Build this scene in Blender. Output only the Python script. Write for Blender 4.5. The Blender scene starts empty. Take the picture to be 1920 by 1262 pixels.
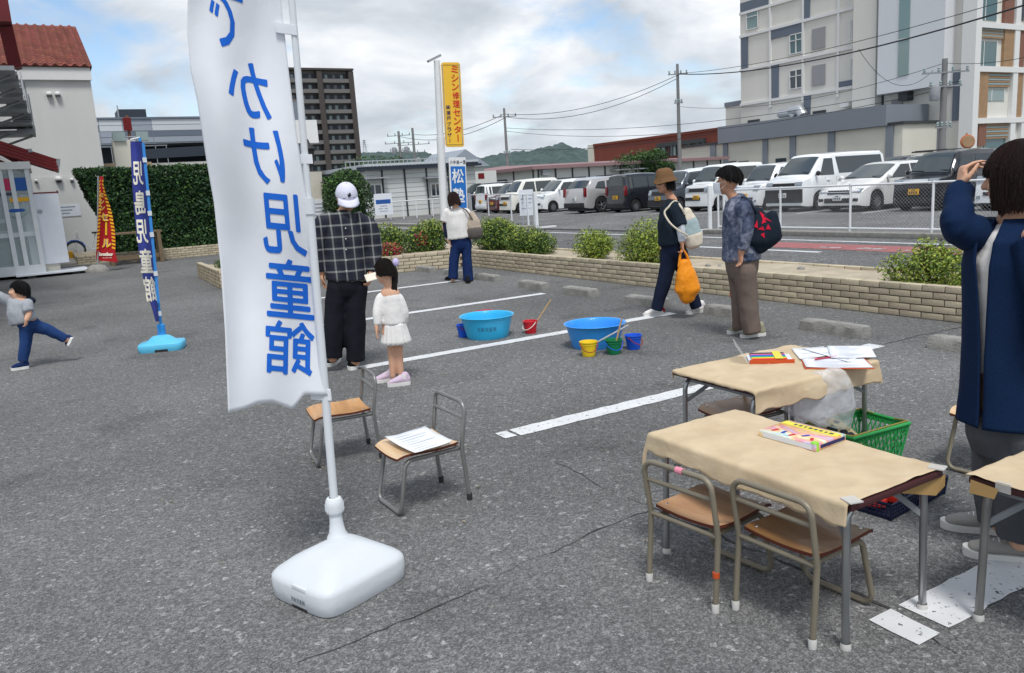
import bpy, bmesh, math, random
import numpy as np
from mathutils import Vector as V, Matrix, noise as mnoise
random.seed(7)
S = bpy.context.scene
COL = S.collection
PI = math.pi
rad = math.radians
# ------------------------------------------------------------------ camera
CAM_H, FPX = 1.5, 1480.0
def cam_axes(pitch, roll, yaw):
    p, r, y = rad(pitch), rad(roll), rad(yaw)
    f = V((math.sin(y)*math.cos(p), math.cos(y)*math.cos(p), -math.sin(p)))
    right = V((math.cos(y), -math.sin(y), 0)); up = right.cross(f)
    return math.cos(r)*right-math.sin(r)*up, math.cos(r)*up+math.sin(r)*right, -f
CX, CY, CZ = cam_axes(10.72, 3.73, 29.67)
cam = bpy.data.cameras.new('camera'); camo = bpy.data.objects.new('camera', cam); COL.objects.link(camo)
cam.sensor_fit = 'HORIZONTAL'; cam.sensor_width = 36; cam.lens = FPX/1920*36; cam.clip_end = 9000; cam.clip_start = .05
mw = Matrix((CX, CY, CZ)).transposed().to_4x4(); mw.translation = (0, 0, CAM_H); camo.matrix_world = mw
S.camera = camo
# ------------------------------------------------------------------ sky and sun
SUN_EL, SUN_AZ = rad(62), rad(200)          # azimuth clockwise from +Y
wd = bpy.data.worlds.new('World'); S.world = wd; wd.use_nodes = True
def build_world():
    nt = wd.node_tree; nt.nodes.clear(); N = nt.nodes.new; L = nt.links.new
    out = N('ShaderNodeOutputWorld'); mix = N('ShaderNodeMixShader'); b1 = N('ShaderNodeBackground'); b2 = N('ShaderNodeBackground')
    sky = N('ShaderNodeTexSky'); sky.sky_type = 'NISHITA'; sky.sun_disc = False; sky.sun_elevation = SUN_EL; sky.sun_rotation = SUN_AZ
    sky.dust_density = .4; sky.ozone_density = 2
    L(sky.outputs[0], b1.inputs[0]); b1.inputs[1].default_value = .12
    tc = N('ShaderNodeTexCoord'); sp = N('ShaderNodeSeparateXYZ'); L(tc.outputs['Generated'], sp.inputs[0])
    def mth(op, a, b=None):
        m = N('ShaderNodeMath'); m.operation = op
        for i, q in enumerate((a, b)):
            if q is None: continue
            if isinstance(q, (int, float)): m.inputs[i].default_value = q
            else: L(q, m.inputs[i])
        return m.outputs[0]
    z = mth('ADD', mth('MAXIMUM', sp.outputs[2], 0.0), .34)
    cb = N('ShaderNodeCombineXYZ'); L(mth('DIVIDE', sp.outputs[0], z), cb.inputs[0]); L(mth('DIVIDE', sp.outputs[1], z), cb.inputs[1])
    def nz(scale, det, dist, off):
        mp = N('ShaderNodeMapping'); mp.inputs[1].default_value = off; mp.inputs[3].default_value = (1, 1, 1); mp.inputs[2].default_value = (0, 0, .5)
        L(cb.outputs[0], mp.inputs[0]); n = N('ShaderNodeTexNoise'); n.inputs['Scale'].default_value = scale; n.inputs['Detail'].default_value = det
        n.inputs['Roughness'].default_value = .52; n.inputs['Distortion'].default_value = dist; L(mp.outputs[0], n.inputs[0]); return n.outputs[0]
    def ramp(f, *st):
        r = N('ShaderNodeValToRGB'); L(f, r.inputs[0]); e = r.color_ramp.elements
        while len(e) < len(st): e.new(.5)
        for k, (p, c) in enumerate(st):
            e[k].position = p; e[k].color = (*(c if isinstance(c, tuple) else (c,)*3), 1)
        return r.outputs[0]
    cov = ramp(nz(1.9, 9, .3, (3.1, 1.7, 0)), (.36, 0.), (.47, 1.))
    shade = ramp(nz(3.0, 10, .35, (7.3, 4.2, 2)), (.28, (.44, .49, .56)), (.42, (.58, .63, .69)), (.54, (.74, .78, .83)), (.68, (.98, 1.0, 1.03)))
    L(shade, b2.inputs[0]); b2.inputs[1].default_value = .80
    L(cov, mix.inputs[0]); L(b1.outputs[0], mix.inputs[1]); L(b2.outputs[0], mix.inputs[2]); L(mix.outputs[0], out.inputs[0])
build_world()
sun = bpy.data.lights.new('sun', 'SUN'); sun.energy = 1.9; sun.angle = rad(16); sun.color = (1, .98, .95)
suno = bpy.data.objects.new('sun', sun); COL.objects.link(suno)
sd = V((math.sin(SUN_AZ)*math.cos(SUN_EL), math.cos(SUN_AZ)*math.cos(SUN_EL), math.sin(SUN_EL)))
suno.rotation_euler = sd.to_track_quat('Z', 'Y').to_euler(); suno.location = sd*50
S.view_settings.view_transform = 'Standard'; S.view_settings.look = 'None'; S.view_settings.gamma = 1
S.view_settings.exposure = 0.45; S.view_settings.use_curve_mapping = False
# ------------------------------------------------------------------ measuring helpers (photo pixel -> place in the world)
def ray(px, py):
    return CX*((px-960)/FPX)-CY*((py-631)/FPX)-CZ
def gp(px, py, z=0.0):
    d = ray(px, py); t = (z-CAM_H)/d.z; return V((d.x*t, d.y*t, z))
def spot(px, py, r):
    "point seen at a pixel, r metres away across the ground"
    d = ray(px, py); t = r/math.hypot(d.x, d.y); return V((d.x*t, d.y*t, CAM_H+d.z*t))
# ------------------------------------------------------------------ materials
MATS = {}
def newmat(name):
    m = bpy.data.materials.new(name); m.use_nodes = True; MATS[name] = m
    nt = m.node_tree; return m, nt, nt.nodes.new, nt.links.new, nt.nodes['Principled BSDF']
def srgb(*c):
    return tuple(((x/255)/12.92 if x/255 <= .04045 else ((x/255+.055)/1.055)**2.4) for x in c)
def M(name, col=None, rough=.6, metal=0., var=.12, scale=6., bump=.0, bscale=60., spec=.28, trans=0., alpha=1., objvar=0., islvar=0., det=4., stretch=None, emis=0., coat=0., sss=0.):
    if name in MATS: return MATS[name]
    m, nt, N, L, P = newmat(name)
    P.inputs['Roughness'].default_value = rough; P.inputs['Metallic'].default_value = metal
    P.inputs['Specular IOR Level'].default_value = spec; P.inputs['Transmission Weight'].default_value = trans; P.inputs['Alpha'].default_value = alpha
    P.inputs['Coat Weight'].default_value = coat
    if sss: P.inputs['Subsurface Weight'].default_value = sss; P.inputs['Subsurface Scale'].default_value = .01
    tc = N('ShaderNodeTexCoord'); vec = tc.outputs['Object']
    if stretch:
        mp = N('ShaderNodeMapping'); mp.inputs[3].default_value = stretch; L(vec, mp.inputs[0]); vec = mp.outputs[0]
    n = N('ShaderNodeTexNoise'); n.inputs['Scale'].default_value = scale; n.inputs['Detail'].default_value = det; L(vec, n.inputs[0])
    mx = N('ShaderNodeMix'); mx.data_type = 'RGBA'; L(n.outputs[0], mx.inputs[0])
    mx.inputs[6].default_value = (*[max(0, c*(1-var*1.6)) for c in col], 1); mx.inputs[7].default_value = (*[min(1, c*(1+var*1.6)) for c in col], 1)
    c = mx.outputs[2]
    if objvar or islvar:
        if objvar: oi = N('ShaderNodeObjectInfo'); rnd = oi.outputs['Random']
        else: oi = N('ShaderNodeNewGeometry'); rnd = oi.outputs['Random Per Island']
        a = objvar or islvar
        hs = N('ShaderNodeHueSaturation'); mr = N('ShaderNodeMapRange'); mr.inputs[3].default_value = 1-a; mr.inputs[4].default_value = 1+a
        L(rnd, mr.inputs[0]); L(mr.outputs[0], hs.inputs['Value']); L(c, hs.inputs['Color']); c = hs.outputs[0]
        wn = N('ShaderNodeTexWhiteNoise'); wn.noise_dimensions = '1D'; L(rnd, wn.inputs['W'])
        m2 = N('ShaderNodeMapRange'); m2.inputs[3].default_value = .5-.05*a; m2.inputs[4].default_value = .5+.05*a; L(wn.outputs[0], m2.inputs[0]); L(m2.outputs[0], hs.inputs['Hue'])
    L(c, P.inputs['Base Color'])
    if emis: L(c, P.inputs['Emission Color']); P.inputs['Emission Strength'].default_value = emis
    if bump:
        b = N('ShaderNodeBump'); b.inputs['Strength'].default_value = min(1, bump); b.inputs['Distance'].default_value = .02*max(1, bump)/max(1, bscale/60)
        n2 = N('ShaderNodeTexNoise'); n2.inputs['Scale'].default_value = bscale; n2.inputs['Detail'].default_value = 5; L(vec, n2.inputs[0]); L(n2.outputs[0], b.inputs['Height']); L(b.outputs[0], P.inputs['Normal'])
    return m
def asphalt(name, base, stones, scale, dark=.55):
    m, nt, N, L, P = newmat(name)
    tc = N('ShaderNodeTexCoord'); P.inputs['Roughness'].default_value = .88; P.inputs['Specular IOR Level'].default_value = .12
    v = N('ShaderNodeTexVoronoi'); v.inputs['Scale'].default_value = scale; L(tc.outputs['Object'], v.inputs[0])
    v2 = N('ShaderNodeTexVoronoi'); v2.inputs['Scale'].default_value = scale*.4; L(tc.outputs['Object'], v2.inputs[0])
    def rmp(o, *st):
        sp = N('ShaderNodeSeparateColor'); L(o, sp.inputs[0]); r = N('ShaderNodeValToRGB'); L(sp.outputs[0], r.inputs[0]); e = r.color_ramp.elements
        while len(e) < len(st): e.new(.5)
        for k, (p, c) in enumerate(st): e[k].position = p; e[k].color = (c*1.0, c, c*.995, 1)
        return r.outputs[0]
    r1 = rmp(v.outputs['Color'], (0., base*dark), (.45, base*.85), (.8, base*1.35), (.93, stones*.7), (1., stones))
    r2 = rmp(v2.outputs['Color'], (0., .82), (.5, 1.), (.93, 1.1), (.97, 1.5), (1., 1.9))
    big = N('ShaderNodeTexNoise'); big.inputs['Scale'].default_value = .42; big.inputs['Detail'].default_value = 6; L(tc.outputs['Object'], big.inputs[0])
    mr = N('ShaderNodeMapRange'); mr.inputs[1].default_value = .3; mr.inputs[2].default_value = .7; mr.inputs[3].default_value = .78; mr.inputs[4].default_value = 1.2; L(big.outputs[0], mr.inputs[0])
    def mul(a, b):
        x = N('ShaderNodeMix'); x.data_type = 'RGBA'; x.blend_type = 'MULTIPLY'; x.inputs[0].default_value = 1; x.clamp_result = False; L(a, x.inputs[6]); L(b, x.inputs[7]); return x.outputs[2]
    gr = N('ShaderNodeTexNoise'); gr.inputs['Scale'].default_value = scale*1.6; gr.inputs['Detail'].default_value = 3; L(tc.outputs['Object'], gr.inputs[0])
    mg = N('ShaderNodeMapRange'); mg.inputs[1].default_value = .3; mg.inputs[2].default_value = .7; mg.inputs[3].default_value = .62; mg.inputs[4].default_value = 1.4; L(gr.outputs[0], mg.inputs[0])
    st = N('ShaderNodeTexNoise'); st.inputs['Scale'].default_value = 1.3; st.inputs['Detail'].default_value = 8; st.inputs['Distortion'].default_value = .5; L(tc.outputs['Object'], st.inputs[0])
    ms = N('ShaderNodeMapRange'); ms.interpolation_type = 'SMOOTHSTEP'; ms.inputs[1].default_value = .56; ms.inputs[2].default_value = .72; ms.inputs[3].default_value = 1.; ms.inputs[4].default_value = .74; L(st.outputs[0], ms.inputs[0])
    L(mul(mul(mul(mul(r1, r2), mr.outputs[0]), mg.outputs[0]), ms.outputs[0]), P.inputs['Base Color'])
    b = N('ShaderNodeBump'); b.inputs['Strength'].default_value = .55; b.inputs['Distance'].default_value = .006; L(v.outputs['Distance'], b.inputs['Height']); L(b.outputs[0], P.inputs['Normal'])
    return m
def wornpaint(name, col, wear=.42, scale=34, soft=.05):
    "road paint: chips and cracks let the asphalt through"
    m, nt, N, L, P = newmat(name); P.inputs['Roughness'].default_value = .7
    tc = N('ShaderNodeTexCoord'); n = N('ShaderNodeTexNoise'); n.inputs['Scale'].default_value = scale; n.inputs['Detail'].default_value = 8; n.inputs['Roughness'].default_value = .7; L(tc.outputs['Object'], n.inputs[0])
    r = N('ShaderNodeValToRGB'); L(n.outputs[0], r.inputs[0]); e = r.color_ramp.elements
    e[0].position = wear-soft; e[0].color = (.09, .09, .092, 1); e[1].position = wear; e[1].color = (*col, 1)
    n2 = N('ShaderNodeTexNoise'); n2.inputs['Scale'].default_value = 6; n2.inputs['Detail'].default_value = 6; L(tc.outputs['Object'], n2.inputs[0])
    x = N('ShaderNodeMix'); x.data_type = 'RGBA'; x.blend_type = 'MULTIPLY'; x.inputs[0].default_value = .3; L(r.outputs[0], x.inputs[6]); L(n2.outputs[0], x.inputs[7]); L(x.outputs[2], P.inputs['Base Color'])
    b = N('ShaderNodeBump'); b.inputs['Strength'].default_value = .4; b.inputs['Distance'].default_value = .004; L(n.outputs[0], b.inputs['Height']); L(b.outputs[0], P.inputs['Normal'])
    return m
def glass(name, tint, rough=.05, alpha=.0):
    m, nt, N, L, P = newmat(name)
    P.inputs['Base Color'].default_value = (*tint, 1); P.inputs['Roughness'].default_value = rough; P.inputs['Specular IOR Level'].default_value = .8
    if alpha: P.inputs['Alpha'].default_value = alpha
    n = N('ShaderNodeTexNoise'); n.inputs['Scale'].default_value = .8; tc = N('ShaderNodeTexCoord'); L(tc.outputs['Object'], n.inputs[0])
    b = N('ShaderNodeBump'); b.inputs['Strength'].default_value = .05; L(n.outputs[0], b.inputs['Height']); L(b.outputs[0], P.inputs['Normal'])
    return m
# ------------------------------------------------------------------ mesh collector
class MB:
    def __init__(s): s.v = []; s.f = []
    def add(s, vs, fs):
        o = len(s.v); s.v += [tuple(p) for p in vs]; s.f += [tuple(i+o for i in f) for f in fs]; return s
    def box(s, c, d, rz=0., rot=None, taper=1.):
        x, y, z = d[0]/2, d[1]/2, d[2]/2; R = rot or Matrix.Rotation(rz, 3, 'Z'); c = V(c)
        vs = [c+R @ V((sx*x*(taper if sz > 0 else 1), sy*y*(taper if sz > 0 else 1), sz*z)) for sz in (-1, 1) for sx, sy in ((-1, -1), (1, -1), (1, 1), (-1, 1))]
        return s.add(vs, [(3, 2, 1, 0), (4, 5, 6, 7), (0, 1, 5, 4), (1, 2, 6, 5), (2, 3, 7, 6), (3, 0, 4, 7)])
    def bb(s, x0, x1, y0, y1, z0, z1): return s.box(((x0+x1)/2, (y0+y1)/2, (z0+z1)/2), (abs(x1-x0), abs(y1-y0), abs(z1-z0)))
    def prism(s, poly, a, b, axis='z'):
        n = len(poly)
        def mk(p, t): return {'z': (p[0], p[1], t), 'y': (p[0], t, p[1]), 'x': (t, p[0], p[1])}[axis]
        return s.add([mk(p, a) for p in poly]+[mk(p, b) for p in poly], [tuple(range(n))[::-1], tuple(range(n, 2*n))]+[(i, (i+1) % n, (i+1) % n+n, i+n) for i in range(n)])
    def tube(s, pts, r, n=8, closed=False, cap=True):
        pts = [V(p) for p in pts]; k = len(pts); rs = r if isinstance(r, (list, tuple)) else [r]*k
        up = None; vs = []
        for i, p in enumerate(pts):
            a = pts[(i-1) % k] if closed or i > 0 else p; b = pts[(i+1) % k] if closed or i < k-1 else p
            t = (b-a).normalized()
            if up is None: up = t.orthogonal().normalized()
            else:
                up = up-t*up.dot(t); up = up.normalized() if up.length > 1e-6 else t.orthogonal().normalized()
            w = t.cross(up)
            vs += [p+(up*math.cos(2*PI*j/n)+w*math.sin(2*PI*j/n))*rs[i] for j in range(n)]
        fs = []
        for i in range(k if closed else k-1):
            for j in range(n):
                a, b = i*n+j, i*n+(j+1) % n; c, d = ((i+1) % k)*n+(j+1) % n, ((i+1) % k)*n+j; fs.append((a, b, c, d))
        if cap and not closed: fs += [tuple(range(n))[::-1], tuple(range((k-1)*n, k*n))]
        return s.add(vs, fs)
    def lathe(s, prof, n=24, c=(0, 0, 0), sx=1., sy=1., capb=True, capt=False):
        vs = []
        for r, z in prof: vs += [(c[0]+r*sx*math.cos(2*PI*j/n), c[1]+r*sy*math.sin(2*PI*j/n), c[2]+z) for j in range(n)]
        k = len(prof); fs = [(i*n+j, i*n+(j+1) % n, (i+1)*n+(j+1) % n, (i+1)*n+j) for i in range(k-1) for j in range(n)]
        if capb: fs.append(tuple(range(n))[::-1])
        if capt: fs.append(tuple(range((k-1)*n, k*n)))
        return s.add(vs, fs)
    def grid(s, fn, nu, nv):
        vs = [fn(i/nu, j/nv) for j in range(nv+1) for i in range(nu+1)]
        return s.add(vs, [(j*(nu+1)+i, j*(nu+1)+i+1, (j+1)*(nu+1)+i+1, (j+1)*(nu+1)+i) for j in range(nv) for i in range(nu)])
    def ell(s, c, r, nu=16, nv=10, R=None):
        c = V(c); vs = []; R = R or Matrix.Identity(3)
        for j in range(nv+1):
            t = PI*j/nv
            for i in range(nu):
                a = 2*PI*i/nu; vs.append(c+R @ V((r[0]*math.sin(t)*math.cos(a), r[1]*math.sin(t)*math.sin(a), -r[2]*math.cos(t))))
        return s.add(vs, [(j*nu+i, j*nu+(i+1) % nu, (j+1)*nu+(i+1) % nu, (j+1)*nu+i) for j in range(nv) for i in range(nu)])
    def chain(s, pts, rads, right=(1, 0, 0), n=14, sub=4, capk=1., cap1=None):
        "closed limb: smooth spine, elliptical sections (side, front), round ends"
        P = [V(p) for p in pts]; Rr = [(r, r) if not isinstance(r, (tuple, list)) else r for r in rads]; right = V(right)
        Q = []; K = len(P)
        for i in range(K-1):
            p0 = P[max(i-1, 0)]; p1 = P[i]; p2 = P[i+1]; p3 = P[min(i+2, K-1)]
            for q in range(sub):
                t = q/sub; t2 = t*t; t3 = t2*t
                c = .5*((2*p1)+(p2-p0)*t+(2*p0-5*p1+4*p2-p3)*t2+(3*p1-p0-3*p2+p3)*t3)
                u = t*t*(3-2*t); a = tuple(Rr[i][k]*(1-u)+Rr[i+1][k]*u for k in (0, 1)); Q.append((c, a))
        Q.append((P[-1], Rr[-1]))
        t0 = (Q[0][0]-Q[1][0]).normalized(); t1 = (Q[-1][0]-Q[-2][0]).normalized()
        h0 = min(Q[0][1])*capk; h1 = min(Q[-1][1])*(capk if cap1 is None else cap1); a0 = Q[0]; a1 = Q[-1]
        head = [(a0[0]+t0*h0*math.sin(a), (a0[1][0]*math.cos(a), a0[1][1]*math.cos(a))) for a in (1.45, 1.0, .5)]
        tail = [(a1[0]+t1*h1*math.sin(a), (a1[1][0]*math.cos(a), a1[1][1]*math.cos(a))) for a in (.5, 1.0, 1.45)]
        Q = head+Q+tail; vs = []
        for i, (c, a) in enumerate(Q):
            t = (Q[min(i+1, len(Q)-1)][0]-Q[max(i-1, 0)][0]).normalized()
            x = right-t*right.dot(t); x = x.normalized() if x.length > 1e-4 else t.orthogonal().normalized(); y = t.cross(x)
            vs += [c+x*a[0]*math.cos(2*PI*j/n)+y*a[1]*math.sin(2*PI*j/n) for j in range(n)]
        k = len(Q); fs = [(i*n+j, i*n+(j+1) % n, (i+1)*n+(j+1) % n, (i+1)*n+j) for i in range(k-1) for j in range(n)]
        fs += [tuple(range(n))[::-1], tuple(range((k-1)*n, k*n))]
        return s.add(vs, fs)
    def off(s, d): d = V(d); s.v = [tuple(V(p)-d) for p in s.v]; return s
    def mesh(s, name, mat=None, smooth=None):
        m = bpy.data.meshes.new(name); m.from_pydata(s.v, [], s.f); m.validate()
        if mat: m.materials.append(mat)
        if smooth is not None: shade(m, smooth)
        return m
    def build(s, name, mat=None, parent=None, loc=None, rz=0., smooth=None, bevel=0.):
        m = s.mesh(name, mat)
        if bevel:
            bm = bmesh.new(); bm.from_mesh(m); bmesh.ops.bevel(bm, geom=[e for e in bm.edges if len(e.link_faces) == 2 and e.calc_face_angle(0) > .6], offset=bevel, segments=2, profile=.6, affect='EDGES'); bm.to_mesh(m); bm.free()
            smooth = 40 if smooth is None else smooth
        if smooth is not None: shade(m, smooth)
        return link(name, m, parent, loc, rz)
def shade(m, ang):
    bm = bmesh.new(); bm.from_mesh(m); bmesh.ops.recalc_face_normals(bm, faces=bm.faces)
    for f in bm.faces: f.smooth = True
    for e in bm.edges:
        if len(e.link_faces) == 2 and e.calc_face_angle(0) > rad(ang): e.smooth = False
    bm.to_mesh(m); bm.free()
def link(name, m, parent=None, loc=None, rz=0.):
    o = bpy.data.objects.new(name, m); COL.objects.link(o); o.parent = parent
    if loc is not None: o.location = loc
    if rz: o.rotation_euler.z = rz
    return o
def thing(name, label, cat, loc=(0, 0, 0), rz=0., group=None):
    o = bpy.data.objects.new(name, None); COL.objects.link(o); o.location = loc; o.rotation_euler.z = rz; o.empty_display_size = .2
    return tag(o, label, cat, group)
def tag(o, label=None, cat=None, group=None, kind=None):
    for k, q in (('label', label), ('category', cat), ('group', group), ('kind', kind)):
        if q: o[k] = q
    return o
def copy_tree(o, parent=None):
    c = o.copy(); COL.objects.link(c); c.parent = parent
    for ch in KIDS.get(o.name, []) or [k for k in bpy.data.objects if k.parent == o]: copy_tree(ch, c)
    return c
KIDS = {}
def struct(o): o['kind'] = 'structure'; return o
TMP = bpy.data.scenes.new('workshop')                    # scratch scene, removed at the end: keeps evaluation quick
def evaluate(o):
    vl = TMP.view_layers[0]; vl.update(); dg = vl.depsgraph
    return bpy.data.meshes.new_from_object(o.evaluated_get(dg))
def remesh(mb, voxel, smooth=2, wr=0., wscale=9., seed=0., fac=.5):
    "union of closed shapes as one continuous skin"
    m = mb.mesh('tmp'); o = bpy.data.objects.new('tmp', m); TMP.collection.objects.link(o)
    md = o.modifiers.new('r', 'REMESH'); md.mode = 'VOXEL'; md.voxel_size = voxel; md.use_smooth_shade = True
    if smooth: sm = o.modifiers.new('s', 'SMOOTH'); sm.iterations = smooth; sm.factor = fac
    r = evaluate(o)
    bpy.data.objects.remove(o); bpy.data.meshes.remove(m)
    if wr:
        n = len(r.vertices); co = np.empty(n*3, 'f'); no = np.empty(n*3, 'f'); r.vertices.foreach_get('co', co); r.vertices.foreach_get('normal', no); ns = mnoise.noise
        d = np.array([ns(V((a*wscale+seed, b*wscale, c*wscale*.45)))+.5*ns(V((a*wscale*2.3, b*wscale*2.3+seed, c*wscale*1.2))) for a, b, c in co.reshape(-1, 3).tolist()], 'f')
        co += no*np.repeat(d*wr, 3); r.vertices.foreach_set('co', co); r.update()
    r.polygons.foreach_set('use_smooth', np.ones(len(r.polygons), bool))
    return r
# ------------------------------------------------------------------ lettering
GC = {}
def glyph(ch, bold=.0):
    k = (ch, bold)
    if k in GC: return GC[k]
    c = bpy.data.curves.new('g', 'FONT'); c.body = ch; c.offset = bold or .002; c.resolution_u = 3; o = bpy.data.objects.new('g', c); TMP.collection.objects.link(o); m = evaluate(o)
    bpy.data.objects.remove(o); bpy.data.curves.remove(c)
    vs = [(p.co.x, p.co.y) for p in m.vertices]; fs = [tuple(p.vertices) for p in m.polygons]; bpy.data.meshes.remove(m)
    if not vs: return [], []
    x0, x1 = min(p[0] for p in vs), max(p[0] for p in vs); y0, y1 = min(p[1] for p in vs), max(p[1] for p in vs)
    w, h = max(x1-x0, 1e-6), max(y1-y0, 1e-6)
    GC[k] = ([((p[0]-x0)/w-.5, (p[1]-y0)/h-.5) for p in vs], fs); return GC[k]
def letters(name, items, fn, mat, parent=None, bold=.0, maxlen=0., mirror=False, loc=None):
    "items: (text, cx, cy, w, h[, turned]); fn maps flat (x, y) to the surface"
    bm = bmesh.new(); bb = bold if bold > 0 else 0
    sh = [(0, 0)] if not bb else [(0, 0), (bb, 0), (-bb, 0), (0, bb), (0, -bb)]
    for li, (ox, oy) in enumerate(sh):
      for it in items:
        ch, cx, cy, w, h = it[:5]; vs, fs = glyph(ch, min(bold, 0)); q = []; kk = 1-2*bb
        for x, y in vs:
            x, y = x*kk, y*kk
            if len(it) > 5 and it[5]: x, y = -y, x
            if mirror: x = -x
            q.append(bm.verts.new((cx+(x+ox)*w, cy+(y+oy)*h, li)))
        for f in fs:
            try: bm.faces.new([q[i] for i in f])
            except ValueError: pass
    if maxlen:
        bmesh.ops.triangulate(bm, faces=bm.faces)
        for _ in range(4):
            es = [e for e in bm.edges if e.calc_length() > maxlen]
            if not es: break
            bmesh.ops.subdivide_edges(bm, edges=es, cuts=1); bmesh.ops.triangulate(bm, faces=[f for f in bm.faces if len(f.verts) > 3])
    for p in bm.verts: p.co = V(fn(p.co.x, p.co.y))+CZ*(p.co.z*.0003)
    m = bpy.data.meshes.new(name); bm.to_mesh(m); bm.free(); m.materials.append(mat)
    return link(name, m, parent, loc)
# ------------------------------------------------------------------ common materials
asphalt('asphalt', .158, .27, 140, .68); asphalt('road_asphalt', .135, .28, 60, .8); asphalt('lot_asphalt', .15, .3, 45, .85)
wornpaint('line_paint', (.78, .79, .80), .405, 38, .03); wornpaint('road_paint', (.72, .74, .76), .40, 8); wornpaint('red_paint', (.40, .13, .13), .46, 6, .14); wornpaint('faint_paint', (.55, .5, .5), .52, 6, .1)
M('crack', (.045, .045, .046), .95, var=.3, scale=40); M('concrete', srgb(146, 144, 139), .9, var=.28, scale=9, bump=.7, bscale=70)
M('brick', srgb(188, 176, 152), .8, var=.10, scale=14, objvar=.16, bump=.35, bscale=60); M('mortar', srgb(92, 84, 72), .95, var=.2, scale=30)
M('soil', srgb(176, 164, 144), .95, var=.3, scale=3.5, bump=1., bscale=16, det=9); M('white_metal', (.74, .76, .78), .45, var=.06, scale=3); M('galv', (.36, .38, .40), .55, .3, var=.12)
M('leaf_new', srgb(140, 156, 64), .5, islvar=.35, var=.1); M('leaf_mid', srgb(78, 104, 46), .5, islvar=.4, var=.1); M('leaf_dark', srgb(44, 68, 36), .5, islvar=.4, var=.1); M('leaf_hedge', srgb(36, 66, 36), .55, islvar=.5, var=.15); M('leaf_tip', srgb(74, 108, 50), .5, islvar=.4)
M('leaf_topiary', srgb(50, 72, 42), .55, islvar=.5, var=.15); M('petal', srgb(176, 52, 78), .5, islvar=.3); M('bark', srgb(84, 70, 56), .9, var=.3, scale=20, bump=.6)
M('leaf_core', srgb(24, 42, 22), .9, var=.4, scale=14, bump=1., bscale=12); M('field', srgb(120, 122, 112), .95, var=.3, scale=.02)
# ------------------------------------------------------------------ ground, road, lots
def sheet(name, poly, z, mat):
    return struct(MB().add([(x, y, z) for x, y in poly], [tuple(range(len(poly)))]).build(name, MATS[mat]))
sheet('ground', [(-4000, -4000), (4000, -4000), (4000, 4000), (-4000, 4000)], -.03, 'field')
sheet('parking_lot', [(-40, -25), (8.42, -25), (8.42, 70), (-40, 70)], 0, 'asphalt')
sheet('road', [(8.42, -60), (14.57, -60), (14.57, 160), (8.42, 160)], -.008, 'road_asphalt')
sheet('far_parking_lot', [(15.05, -40), (75, -40), (75, 58), (15.05, 58)], -.004, 'lot_asphalt')
sheet('lot_entrance', [(14.57, 15.3), (15.05, 15.3), (15.05, 24.0), (14.57, 24.0)], -.006, 'road_asphalt')
def strip(name, x0, x1, y0, y1, mat='line_paint', z=.004, jag=.006, step=.06):
    "painted strip with a ragged edge"
    along_x = (x1-x0) > (y1-y0); L = (x1-x0) if along_x else (y1-y0); n = max(2, int(L/step)); mb = MB(); vs = []
    for i in range(n+1):
        t = i/n; j = lambda: random.uniform(-jag, jag)
        if along_x: vs += [(x0+L*t, y0+j(), z), (x0+L*t, y1+j(), z)]
        else: vs += [(x0+j(), y0+L*t, z), (x1+j(), y0+L*t, z)]
    mb.add(vs, [(2*i, 2*i+2, 2*i+3, 2*i+1) for i in range(n)])
    return struct(mb.build(name, MATS[mat]))
for y in (-1.2, 4.10, 6.66, 9.32, 11.98):
    if y == 4.10:
        strip('bay_line', 2.21, 2.29, y-.065, y+.065); strip('bay_line', 2.31, 5.85, y-.075, y+.075)
    else: strip('bay_line', 2.22, 5.87, y-.072, y+.072)
strip('bay_line', 2.17, 2.285, 1.455-.105, 1.455+.075); strip('bay_line', 2.33, 5.87, 1.455-.105, 1.455+.075)
for yy in range(-2, 13):                                   # far bays
    y = 18.43+2.5*yy; strip('far_bay_line', 21.8, 27.2, y-.06, y+.06, 'road_paint', 0.0, .01, .5)
strip('road_edge_line', 13.7, 13.84, -30, 60, 'road_paint', -.004, .01, 1.); strip('road_lane_line', 11.8, 11.95, 9.5, 14.5, 'road_paint', -.004, .01, .6); strip('road_lane_line', 11.8, 11.95, -4., 4.5, 'road_paint', -.004, .01, .6)
strip('road_lane_line', 11.8, 11.95, 19.5, 24.5, 'road_paint', -.004, .01, .6); strip('road_edge_line', 8.75, 8.88, -30, 60, 'road_paint', -.004, .01, 1.)
strip('red_road_patch', 12.35, 13.25, 5.0, 12.2, 'red_paint', -.0045, .03, .3)
for k in range(5): strip('road_letter_mark', 12.55+.02*k, 12.68+.1*(k % 2), 9.6-.8*k, 10.1-.8*k, 'faint_paint', -.0005, .03, .1)
def ribbon(name, px, w, mat='crack', z=.003):
    pts = [gp(*p) for p in px]; mb = MB(); vs = []
    Q = []
    for a, b in zip(pts, pts[1:]):
        n = max(2, int((b-a).length/.05))
        for i in range(n): Q.append(a+(b-a)*(i/n))
    Q.append(pts[-1])
    for i, p in enumerate(Q):
        t = (Q[min(i+1, len(Q)-1)]-Q[max(i-1, 0)]).normalized(); s_ = V((-t.y, t.x, 0)); o = mnoise.noise(p*6)*.03+random.uniform(-.008, .008); ww = w*(.35+random.random())*max(.15, .6+mnoise.noise(p*2.5))
        vs += [tuple(V((p.x, p.y, z))+s_*(o-ww/2)), tuple(V((p.x, p.y, z))+s_*(o+ww/2))]
    mb.add(vs, [(2*i, 2*i+2, 2*i+3, 2*i+1) for i in range(len(Q)-1)]); return struct(mb.build(name, MATS[mat]))
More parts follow.
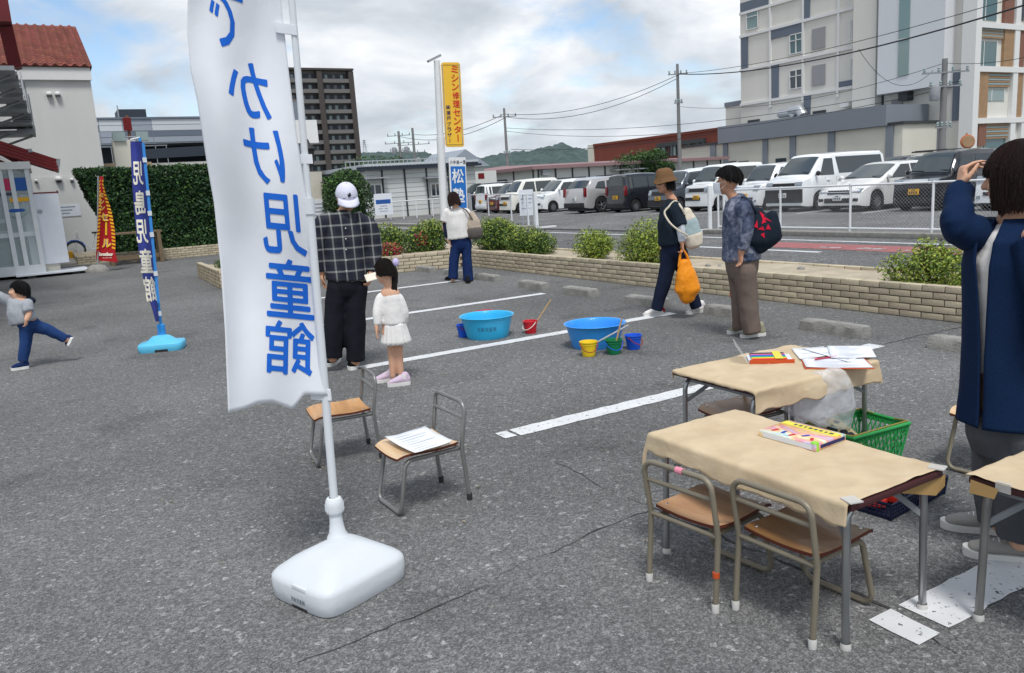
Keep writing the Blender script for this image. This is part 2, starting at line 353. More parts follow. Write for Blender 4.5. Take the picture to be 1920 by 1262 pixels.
ribbon('asphalt_crack', [(1045, 868), (1130, 915), (1230, 955), (1420, 1035), (1560, 1095), (1690, 1155), (1800, 1225)], .013)
ribbon('asphalt_crack', [(560, 1245), (700, 1192), (860, 1120), (1000, 1050), (1140, 985), (1230, 955)], .009)
ribbon('asphalt_crack', [(62, 556), (160, 549), (270, 541), (360, 533)], .03)
ribbon('asphalt_crack', [(1640, 650), (1700, 636), (1760, 622), (1808, 612)], .018)
# kerbs under the far fence
for y0, y1 in ((-30, 15.3), (24.0, 60)):
    struct(MB().bb(14.57, 15.05, y0, y1, -.02, .10).build('kerb', MATS['concrete'], bevel=.015))
struct(MB().bb(14.62, 14.9, 15.3, 24.0, -.006, .004).build('gate_rail', MATS['crack']))
# ------------------------------------------------------------------ wheel stops
def stop_mesh():
    mb = MB(); prof = [(-.075, 0), (.075, 0), (.068, .085), (.05, .105), (-.05, .105), (-.068, .085)]; n = 14; vs = []; L = .68
    for i in range(n+1):
        y = -L/2+L*i/n; s_ = 1 if 0 < i < n else .93
        vs += [(p[0]*s_+random.uniform(-.003, .003), y, p[1]*s_+random.uniform(-.003, .003)*(p[1] > 0)) for p in prof]
    k = len(prof); mb.add(vs, [(i*k+j, i*k+(j+1) % k, (i+1)*k+(j+1) % k, (i+1)*k+j) for i in range(n) for j in range(k)]+[tuple(range(k))[::-1], tuple(range(n*k, n*k+k))])
    return mb.mesh('wheel_stop', MATS['concrete'], 35)
spots = [(6.08, 3.42, 'wheel stop nearest the woman in the navy coat'), (6.05, 4.68, 'wheel stop behind the papers on the far table'), (6.12, 6.02, 'wheel stop behind the shoes of the woman in brown hat'), (6.08, 7.34, 'wheel stop just left of the walking woman in brown hat'), (6.1, 8.76, 'wheel stop above the right blue tub'), (6.1, 9.96, 'wheel stop between end of the bay line and brick wall'), (6.18, 11.53, 'wheel stop just right of the woman in white shirt'), (6.2, 12.85, 'wheel stop half hidden behind the legs of woman in white shirt'), (6.17, 14.02, 'farthest wheel stop, beside the angled brick wall')]
for x, y, lb in spots:
    tag(link('wheel_stop', stop_mesh(), None, (x, y, 0), random.uniform(-.04, .04)), 'grey concrete '+lb, 'wheel stop', 'wheel stops along the brick planter')
# ------------------------------------------------------------------ brick walls
BP, BH = .2267, .0665
bmesh_brick = MB().box((0, 0, 0), (BP-.012, .10, BH-.010)).build('tmpbrick', MATS['brick'], bevel=.003).data
bpy.data.objects.remove(bpy.data.objects['tmpbrick'])
half_brick = MB().box((0, 0, 0), (BP/2-.012, .10, BH-.010)).mesh('half_brick', MATS['brick'])
def wall_run(root, p0, p1, rows, first=0, z0=0., end_half=True):
    "running-bond courses from p0 to p1, outer face on the line; rows counted from the ground"
    p0, p1 = V((*p0, 0)), V((*p1, 0)); d = p1-p0; L = d.length; d.normalize(); nrm = V((-d.y, d.x, 0)); rz = math.atan2(d.y, d.x); n = int(L/BP)
    inn = nrm*.05
    for r in range(first, rows):
        o = 0 if r % 2 == 0 else BP/2; k = 0
        if o: b = link('brick', half_brick, root, p0+d*(BP/4)+inn+V((0, 0, z0+BH*(r+.5))), rz)
        while o+BP*(k+1) <= L+.02:
            c = p0+d*(o+BP*(k+.5))+inn+nrm*random.uniform(-.002, .002)+V((0, 0, z0+BH*(r+.5)+random.uniform(-.0012, .0012)))
            link('brick', bmesh_brick, root, c, rz); k += 1
    c = (p0+p1)/2+nrm*.055
    MB().box((c.x, c.y, z0+BH*rows/2-.004), (L, .085, BH*rows-.006), rz).build('mortar', MATS['mortar'], root)
def bwall(label, runs, grp='brick walls'):
    root = thing('brick_wall', label, 'wall', (0, 0, 0), 0, grp)
    for r in runs: wall_run(root, *r)
    return root
bwall('long low beige brick planter wall running beside the wheel stops', [((7.13, 14.06), (7.13, 2.9), 5)])
bwall('low beige brick planter wall angled across behind the man and the white flag', [((2.57, 15.19), (7.13, 14.06), 5), ((2.67, 18.3), (2.57, 15.19), 5)])
bwall('low beige brick edging between the sandy planter bed and the road', [((8.42, 2.9), (8.42, 18.2), 5, 3, -.04)])
bwall('low beige brick wall at the foot of the tall dark hedge', [((.6, 26.2), (6.6, 26.2), 5)])
def soil_h(x, y): return .265+.022*mnoise.noise(V((x*1.3, y*1.3, 0)))+.012*mnoise.noise(V((x*5, y*5, 3)))
sm = MB().grid(lambda u, v: (7.23+1.1*u, 2.9+11.3*v, soil_h(7.23+1.1*u, 2.9+11.3*v)), 14, 120)
sm.grid(lambda u, v: (2.72+5.6*u, (15.24-1.0*u)+(18.2-15.24+1.0*u)*v, soil_h(2.7+5.6*u, 15.2+3*v)+.003), 50, 30)
struct(sm.build('planter_soil', MATS['soil'], smooth=60)); struct(MB().bb(.6, 6.6, 26.31, 30, 0, .28).build('hedge_bed', MATS['soil']))
for k in range(16):
    x, y = random.uniform(7.35, 8.2), random.choice([random.uniform(4.3, 8.5), random.uniform(9.5, 12)]); r = random.uniform(.02, .05)
    mb = MB().ell((0, 0, 0), (r, r*random.uniform(.7, 1.2), r*.6), 7, 5); mb.v = [tuple(V(p)*(1+.25*mnoise.noise(V(p)*60+V((k, 0, 0))))) for p in mb.v]
    tag(mb.build('stone', MATS['concrete'], None, (x, y, soil_h(x, y)+r*.2), smooth=50), 'small grey stone lying on the sandy planter soil', 'stone', 'stones on the planter soil')
# ------------------------------------------------------------------ foliage
def leaves(mb_by, pts, size, flat=.5, rng=random):
    for p, n, mat in pts:
        t = V((rng.gauss(0, 1), rng.gauss(0, 1), rng.gauss(0, 1))); n = (n*(1-flat)+V((rng.gauss(0, .5), rng.gauss(0, .5), rng.gauss(.2, .5)))).normalized()
        t = (t-n*t.dot(n)).normalized(); w = n.cross(t); s_ = size*rng.uniform(.65, 1.3)
        a = p-t*s_*.5; b = p+t*s_*.5
        mb_by[mat].add([a, p+w*s_*.24+n*s_*.05, b, p-w*s_*.24+n*s_*.05], [(0, 1, 2), (0, 2, 3)])
def shrub(name, label, cat, base, lumps, n, size, mats, group=None, stems=5, flowers=None, seed=1):
    rng = random.Random(seed); root = thing(name, label, cat, base, 0, group); by = {k: MB() for k in set(mats)|({'petal'} if flowers else set())}
    tot = sum(l[3]*l[4] for l in lumps); pts = []
    for (cx, cy, cz, rx, rz_) in lumps:
        for _ in range(int(1.5*n*rx*rz_/tot)):
            d = V((rng.gauss(0, 1), rng.gauss(0, 1), rng.gauss(0, 1))).normalized()
            k = rng.random()**.35; nn = mnoise.noise(V((cx+d.x*2.2, cy+d.y*2.2, d.z*2.2+seed)))
            R_ = (1+.28*nn)*(1 if rng.random() > .06 else rng.uniform(1.05, 1.22)); p = V((cx+d.x*rx*k*R_, cy+d.y*rx*k*R_, max(.02, cz*.82+d.z*rz_*1.12*k*R_)))
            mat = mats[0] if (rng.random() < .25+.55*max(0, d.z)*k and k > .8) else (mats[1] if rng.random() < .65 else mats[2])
            if flowers and (p-V(flowers[0])).length < flowers[1] and rng.random() < flowers[2]: mat = 'petal'
            pts.append((p, d, mat))
    leaves(by, pts, size, .5, rng)
    for k, mb in by.items():
        if mb.v: tag(mb.build('blossom' if k == 'petal' else 'foliage', MATS[k], root), kind='stuff')
    for k in range(stems):
        l = rng.choice(lumps); a = V((rng.uniform(-.05, .05), rng.uniform(-.05, .05), -.03)); b = V((l[0]+rng.uniform(-.6, .6)*l[3], l[1]+rng.uniform(-.6, .6)*l[3], l[2]+rng.uniform(0, .4)*l[4]))
        mid = a*.5+b*.5+V((rng.uniform(-.05, .05), rng.uniform(-.05, .05), .02)); MB().tube([a, mid, b], [.016, .011, .005], 6).build('stem', MATS['bark'], root, smooth=60)
    return root
AZ = ('leaf_new', 'leaf_mid', 'leaf_dark'); Z0 = .27
G_ = 'azalea bushes in the brick planter'
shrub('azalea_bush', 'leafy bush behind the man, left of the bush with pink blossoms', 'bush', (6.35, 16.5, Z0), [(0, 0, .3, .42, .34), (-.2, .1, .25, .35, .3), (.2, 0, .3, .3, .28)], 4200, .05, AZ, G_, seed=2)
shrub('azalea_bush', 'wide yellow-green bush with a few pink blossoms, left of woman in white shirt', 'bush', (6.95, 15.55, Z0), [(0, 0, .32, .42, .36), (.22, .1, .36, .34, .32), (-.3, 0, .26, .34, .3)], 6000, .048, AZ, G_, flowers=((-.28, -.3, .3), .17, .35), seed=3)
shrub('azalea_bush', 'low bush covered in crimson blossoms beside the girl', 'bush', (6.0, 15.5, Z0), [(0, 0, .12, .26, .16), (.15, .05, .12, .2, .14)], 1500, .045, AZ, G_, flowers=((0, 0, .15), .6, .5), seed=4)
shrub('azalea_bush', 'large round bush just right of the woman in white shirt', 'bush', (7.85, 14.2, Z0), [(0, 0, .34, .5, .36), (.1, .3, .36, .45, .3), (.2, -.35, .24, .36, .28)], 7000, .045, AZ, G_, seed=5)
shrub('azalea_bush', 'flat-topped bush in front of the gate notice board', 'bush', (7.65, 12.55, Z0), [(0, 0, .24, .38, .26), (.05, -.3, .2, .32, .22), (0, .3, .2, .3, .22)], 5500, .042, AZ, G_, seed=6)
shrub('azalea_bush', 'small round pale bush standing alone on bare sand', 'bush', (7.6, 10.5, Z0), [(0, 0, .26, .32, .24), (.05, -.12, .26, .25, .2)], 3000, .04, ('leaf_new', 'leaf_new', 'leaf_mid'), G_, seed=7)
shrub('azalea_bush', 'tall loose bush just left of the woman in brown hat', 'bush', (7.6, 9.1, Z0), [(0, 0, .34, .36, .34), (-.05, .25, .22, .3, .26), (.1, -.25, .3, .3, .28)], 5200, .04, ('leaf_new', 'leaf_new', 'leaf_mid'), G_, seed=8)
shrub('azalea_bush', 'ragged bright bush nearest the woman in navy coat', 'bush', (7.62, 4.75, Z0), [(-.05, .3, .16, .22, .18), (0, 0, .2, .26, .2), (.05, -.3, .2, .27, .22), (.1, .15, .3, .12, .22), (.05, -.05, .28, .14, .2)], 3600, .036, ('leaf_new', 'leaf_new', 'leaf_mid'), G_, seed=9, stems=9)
rng_ = random.Random(5)
for k in range(7):
    x, y = rng_.uniform(2.9, 6.0), rng_.uniform(15.9, 17.9)
    shrub('ground_plant', 'low green plant on the soil of the angled planter', 'plant', (x, y, Z0), [(0, 0, .08, .22, .1)], 500, .04, ('leaf_mid', 'leaf_mid', 'leaf_dark'), 'low plants in the angled planter', stems=2, seed=20+k)
def topiary(name, label, base, rx, ry, h, n, size, mats, shape, seed, group=None, cat='hedge', trunks=1, core=None):
    rng = random.Random(seed); root = thing(name, label, cat, base, 0, group); by = {k: MB() for k in set(mats)}; pts = []
    for _ in range(n):
        p, d = shape(rng); k = .55+.45*rng.random()**.5
        nn = mnoise.noise(V((p.x*1.7+seed, p.y*1.7, p.z*1.7)))*.10+mnoise.noise(V((p.x*5, p.y*5+seed, p.z*5)))*.05
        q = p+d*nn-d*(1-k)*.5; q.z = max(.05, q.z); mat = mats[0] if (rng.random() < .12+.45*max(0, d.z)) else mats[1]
        pts.append((q, d, mat))
    leaves(by, pts, size, .55, rng)
    for k, mb in by.items(): tag(mb.build('foliage', MATS[k], root), kind='stuff')
    if core: core.build('core_filler', MATS['leaf_core'], root)  # opaque dark core, added to fill out the sparse leaves
    for t in range(trunks): MB().tube([((t-(trunks-1)/2)*1.1, 0, 0), ((t-(trunks-1)/2)*1.1+.03, .02, h*.5), ((t-(trunks-1)/2)*1.1, 0, h*.8)], [.06, .05, .02], 8).build('trunk', MATS['bark'], root, smooth=60)
    return root
def box_shape(L, W_, H_, lean=0.):
    def f(rng):
        u = rng.random()
        if u < .5: p = V((rng.uniform(-L/2, L/2), -W_/2, H_*rng.random()**.9)); d = V((0, -1, .1))
        elif u < .72: p = V((rng.uniform(-L/2, L/2), rng.uniform(-W_/2, W_/2), H_)); d = V((0, 0, 1))
        elif u < .88: p = V((-L/2, rng.uniform(-W_/2, W_/2), H_*rng.random())); d = V((-1, 0, .1))
        else: p = V((L/2, rng.uniform(-W_/2, W_/2), H_*rng.random())); d = V((1, 0, .1))
        if p.x < -L/2+1.2: p.x += lean*(1-p.z/H_)*(1-(p.x+L/2)/1.2)
        return p, d
    return f
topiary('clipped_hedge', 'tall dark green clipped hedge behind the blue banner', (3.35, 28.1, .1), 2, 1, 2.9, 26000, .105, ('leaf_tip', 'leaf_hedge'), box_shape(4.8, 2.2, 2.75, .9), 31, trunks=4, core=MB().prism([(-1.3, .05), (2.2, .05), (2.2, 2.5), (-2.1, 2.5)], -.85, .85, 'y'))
def ball_shape(rx, rz_):
    def f(rng):
        d = V((rng.gauss(0, 1), rng.gauss(0, 1), rng.gauss(0, 1))).normalized(); d = V((math.copysign(abs(d.x)**.7, d.x), math.copysign(abs(d.y)**.7, d.y), math.copysign(abs(d.z)**.7, d.z)))
        return V((d.x*rx, d.y*rx, rz_+d.z*rz_)), d
    return f
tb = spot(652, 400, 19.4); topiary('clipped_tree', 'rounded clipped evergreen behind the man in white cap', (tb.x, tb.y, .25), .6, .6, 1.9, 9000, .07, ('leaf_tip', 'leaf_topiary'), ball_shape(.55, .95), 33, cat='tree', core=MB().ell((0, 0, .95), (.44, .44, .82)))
# ------------------------------------------------------------------ fences across the road
def pipe_fence(label, posts, top, rails, r=.03, name='pipe_fence', base=0.):
    root = thing(name, label, 'fence'); 
    for p in posts: MB().tube([(p[0], p[1], base), (p[0], p[1], base+top)], r, 8).build('post', MATS['white_metal'], root, smooth=60)
    for z in rails:
        for a, b in zip(posts, posts[1:]): MB().tube([(a[0], a[1], base+z), (b[0], b[1], base+z)], r*.8, 8).build('rail', MATS['white_metal'], root, smooth=60)
    return root
FY = [15.0, 13.0, 11.12, 9.28, 7.4, 5.5]
cf = pipe_fence('white chain-link fence with pipe posts in front of the parked cars', [(14.85, y) for y in FY], 1.0, (.97, .06), .026, 'chain_link_fence', .1)
wm = MB(); y0, y1, z0, z1, pit = 5.5, 15.0, .17, 1.06, .075
hgt = z1-z0; n = int((y1-y0+hgt)/pit)
for i in range(n):
    for s_ in (1, -1):
        a = y0-hgt+pit*i; lo, hi = max(a, y0), min(a+hgt, y1)
        if hi-lo < .02: continue
        za, zb = z0+(lo-a), z0+(hi-a)
        if s_ < 0: za, zb = z1-(lo-a), z1-(hi-a)
        wm.tube([(14.85+.003*s_, lo, za), (14.85+.003*s_, hi, zb)], .0017, 3, cap=False)
tag(wm.build('wire_mesh', MATS['galv'], cf), kind='stuff')
gpst = thing('gate_post', 'pair of white gate posts at left end of chain-link fence', 'post', (14.8, 15.25, 0))
MB().tube([(0, 0, 0), (0, 0, 1.2)], .055, 10).build('post', MATS['white_metal'], gpst, smooth=50); MB().tube([(.25, -.25, .05), (.25, -.25, 1.15)], .035, 10).build('post', MATS['white_metal'], gpst, smooth=50)
MB().box((-.15, .1, .05), (.5, .12, .1)).build('foot', MATS['white_metal'], gpst)
pp = [gp(*q) for q in ((1003, 427), (981, 421), (960, 414.5), (917, 404.5), (885, 401))]
pipe_fence('white pipe fence left of the lot entrance, in front of small white vans', [(p.x, p.y) for p in pp], 1.2, (1.17,), .035)
lp = [gp(*q) for q in ((690, 416), (703, 415), (735, 412.5), (757, 410.5), (784, 408.5), (813, 406), (845, 403.5), (870, 401.5))]
pipe_fence('white pipe fence in front of the white prefab office', [(p.x, 45.3) for p in lp], 1.1, (1.07,), .035)
gt = thing('gate_leaf', 'open white sliding gate leaf beside the road fence', 'gate', (gp(1006, 428).x, gp(1006, 428).y, 0))
MB().box((0, 0, .62), (.12, .12, 1.24)).build('post', MATS['white_metal'], gt); MB().box((.25, -.3, .03), (.7, .14, .06)).build('foot', MATS['white_metal'], gt)
MB().box((-.15, .28, .6), (.05, .05, 1.15)).build('post', MATS['white_metal'], gt)
M('board_white', (.72, .75, .80), .5, var=.04); M('ink_blue', srgb(40, 88, 160), .5, var=.05); M('ink_dark', (.06, .07, .1), .6); M('ink_grey', (.30, .34, .42), .6)
def notice(label, c, w, h, facing, lines, head=None):
    root = thing('notice_board', label, 'sign', c, facing); MB().box((0, 0, 0), (w, .02, h)).build('panel', MATS['board_white'], root)
    if head: MB().box((0, -.012, h*head[0]), (w*.82, .006, h*head[1])).build('heading_bar', MATS['ink_blue'], root)
    mb = MB()
    for (z, ww, hh) in lines:
        nn = max(1, int(ww*w/(hh*h*1.05)))
        for k in range(nn):
            if random.random() < .9: mb.box((-w*.5*ww+w*ww*(k+.5)/nn, -.017, z*h), (w*ww/nn*.72, .003, hh*h*random.uniform(.75, 1)))
    if mb.v: mb.build('lettering', MATS['ink_grey'], root)
    return root
q = spot(719, 383, gp(735, 412.5).length*.985); notice('white notice with blue heading on the fence by the prefab office', (q.x, q.y, q.z), 1.05, 1.25, rad(-20), [(-.08, .4, .05), (-.2, .6, .05), (-.32, .5, .04)], (.12, .2))
q = spot(987, 380, gp(981, 421).length*.99); notice('white notice board on the pipe fence left of the lot entrance', (q.x, q.y, q.z), .56, 1.0, rad(-30), [(.15, .8, .06), (0., .7, .05), (-.12, .3, .05), (-.22, .7, .04)])
gpo = gp(882, 404); MB().tube([(0, 0, 0), (0, 0, 1.3)], .1, 10).build('x', MATS['galv'], None, (gpo.x, gpo.y, 0), smooth=50).name = 'bollard'
lit = MB(); rl = random.Random(11)
for _ in range(260):
    u = rl.random(); x, y = (rl.gauss(6.7, .25), rl.uniform(3.2, 13.5)) if u < .6 else (rl.uniform(.2, 6.5), rl.uniform(2.2, 13)); a = rl.uniform(0, 6.28); s_ = rl.uniform(.006, .018); zz = .005+rl.random()*.004
    lit.add([(x+s_*math.cos(a), y+s_*math.sin(a), zz), (x-.5*s_*math.sin(a), y+.5*s_*math.cos(a), zz+.004), (x-s_*math.cos(a), y-s_*math.sin(a), zz), (x+.5*s_*math.sin(a), y-.5*s_*math.cos(a), zz+.003)], [(0, 1, 2, 3)])
M('litter', srgb(150, 136, 108), .9, islvar=.6, var=.2); tag(lit.build('leaf_litter', MATS['litter']), 'dry leaf bits and grit scattered over the asphalt', 'leaf litter', kind='stuff')
tag(bpy.data.objects['bollard'], 'grey steel bollard beside the blue sign', 'bollard')
# ------------------------------------------------------------------ hills
def hills():
    prof = [(-14, .030), (0, .032), (10, .04), (17, .050), (20, .053), (23, .0535), (26, .046), (29, .043), (31.6, .041), (34, .046), (36, .036), (39, .028), (44, .025), (62, .02)]
    def h(a):
        for (a0, b0), (a1, b1) in zip(prof, prof[1:]):
            if a0 <= a <= a1: t = (a-a0)/(a1-a0); return b0+(b1-b0)*t
        return .02
    def fn(u, v):
        a = -14+76*u; r = 900+900*v; k = math.sin(min(1, v*1.15)*PI*.5)**.8 if v < .87 else 1-.9*((v-.87)/.13)
        x, y = math.sin(rad(a))*r, math.cos(rad(a))*r
        z = h(a)*1680*k*(.9+.2*mnoise.noise(V((x*.004, y*.004, 1))))+5*mnoise.noise(V((x*.02, y*.02, 0)))+5*mnoise.noise(V((x*.06, y*.06, 2)))+4.5*abs(mnoise.noise(V((x*.16, y*.16, 5))))
        return (x, y, z-2)
    M('hill_wood', srgb(70, 86, 84), .95, var=.5, scale=.06, bump=1., bscale=.12, det=10)
    struct(MB().grid(fn, 700, 70).build('hills', MATS['hill_wood'], smooth=80))
hills()
# ------------------------------------------------------------------ building materials
M('bldg_white', srgb(216, 214, 206), .8, var=.06, scale=.5, stretch=(1, 1, .12), det=8); M('bldg_bright', srgb(214, 216, 219), .7, var=.03, scale=.2); M('bldg_grey', srgb(128, 134, 142), .7, var=.05, scale=.4); M('bldg_panel', srgb(104, 113, 126), .7, var=.05, scale=.4)
M('bldg_cream', srgb(210, 207, 194), .8, var=.06, scale=.4); M('trim_white', srgb(222, 222, 220), .7, var=.03); M('shutter_grey', srgb(150, 150, 152), .6, var=.05); M('wood_red', srgb(130, 92, 78), .7, var=.15, scale=3); M('wood_tan', srgb(158, 128, 98), .7, var=.15, scale=3)
glass('win_dark', (.035, .05, .065)); glass('win_green', (.2, .29, .28)); glass('win_teal', (.05, .12, .13)); M('curtain', srgb(150, 165, 165), .8, var=.1)
M('brick_red', srgb(124, 66, 56), .85, var=.10, scale=.6); M('prefab_wall', srgb(206, 208, 204), .6, var=.04, scale=.6); M('prefab_roof', srgb(146, 118, 120), .7, var=.08, scale=.5); M('frame_dark', (.05, .055, .06), .5); M('slate', (.035, .045, .06), .6)
M('apt_wall', srgb(112, 110, 110), .85, var=.05, scale=.1); M('apt_dark', srgb(76, 70, 69), .85, var=.06, scale=.1); M('apt_recess_shade', (.05, .055, .07), .5, var=.2, scale=.3); M('apt_tile', srgb(120, 128, 138), .6, var=.08)
M('pn_light', srgb(196, 200, 204), .6, var=.03); M('pn_mid', srgb(150, 158, 168), .6, var=.03); M('pn_dark', srgb(104, 113, 126), .6, var=.03); M('plaster', srgb(208, 208, 205), .9, var=.06, scale=1.2, stretch=(1, 1, .3), bump=.25, bscale=30, det=8); M('stair_metal', srgb(138, 142, 146), .6, .0, var=.15)
M('red_steel', srgb(112, 26, 28), .5, var=.15); M('tile', srgb(122, 68, 56), .75, var=.16, scale=5, objvar=.2); M('duct', (.5, .52, .54), .4, .7, var=.05)
def fY(px, py, X): d = ray(px, py); t = X/d.x; return d.y*t, CAM_H+d.z*t          # on a plane x = X
def fX(px, py, Y): d = ray(px, py); t = Y/d.y; return d.x*t, CAM_H+d.z*t          # on a plane y = Y
# ------------------------------------------------------------------ white hospital-like block, right
def hospital():
    hb = thing('office_building', 'large cream and grey multi-storey building with blue-grey panels on the right', 'building', (68, 50, 0))
    o = V((68, 50, 0)); c7 = lambda cx, cy: (1330+cx/3.254, cy/3.254)
    def pl(name, mat, tl, br, X=68, d=.12, par=None, back=0.):
        y1, z1 = fY(*c7(*tl), X); y0, z0 = fY(*c7(*br), X)
        return MB().bb(X-d, X+back, y0, y1, z0, z1).off(o).build(name, MATS[mat], par or hb), (y0, y1, z0, z1)
    yL = fY(*c7(190, 300), 68)[0]; yR = fY(*c7(1612, 300), 68)[0]; TOP = 34
    MB().bb(68, 92, yR, yL, 0, TOP).off(o).build('wall', MATS['bldg_white'], hb)
    yl2 = fY(*c7(100, 700), 69)[0]; zz = fY(*c7(100, 655), 69)[1]; MB().bb(69, 85, yL+.01, yl2, 0, zz).off(o).build('side_block', MATS['bldg_white'], hb); MB().bb(68.9, 85.1, yL+.02, yl2+.1, zz, zz+.5).off(o).build('coping', MATS['bldg_grey'], hb)
    for tl, br in (((192, 22), (368, 28)), ((575, -60), (615, 113)), ((380, 183), (567, 195)), ((198, 228), (238, 415)), ((385, 395), (425, 596)), ((580, 574), (618, 697)), ((795, 500), (878, 518)), ((1495, 432), (1558, 730))): pl('panel', 'bldg_panel', tl, br)
    for tl, br, m in (((232, 75), (298, 165), 'win_green'), ((497, 218), (567, 314), 'win_teal'), ((497, 436), (570, 530), 'win_dark'), ((869, 124), (880, 238), 'win_dark'), ((869, 362), (880, 473), 'win_dark')):
        w, (a, b, z0, z1) = pl('window', m, tl, br, d=.05)
        for q in ((a-.08, a, z0, z1), (b, b+.08, z0, z1), (a, b, z0-.08, z0), (a, b, z1, z1+.08), ((a+b)/2-.05, (a+b)/2+.05, z0, z1), (a, b, z1-.34*(z1-z0), z1-.30*(z1-z0))):
            if m == 'win_green' and q[0] > a and q[1] < b: continue
            MB().bb(67.86, 67.95, *q).off(o).build('frame', MATS['trim_white'], w)
    for tl, br in (((630, 180), (708, 288)), ((630, 404), (708, 513))): pl('shutter', 'shutter_grey', tl, br)
    for cy in (85, 225, 432, 640):
        z = fY(*c7(200, cy), 68)[1]; y1 = fY(*c7(880, 300), 68)[0]
        MB().bb(67.82, 68, y1, yL, z-.13, z+.13).off(o).build('ledge', MATS['trim_white'], hb)
    for k in range(2):
        z = fY(*c7(200, 85), 68)[1]+4.1*(k+1); MB().bb(67.82, 68, fY(*c7(880, 300), 68)[0], yL, z-.13, z+.13).off(o).build('ledge', MATS['trim_white'], hb)
    for cx in (375, 575, 790):
        y = fY(*c7(cx, 300), 68)[0]; MB().bb(67.84, 68, y-.12, y+.12, 8, TOP).off(o).build('pilaster', MATS['trim_white'], hb)
    ya, yb = fY(*c7(1020, 300), 67)[0], fY(*c7(880, 300), 67)[0]; MB().bb(66.9, 68, ya, yb, 0, TOP).off(o).build('stair_tower', MATS['bldg_white'], hb)
    yc = fY(*c7(1432, 300), 66.5)[0]; yd = fY(*c7(1024, 300), 66.5)[0]; zb = fY(*c7(1024, 578), 66.5)[1]
    MB().bb(66.5, 68, yc, yd-.05, zb, TOP).off(o).build('overhang', MATS['bldg_bright'], hb)
    ga, gb_ = fY(*c7(1220, 300), 66.5)[0], fY(*c7(1156, 300), 66.5)[0]; zg = fY(*c7(1160, 465), 66.5)[1]
    st = MB().bb(66.42, 66.5, ga, gb_, zg, TOP).off(o).build('glass_strip', MATS['win_green'], hb)
    for k in range(6): z = zg+4.1*k+3.; MB().bb(66.38, 66.42, ga, gb_, z-.07, z+.07).off(o).build('frame', MATS['trim_white'], st)
    for tl, br, m in (((1024, 575), (1065, 640), 'win_dark'), ((1115, 612), (1180, 640), 'shutter_grey')): pl('vent_window', m, tl, br)
    pl('extractor', 'frame_dark', (1190, 565), (1245, 610), 68, .9)
    for tl, br in (((430, 665), (520, 715)), ((500, 635), (570, 705))):
        y1, z1 = fY(*c7(*tl), 67.2); y0, z0 = fY(*c7(*br), 67.2); MB().tube([(67.2, y1, (z0+z1)/2), (67.2, y0+.4, (z0+z1)/2), (67.2, y0, z0)], (z1-z0)*.42, 12).off(o).build('duct', MATS['duct'], hb, smooth=50)
    pl('hood', 'trim_white', (826, 628), (878, 648), 68, .7); pl('vent_window', 'frame_dark', (238, 735), (308, 745)); pl('vent_window', 'frame_dark', (635, 680), (712, 690))
    # right end faces -y
    Y = yR; ro = lambda cx, cy: fX(*c7(cx, cy), Y)
    def pr(name, mat, tl, br, d=.12, par=None):
        x0, z1 = ro(*tl); x1, z0 = ro(*br); return MB().bb(x0, x1, Y-d, Y, z0, z1).off(o).build(name, MATS[mat], par or hb), (x0, x1, z0, z1)
    xe = ro(2000, 300)[0]
    for tl, br, m in (((1650, -40), (1750, 130), 'win_teal'), ((1635, 250), (1745, 408), 'win_teal'), ((1900, 250), (1925, 400), 'win_teal'), ((1865, -30), (1925, 130), 'win_dark'), ((1682, 545), (1795, 615), 'curtain')):
        w, (a, b, z0, z1) = pr('window', m, tl, br, .06)
        for q in ((a, a+.09), (b-.09, b), (a+.3*(b-a), a+.3*(b-a)+.07)): MB().bb(q[0], q[1], Y-.1, Y-.06, z0, z1).off(o).build('frame', MATS['trim_white'], w)
    for tl, br, m in (((1787, 172), (1835, 415), 'wood_tan'), ((1790, -40), (1838, 148), 'wood_red'), ((1630, 430), (1675, 728), 'wood_tan'), ((1628, 752), (1668, 890), 'wood_red'), ((1860, 180), (1898, 418), 'wood_red'), ((1850, 440), (1890, 725), 'wood_tan')): pr('cladding', m, tl, br, .25)
    for tl, br in (((1635, 162), (1780, 238)), ((1680, 437), (1820, 533)), ((1672, 757), (1808, 843)), ((1900, 190), (1930, 240)), ((1898, 450), (1930, 540))):
        (lv, (a, b, z0, z1)) = pr('louvre', 'wood_red', tl, br, .1)
        for k in range(7): z = z0+(k+.5)*(z1-z0)/7; MB().bb(a, b, Y-.2, Y-.1, z-.09, z+.05).off(o).build('slat', MATS['curtain' if k % 2 else 'wood_tan'], lv)
    for cy in (152, 422, 738):
        z = ro(1630, cy)[1]; MB().bb(67.6, xe, Y-.4, Y, z-.25, z+.2).off(o).build('ledge', MATS['trim_white'], hb)
    for cx in (1838, 1905):
        x = ro(cx, 300)[0]; MB().bb(x, x+.75, Y-.35, Y-.01, 0, TOP).off(o).build('pilaster', MATS['trim_white'], hb)
    MB().bb(67.5, 68.3, Y-.45, Y+.7, 0, TOP).off(o).build('corner_pier', MATS['trim_white'], hb)
    zc = ro(1660, 850)[1]; pr('window', 'win_teal', (1672, 850), (1800, 900), .06)
    # low front wing
    Xw = 62; y1w = fY(*c7(50, 775), Xw)[0]; y0w = fY(*c7(1080, 637), Xw)[0]; zt = fY(*c7(1080, 637), Xw)[1]; zb = fY(*c7(50, 878), Xw)[1]
    MB().bb(Xw, 67.9, y0w, y1w, zb, zt).off(o).build('parapet', MATS['bldg_grey'], hb)
    y0l = fY(*c7(1180, 760), Xw+.4)[0]; MB().bb(Xw+.4, 67.8, y0l, y1w+6, 0, zb-.02).off(o).build('wing_wall', MATS['bldg_cream'], hb)
    MB().bb(Xw+.2, 67.85, y0l-.2, y1w+6.2, zb-.02, zb+.22).off(o).build('coping', MATS['frame_dark'], hb)
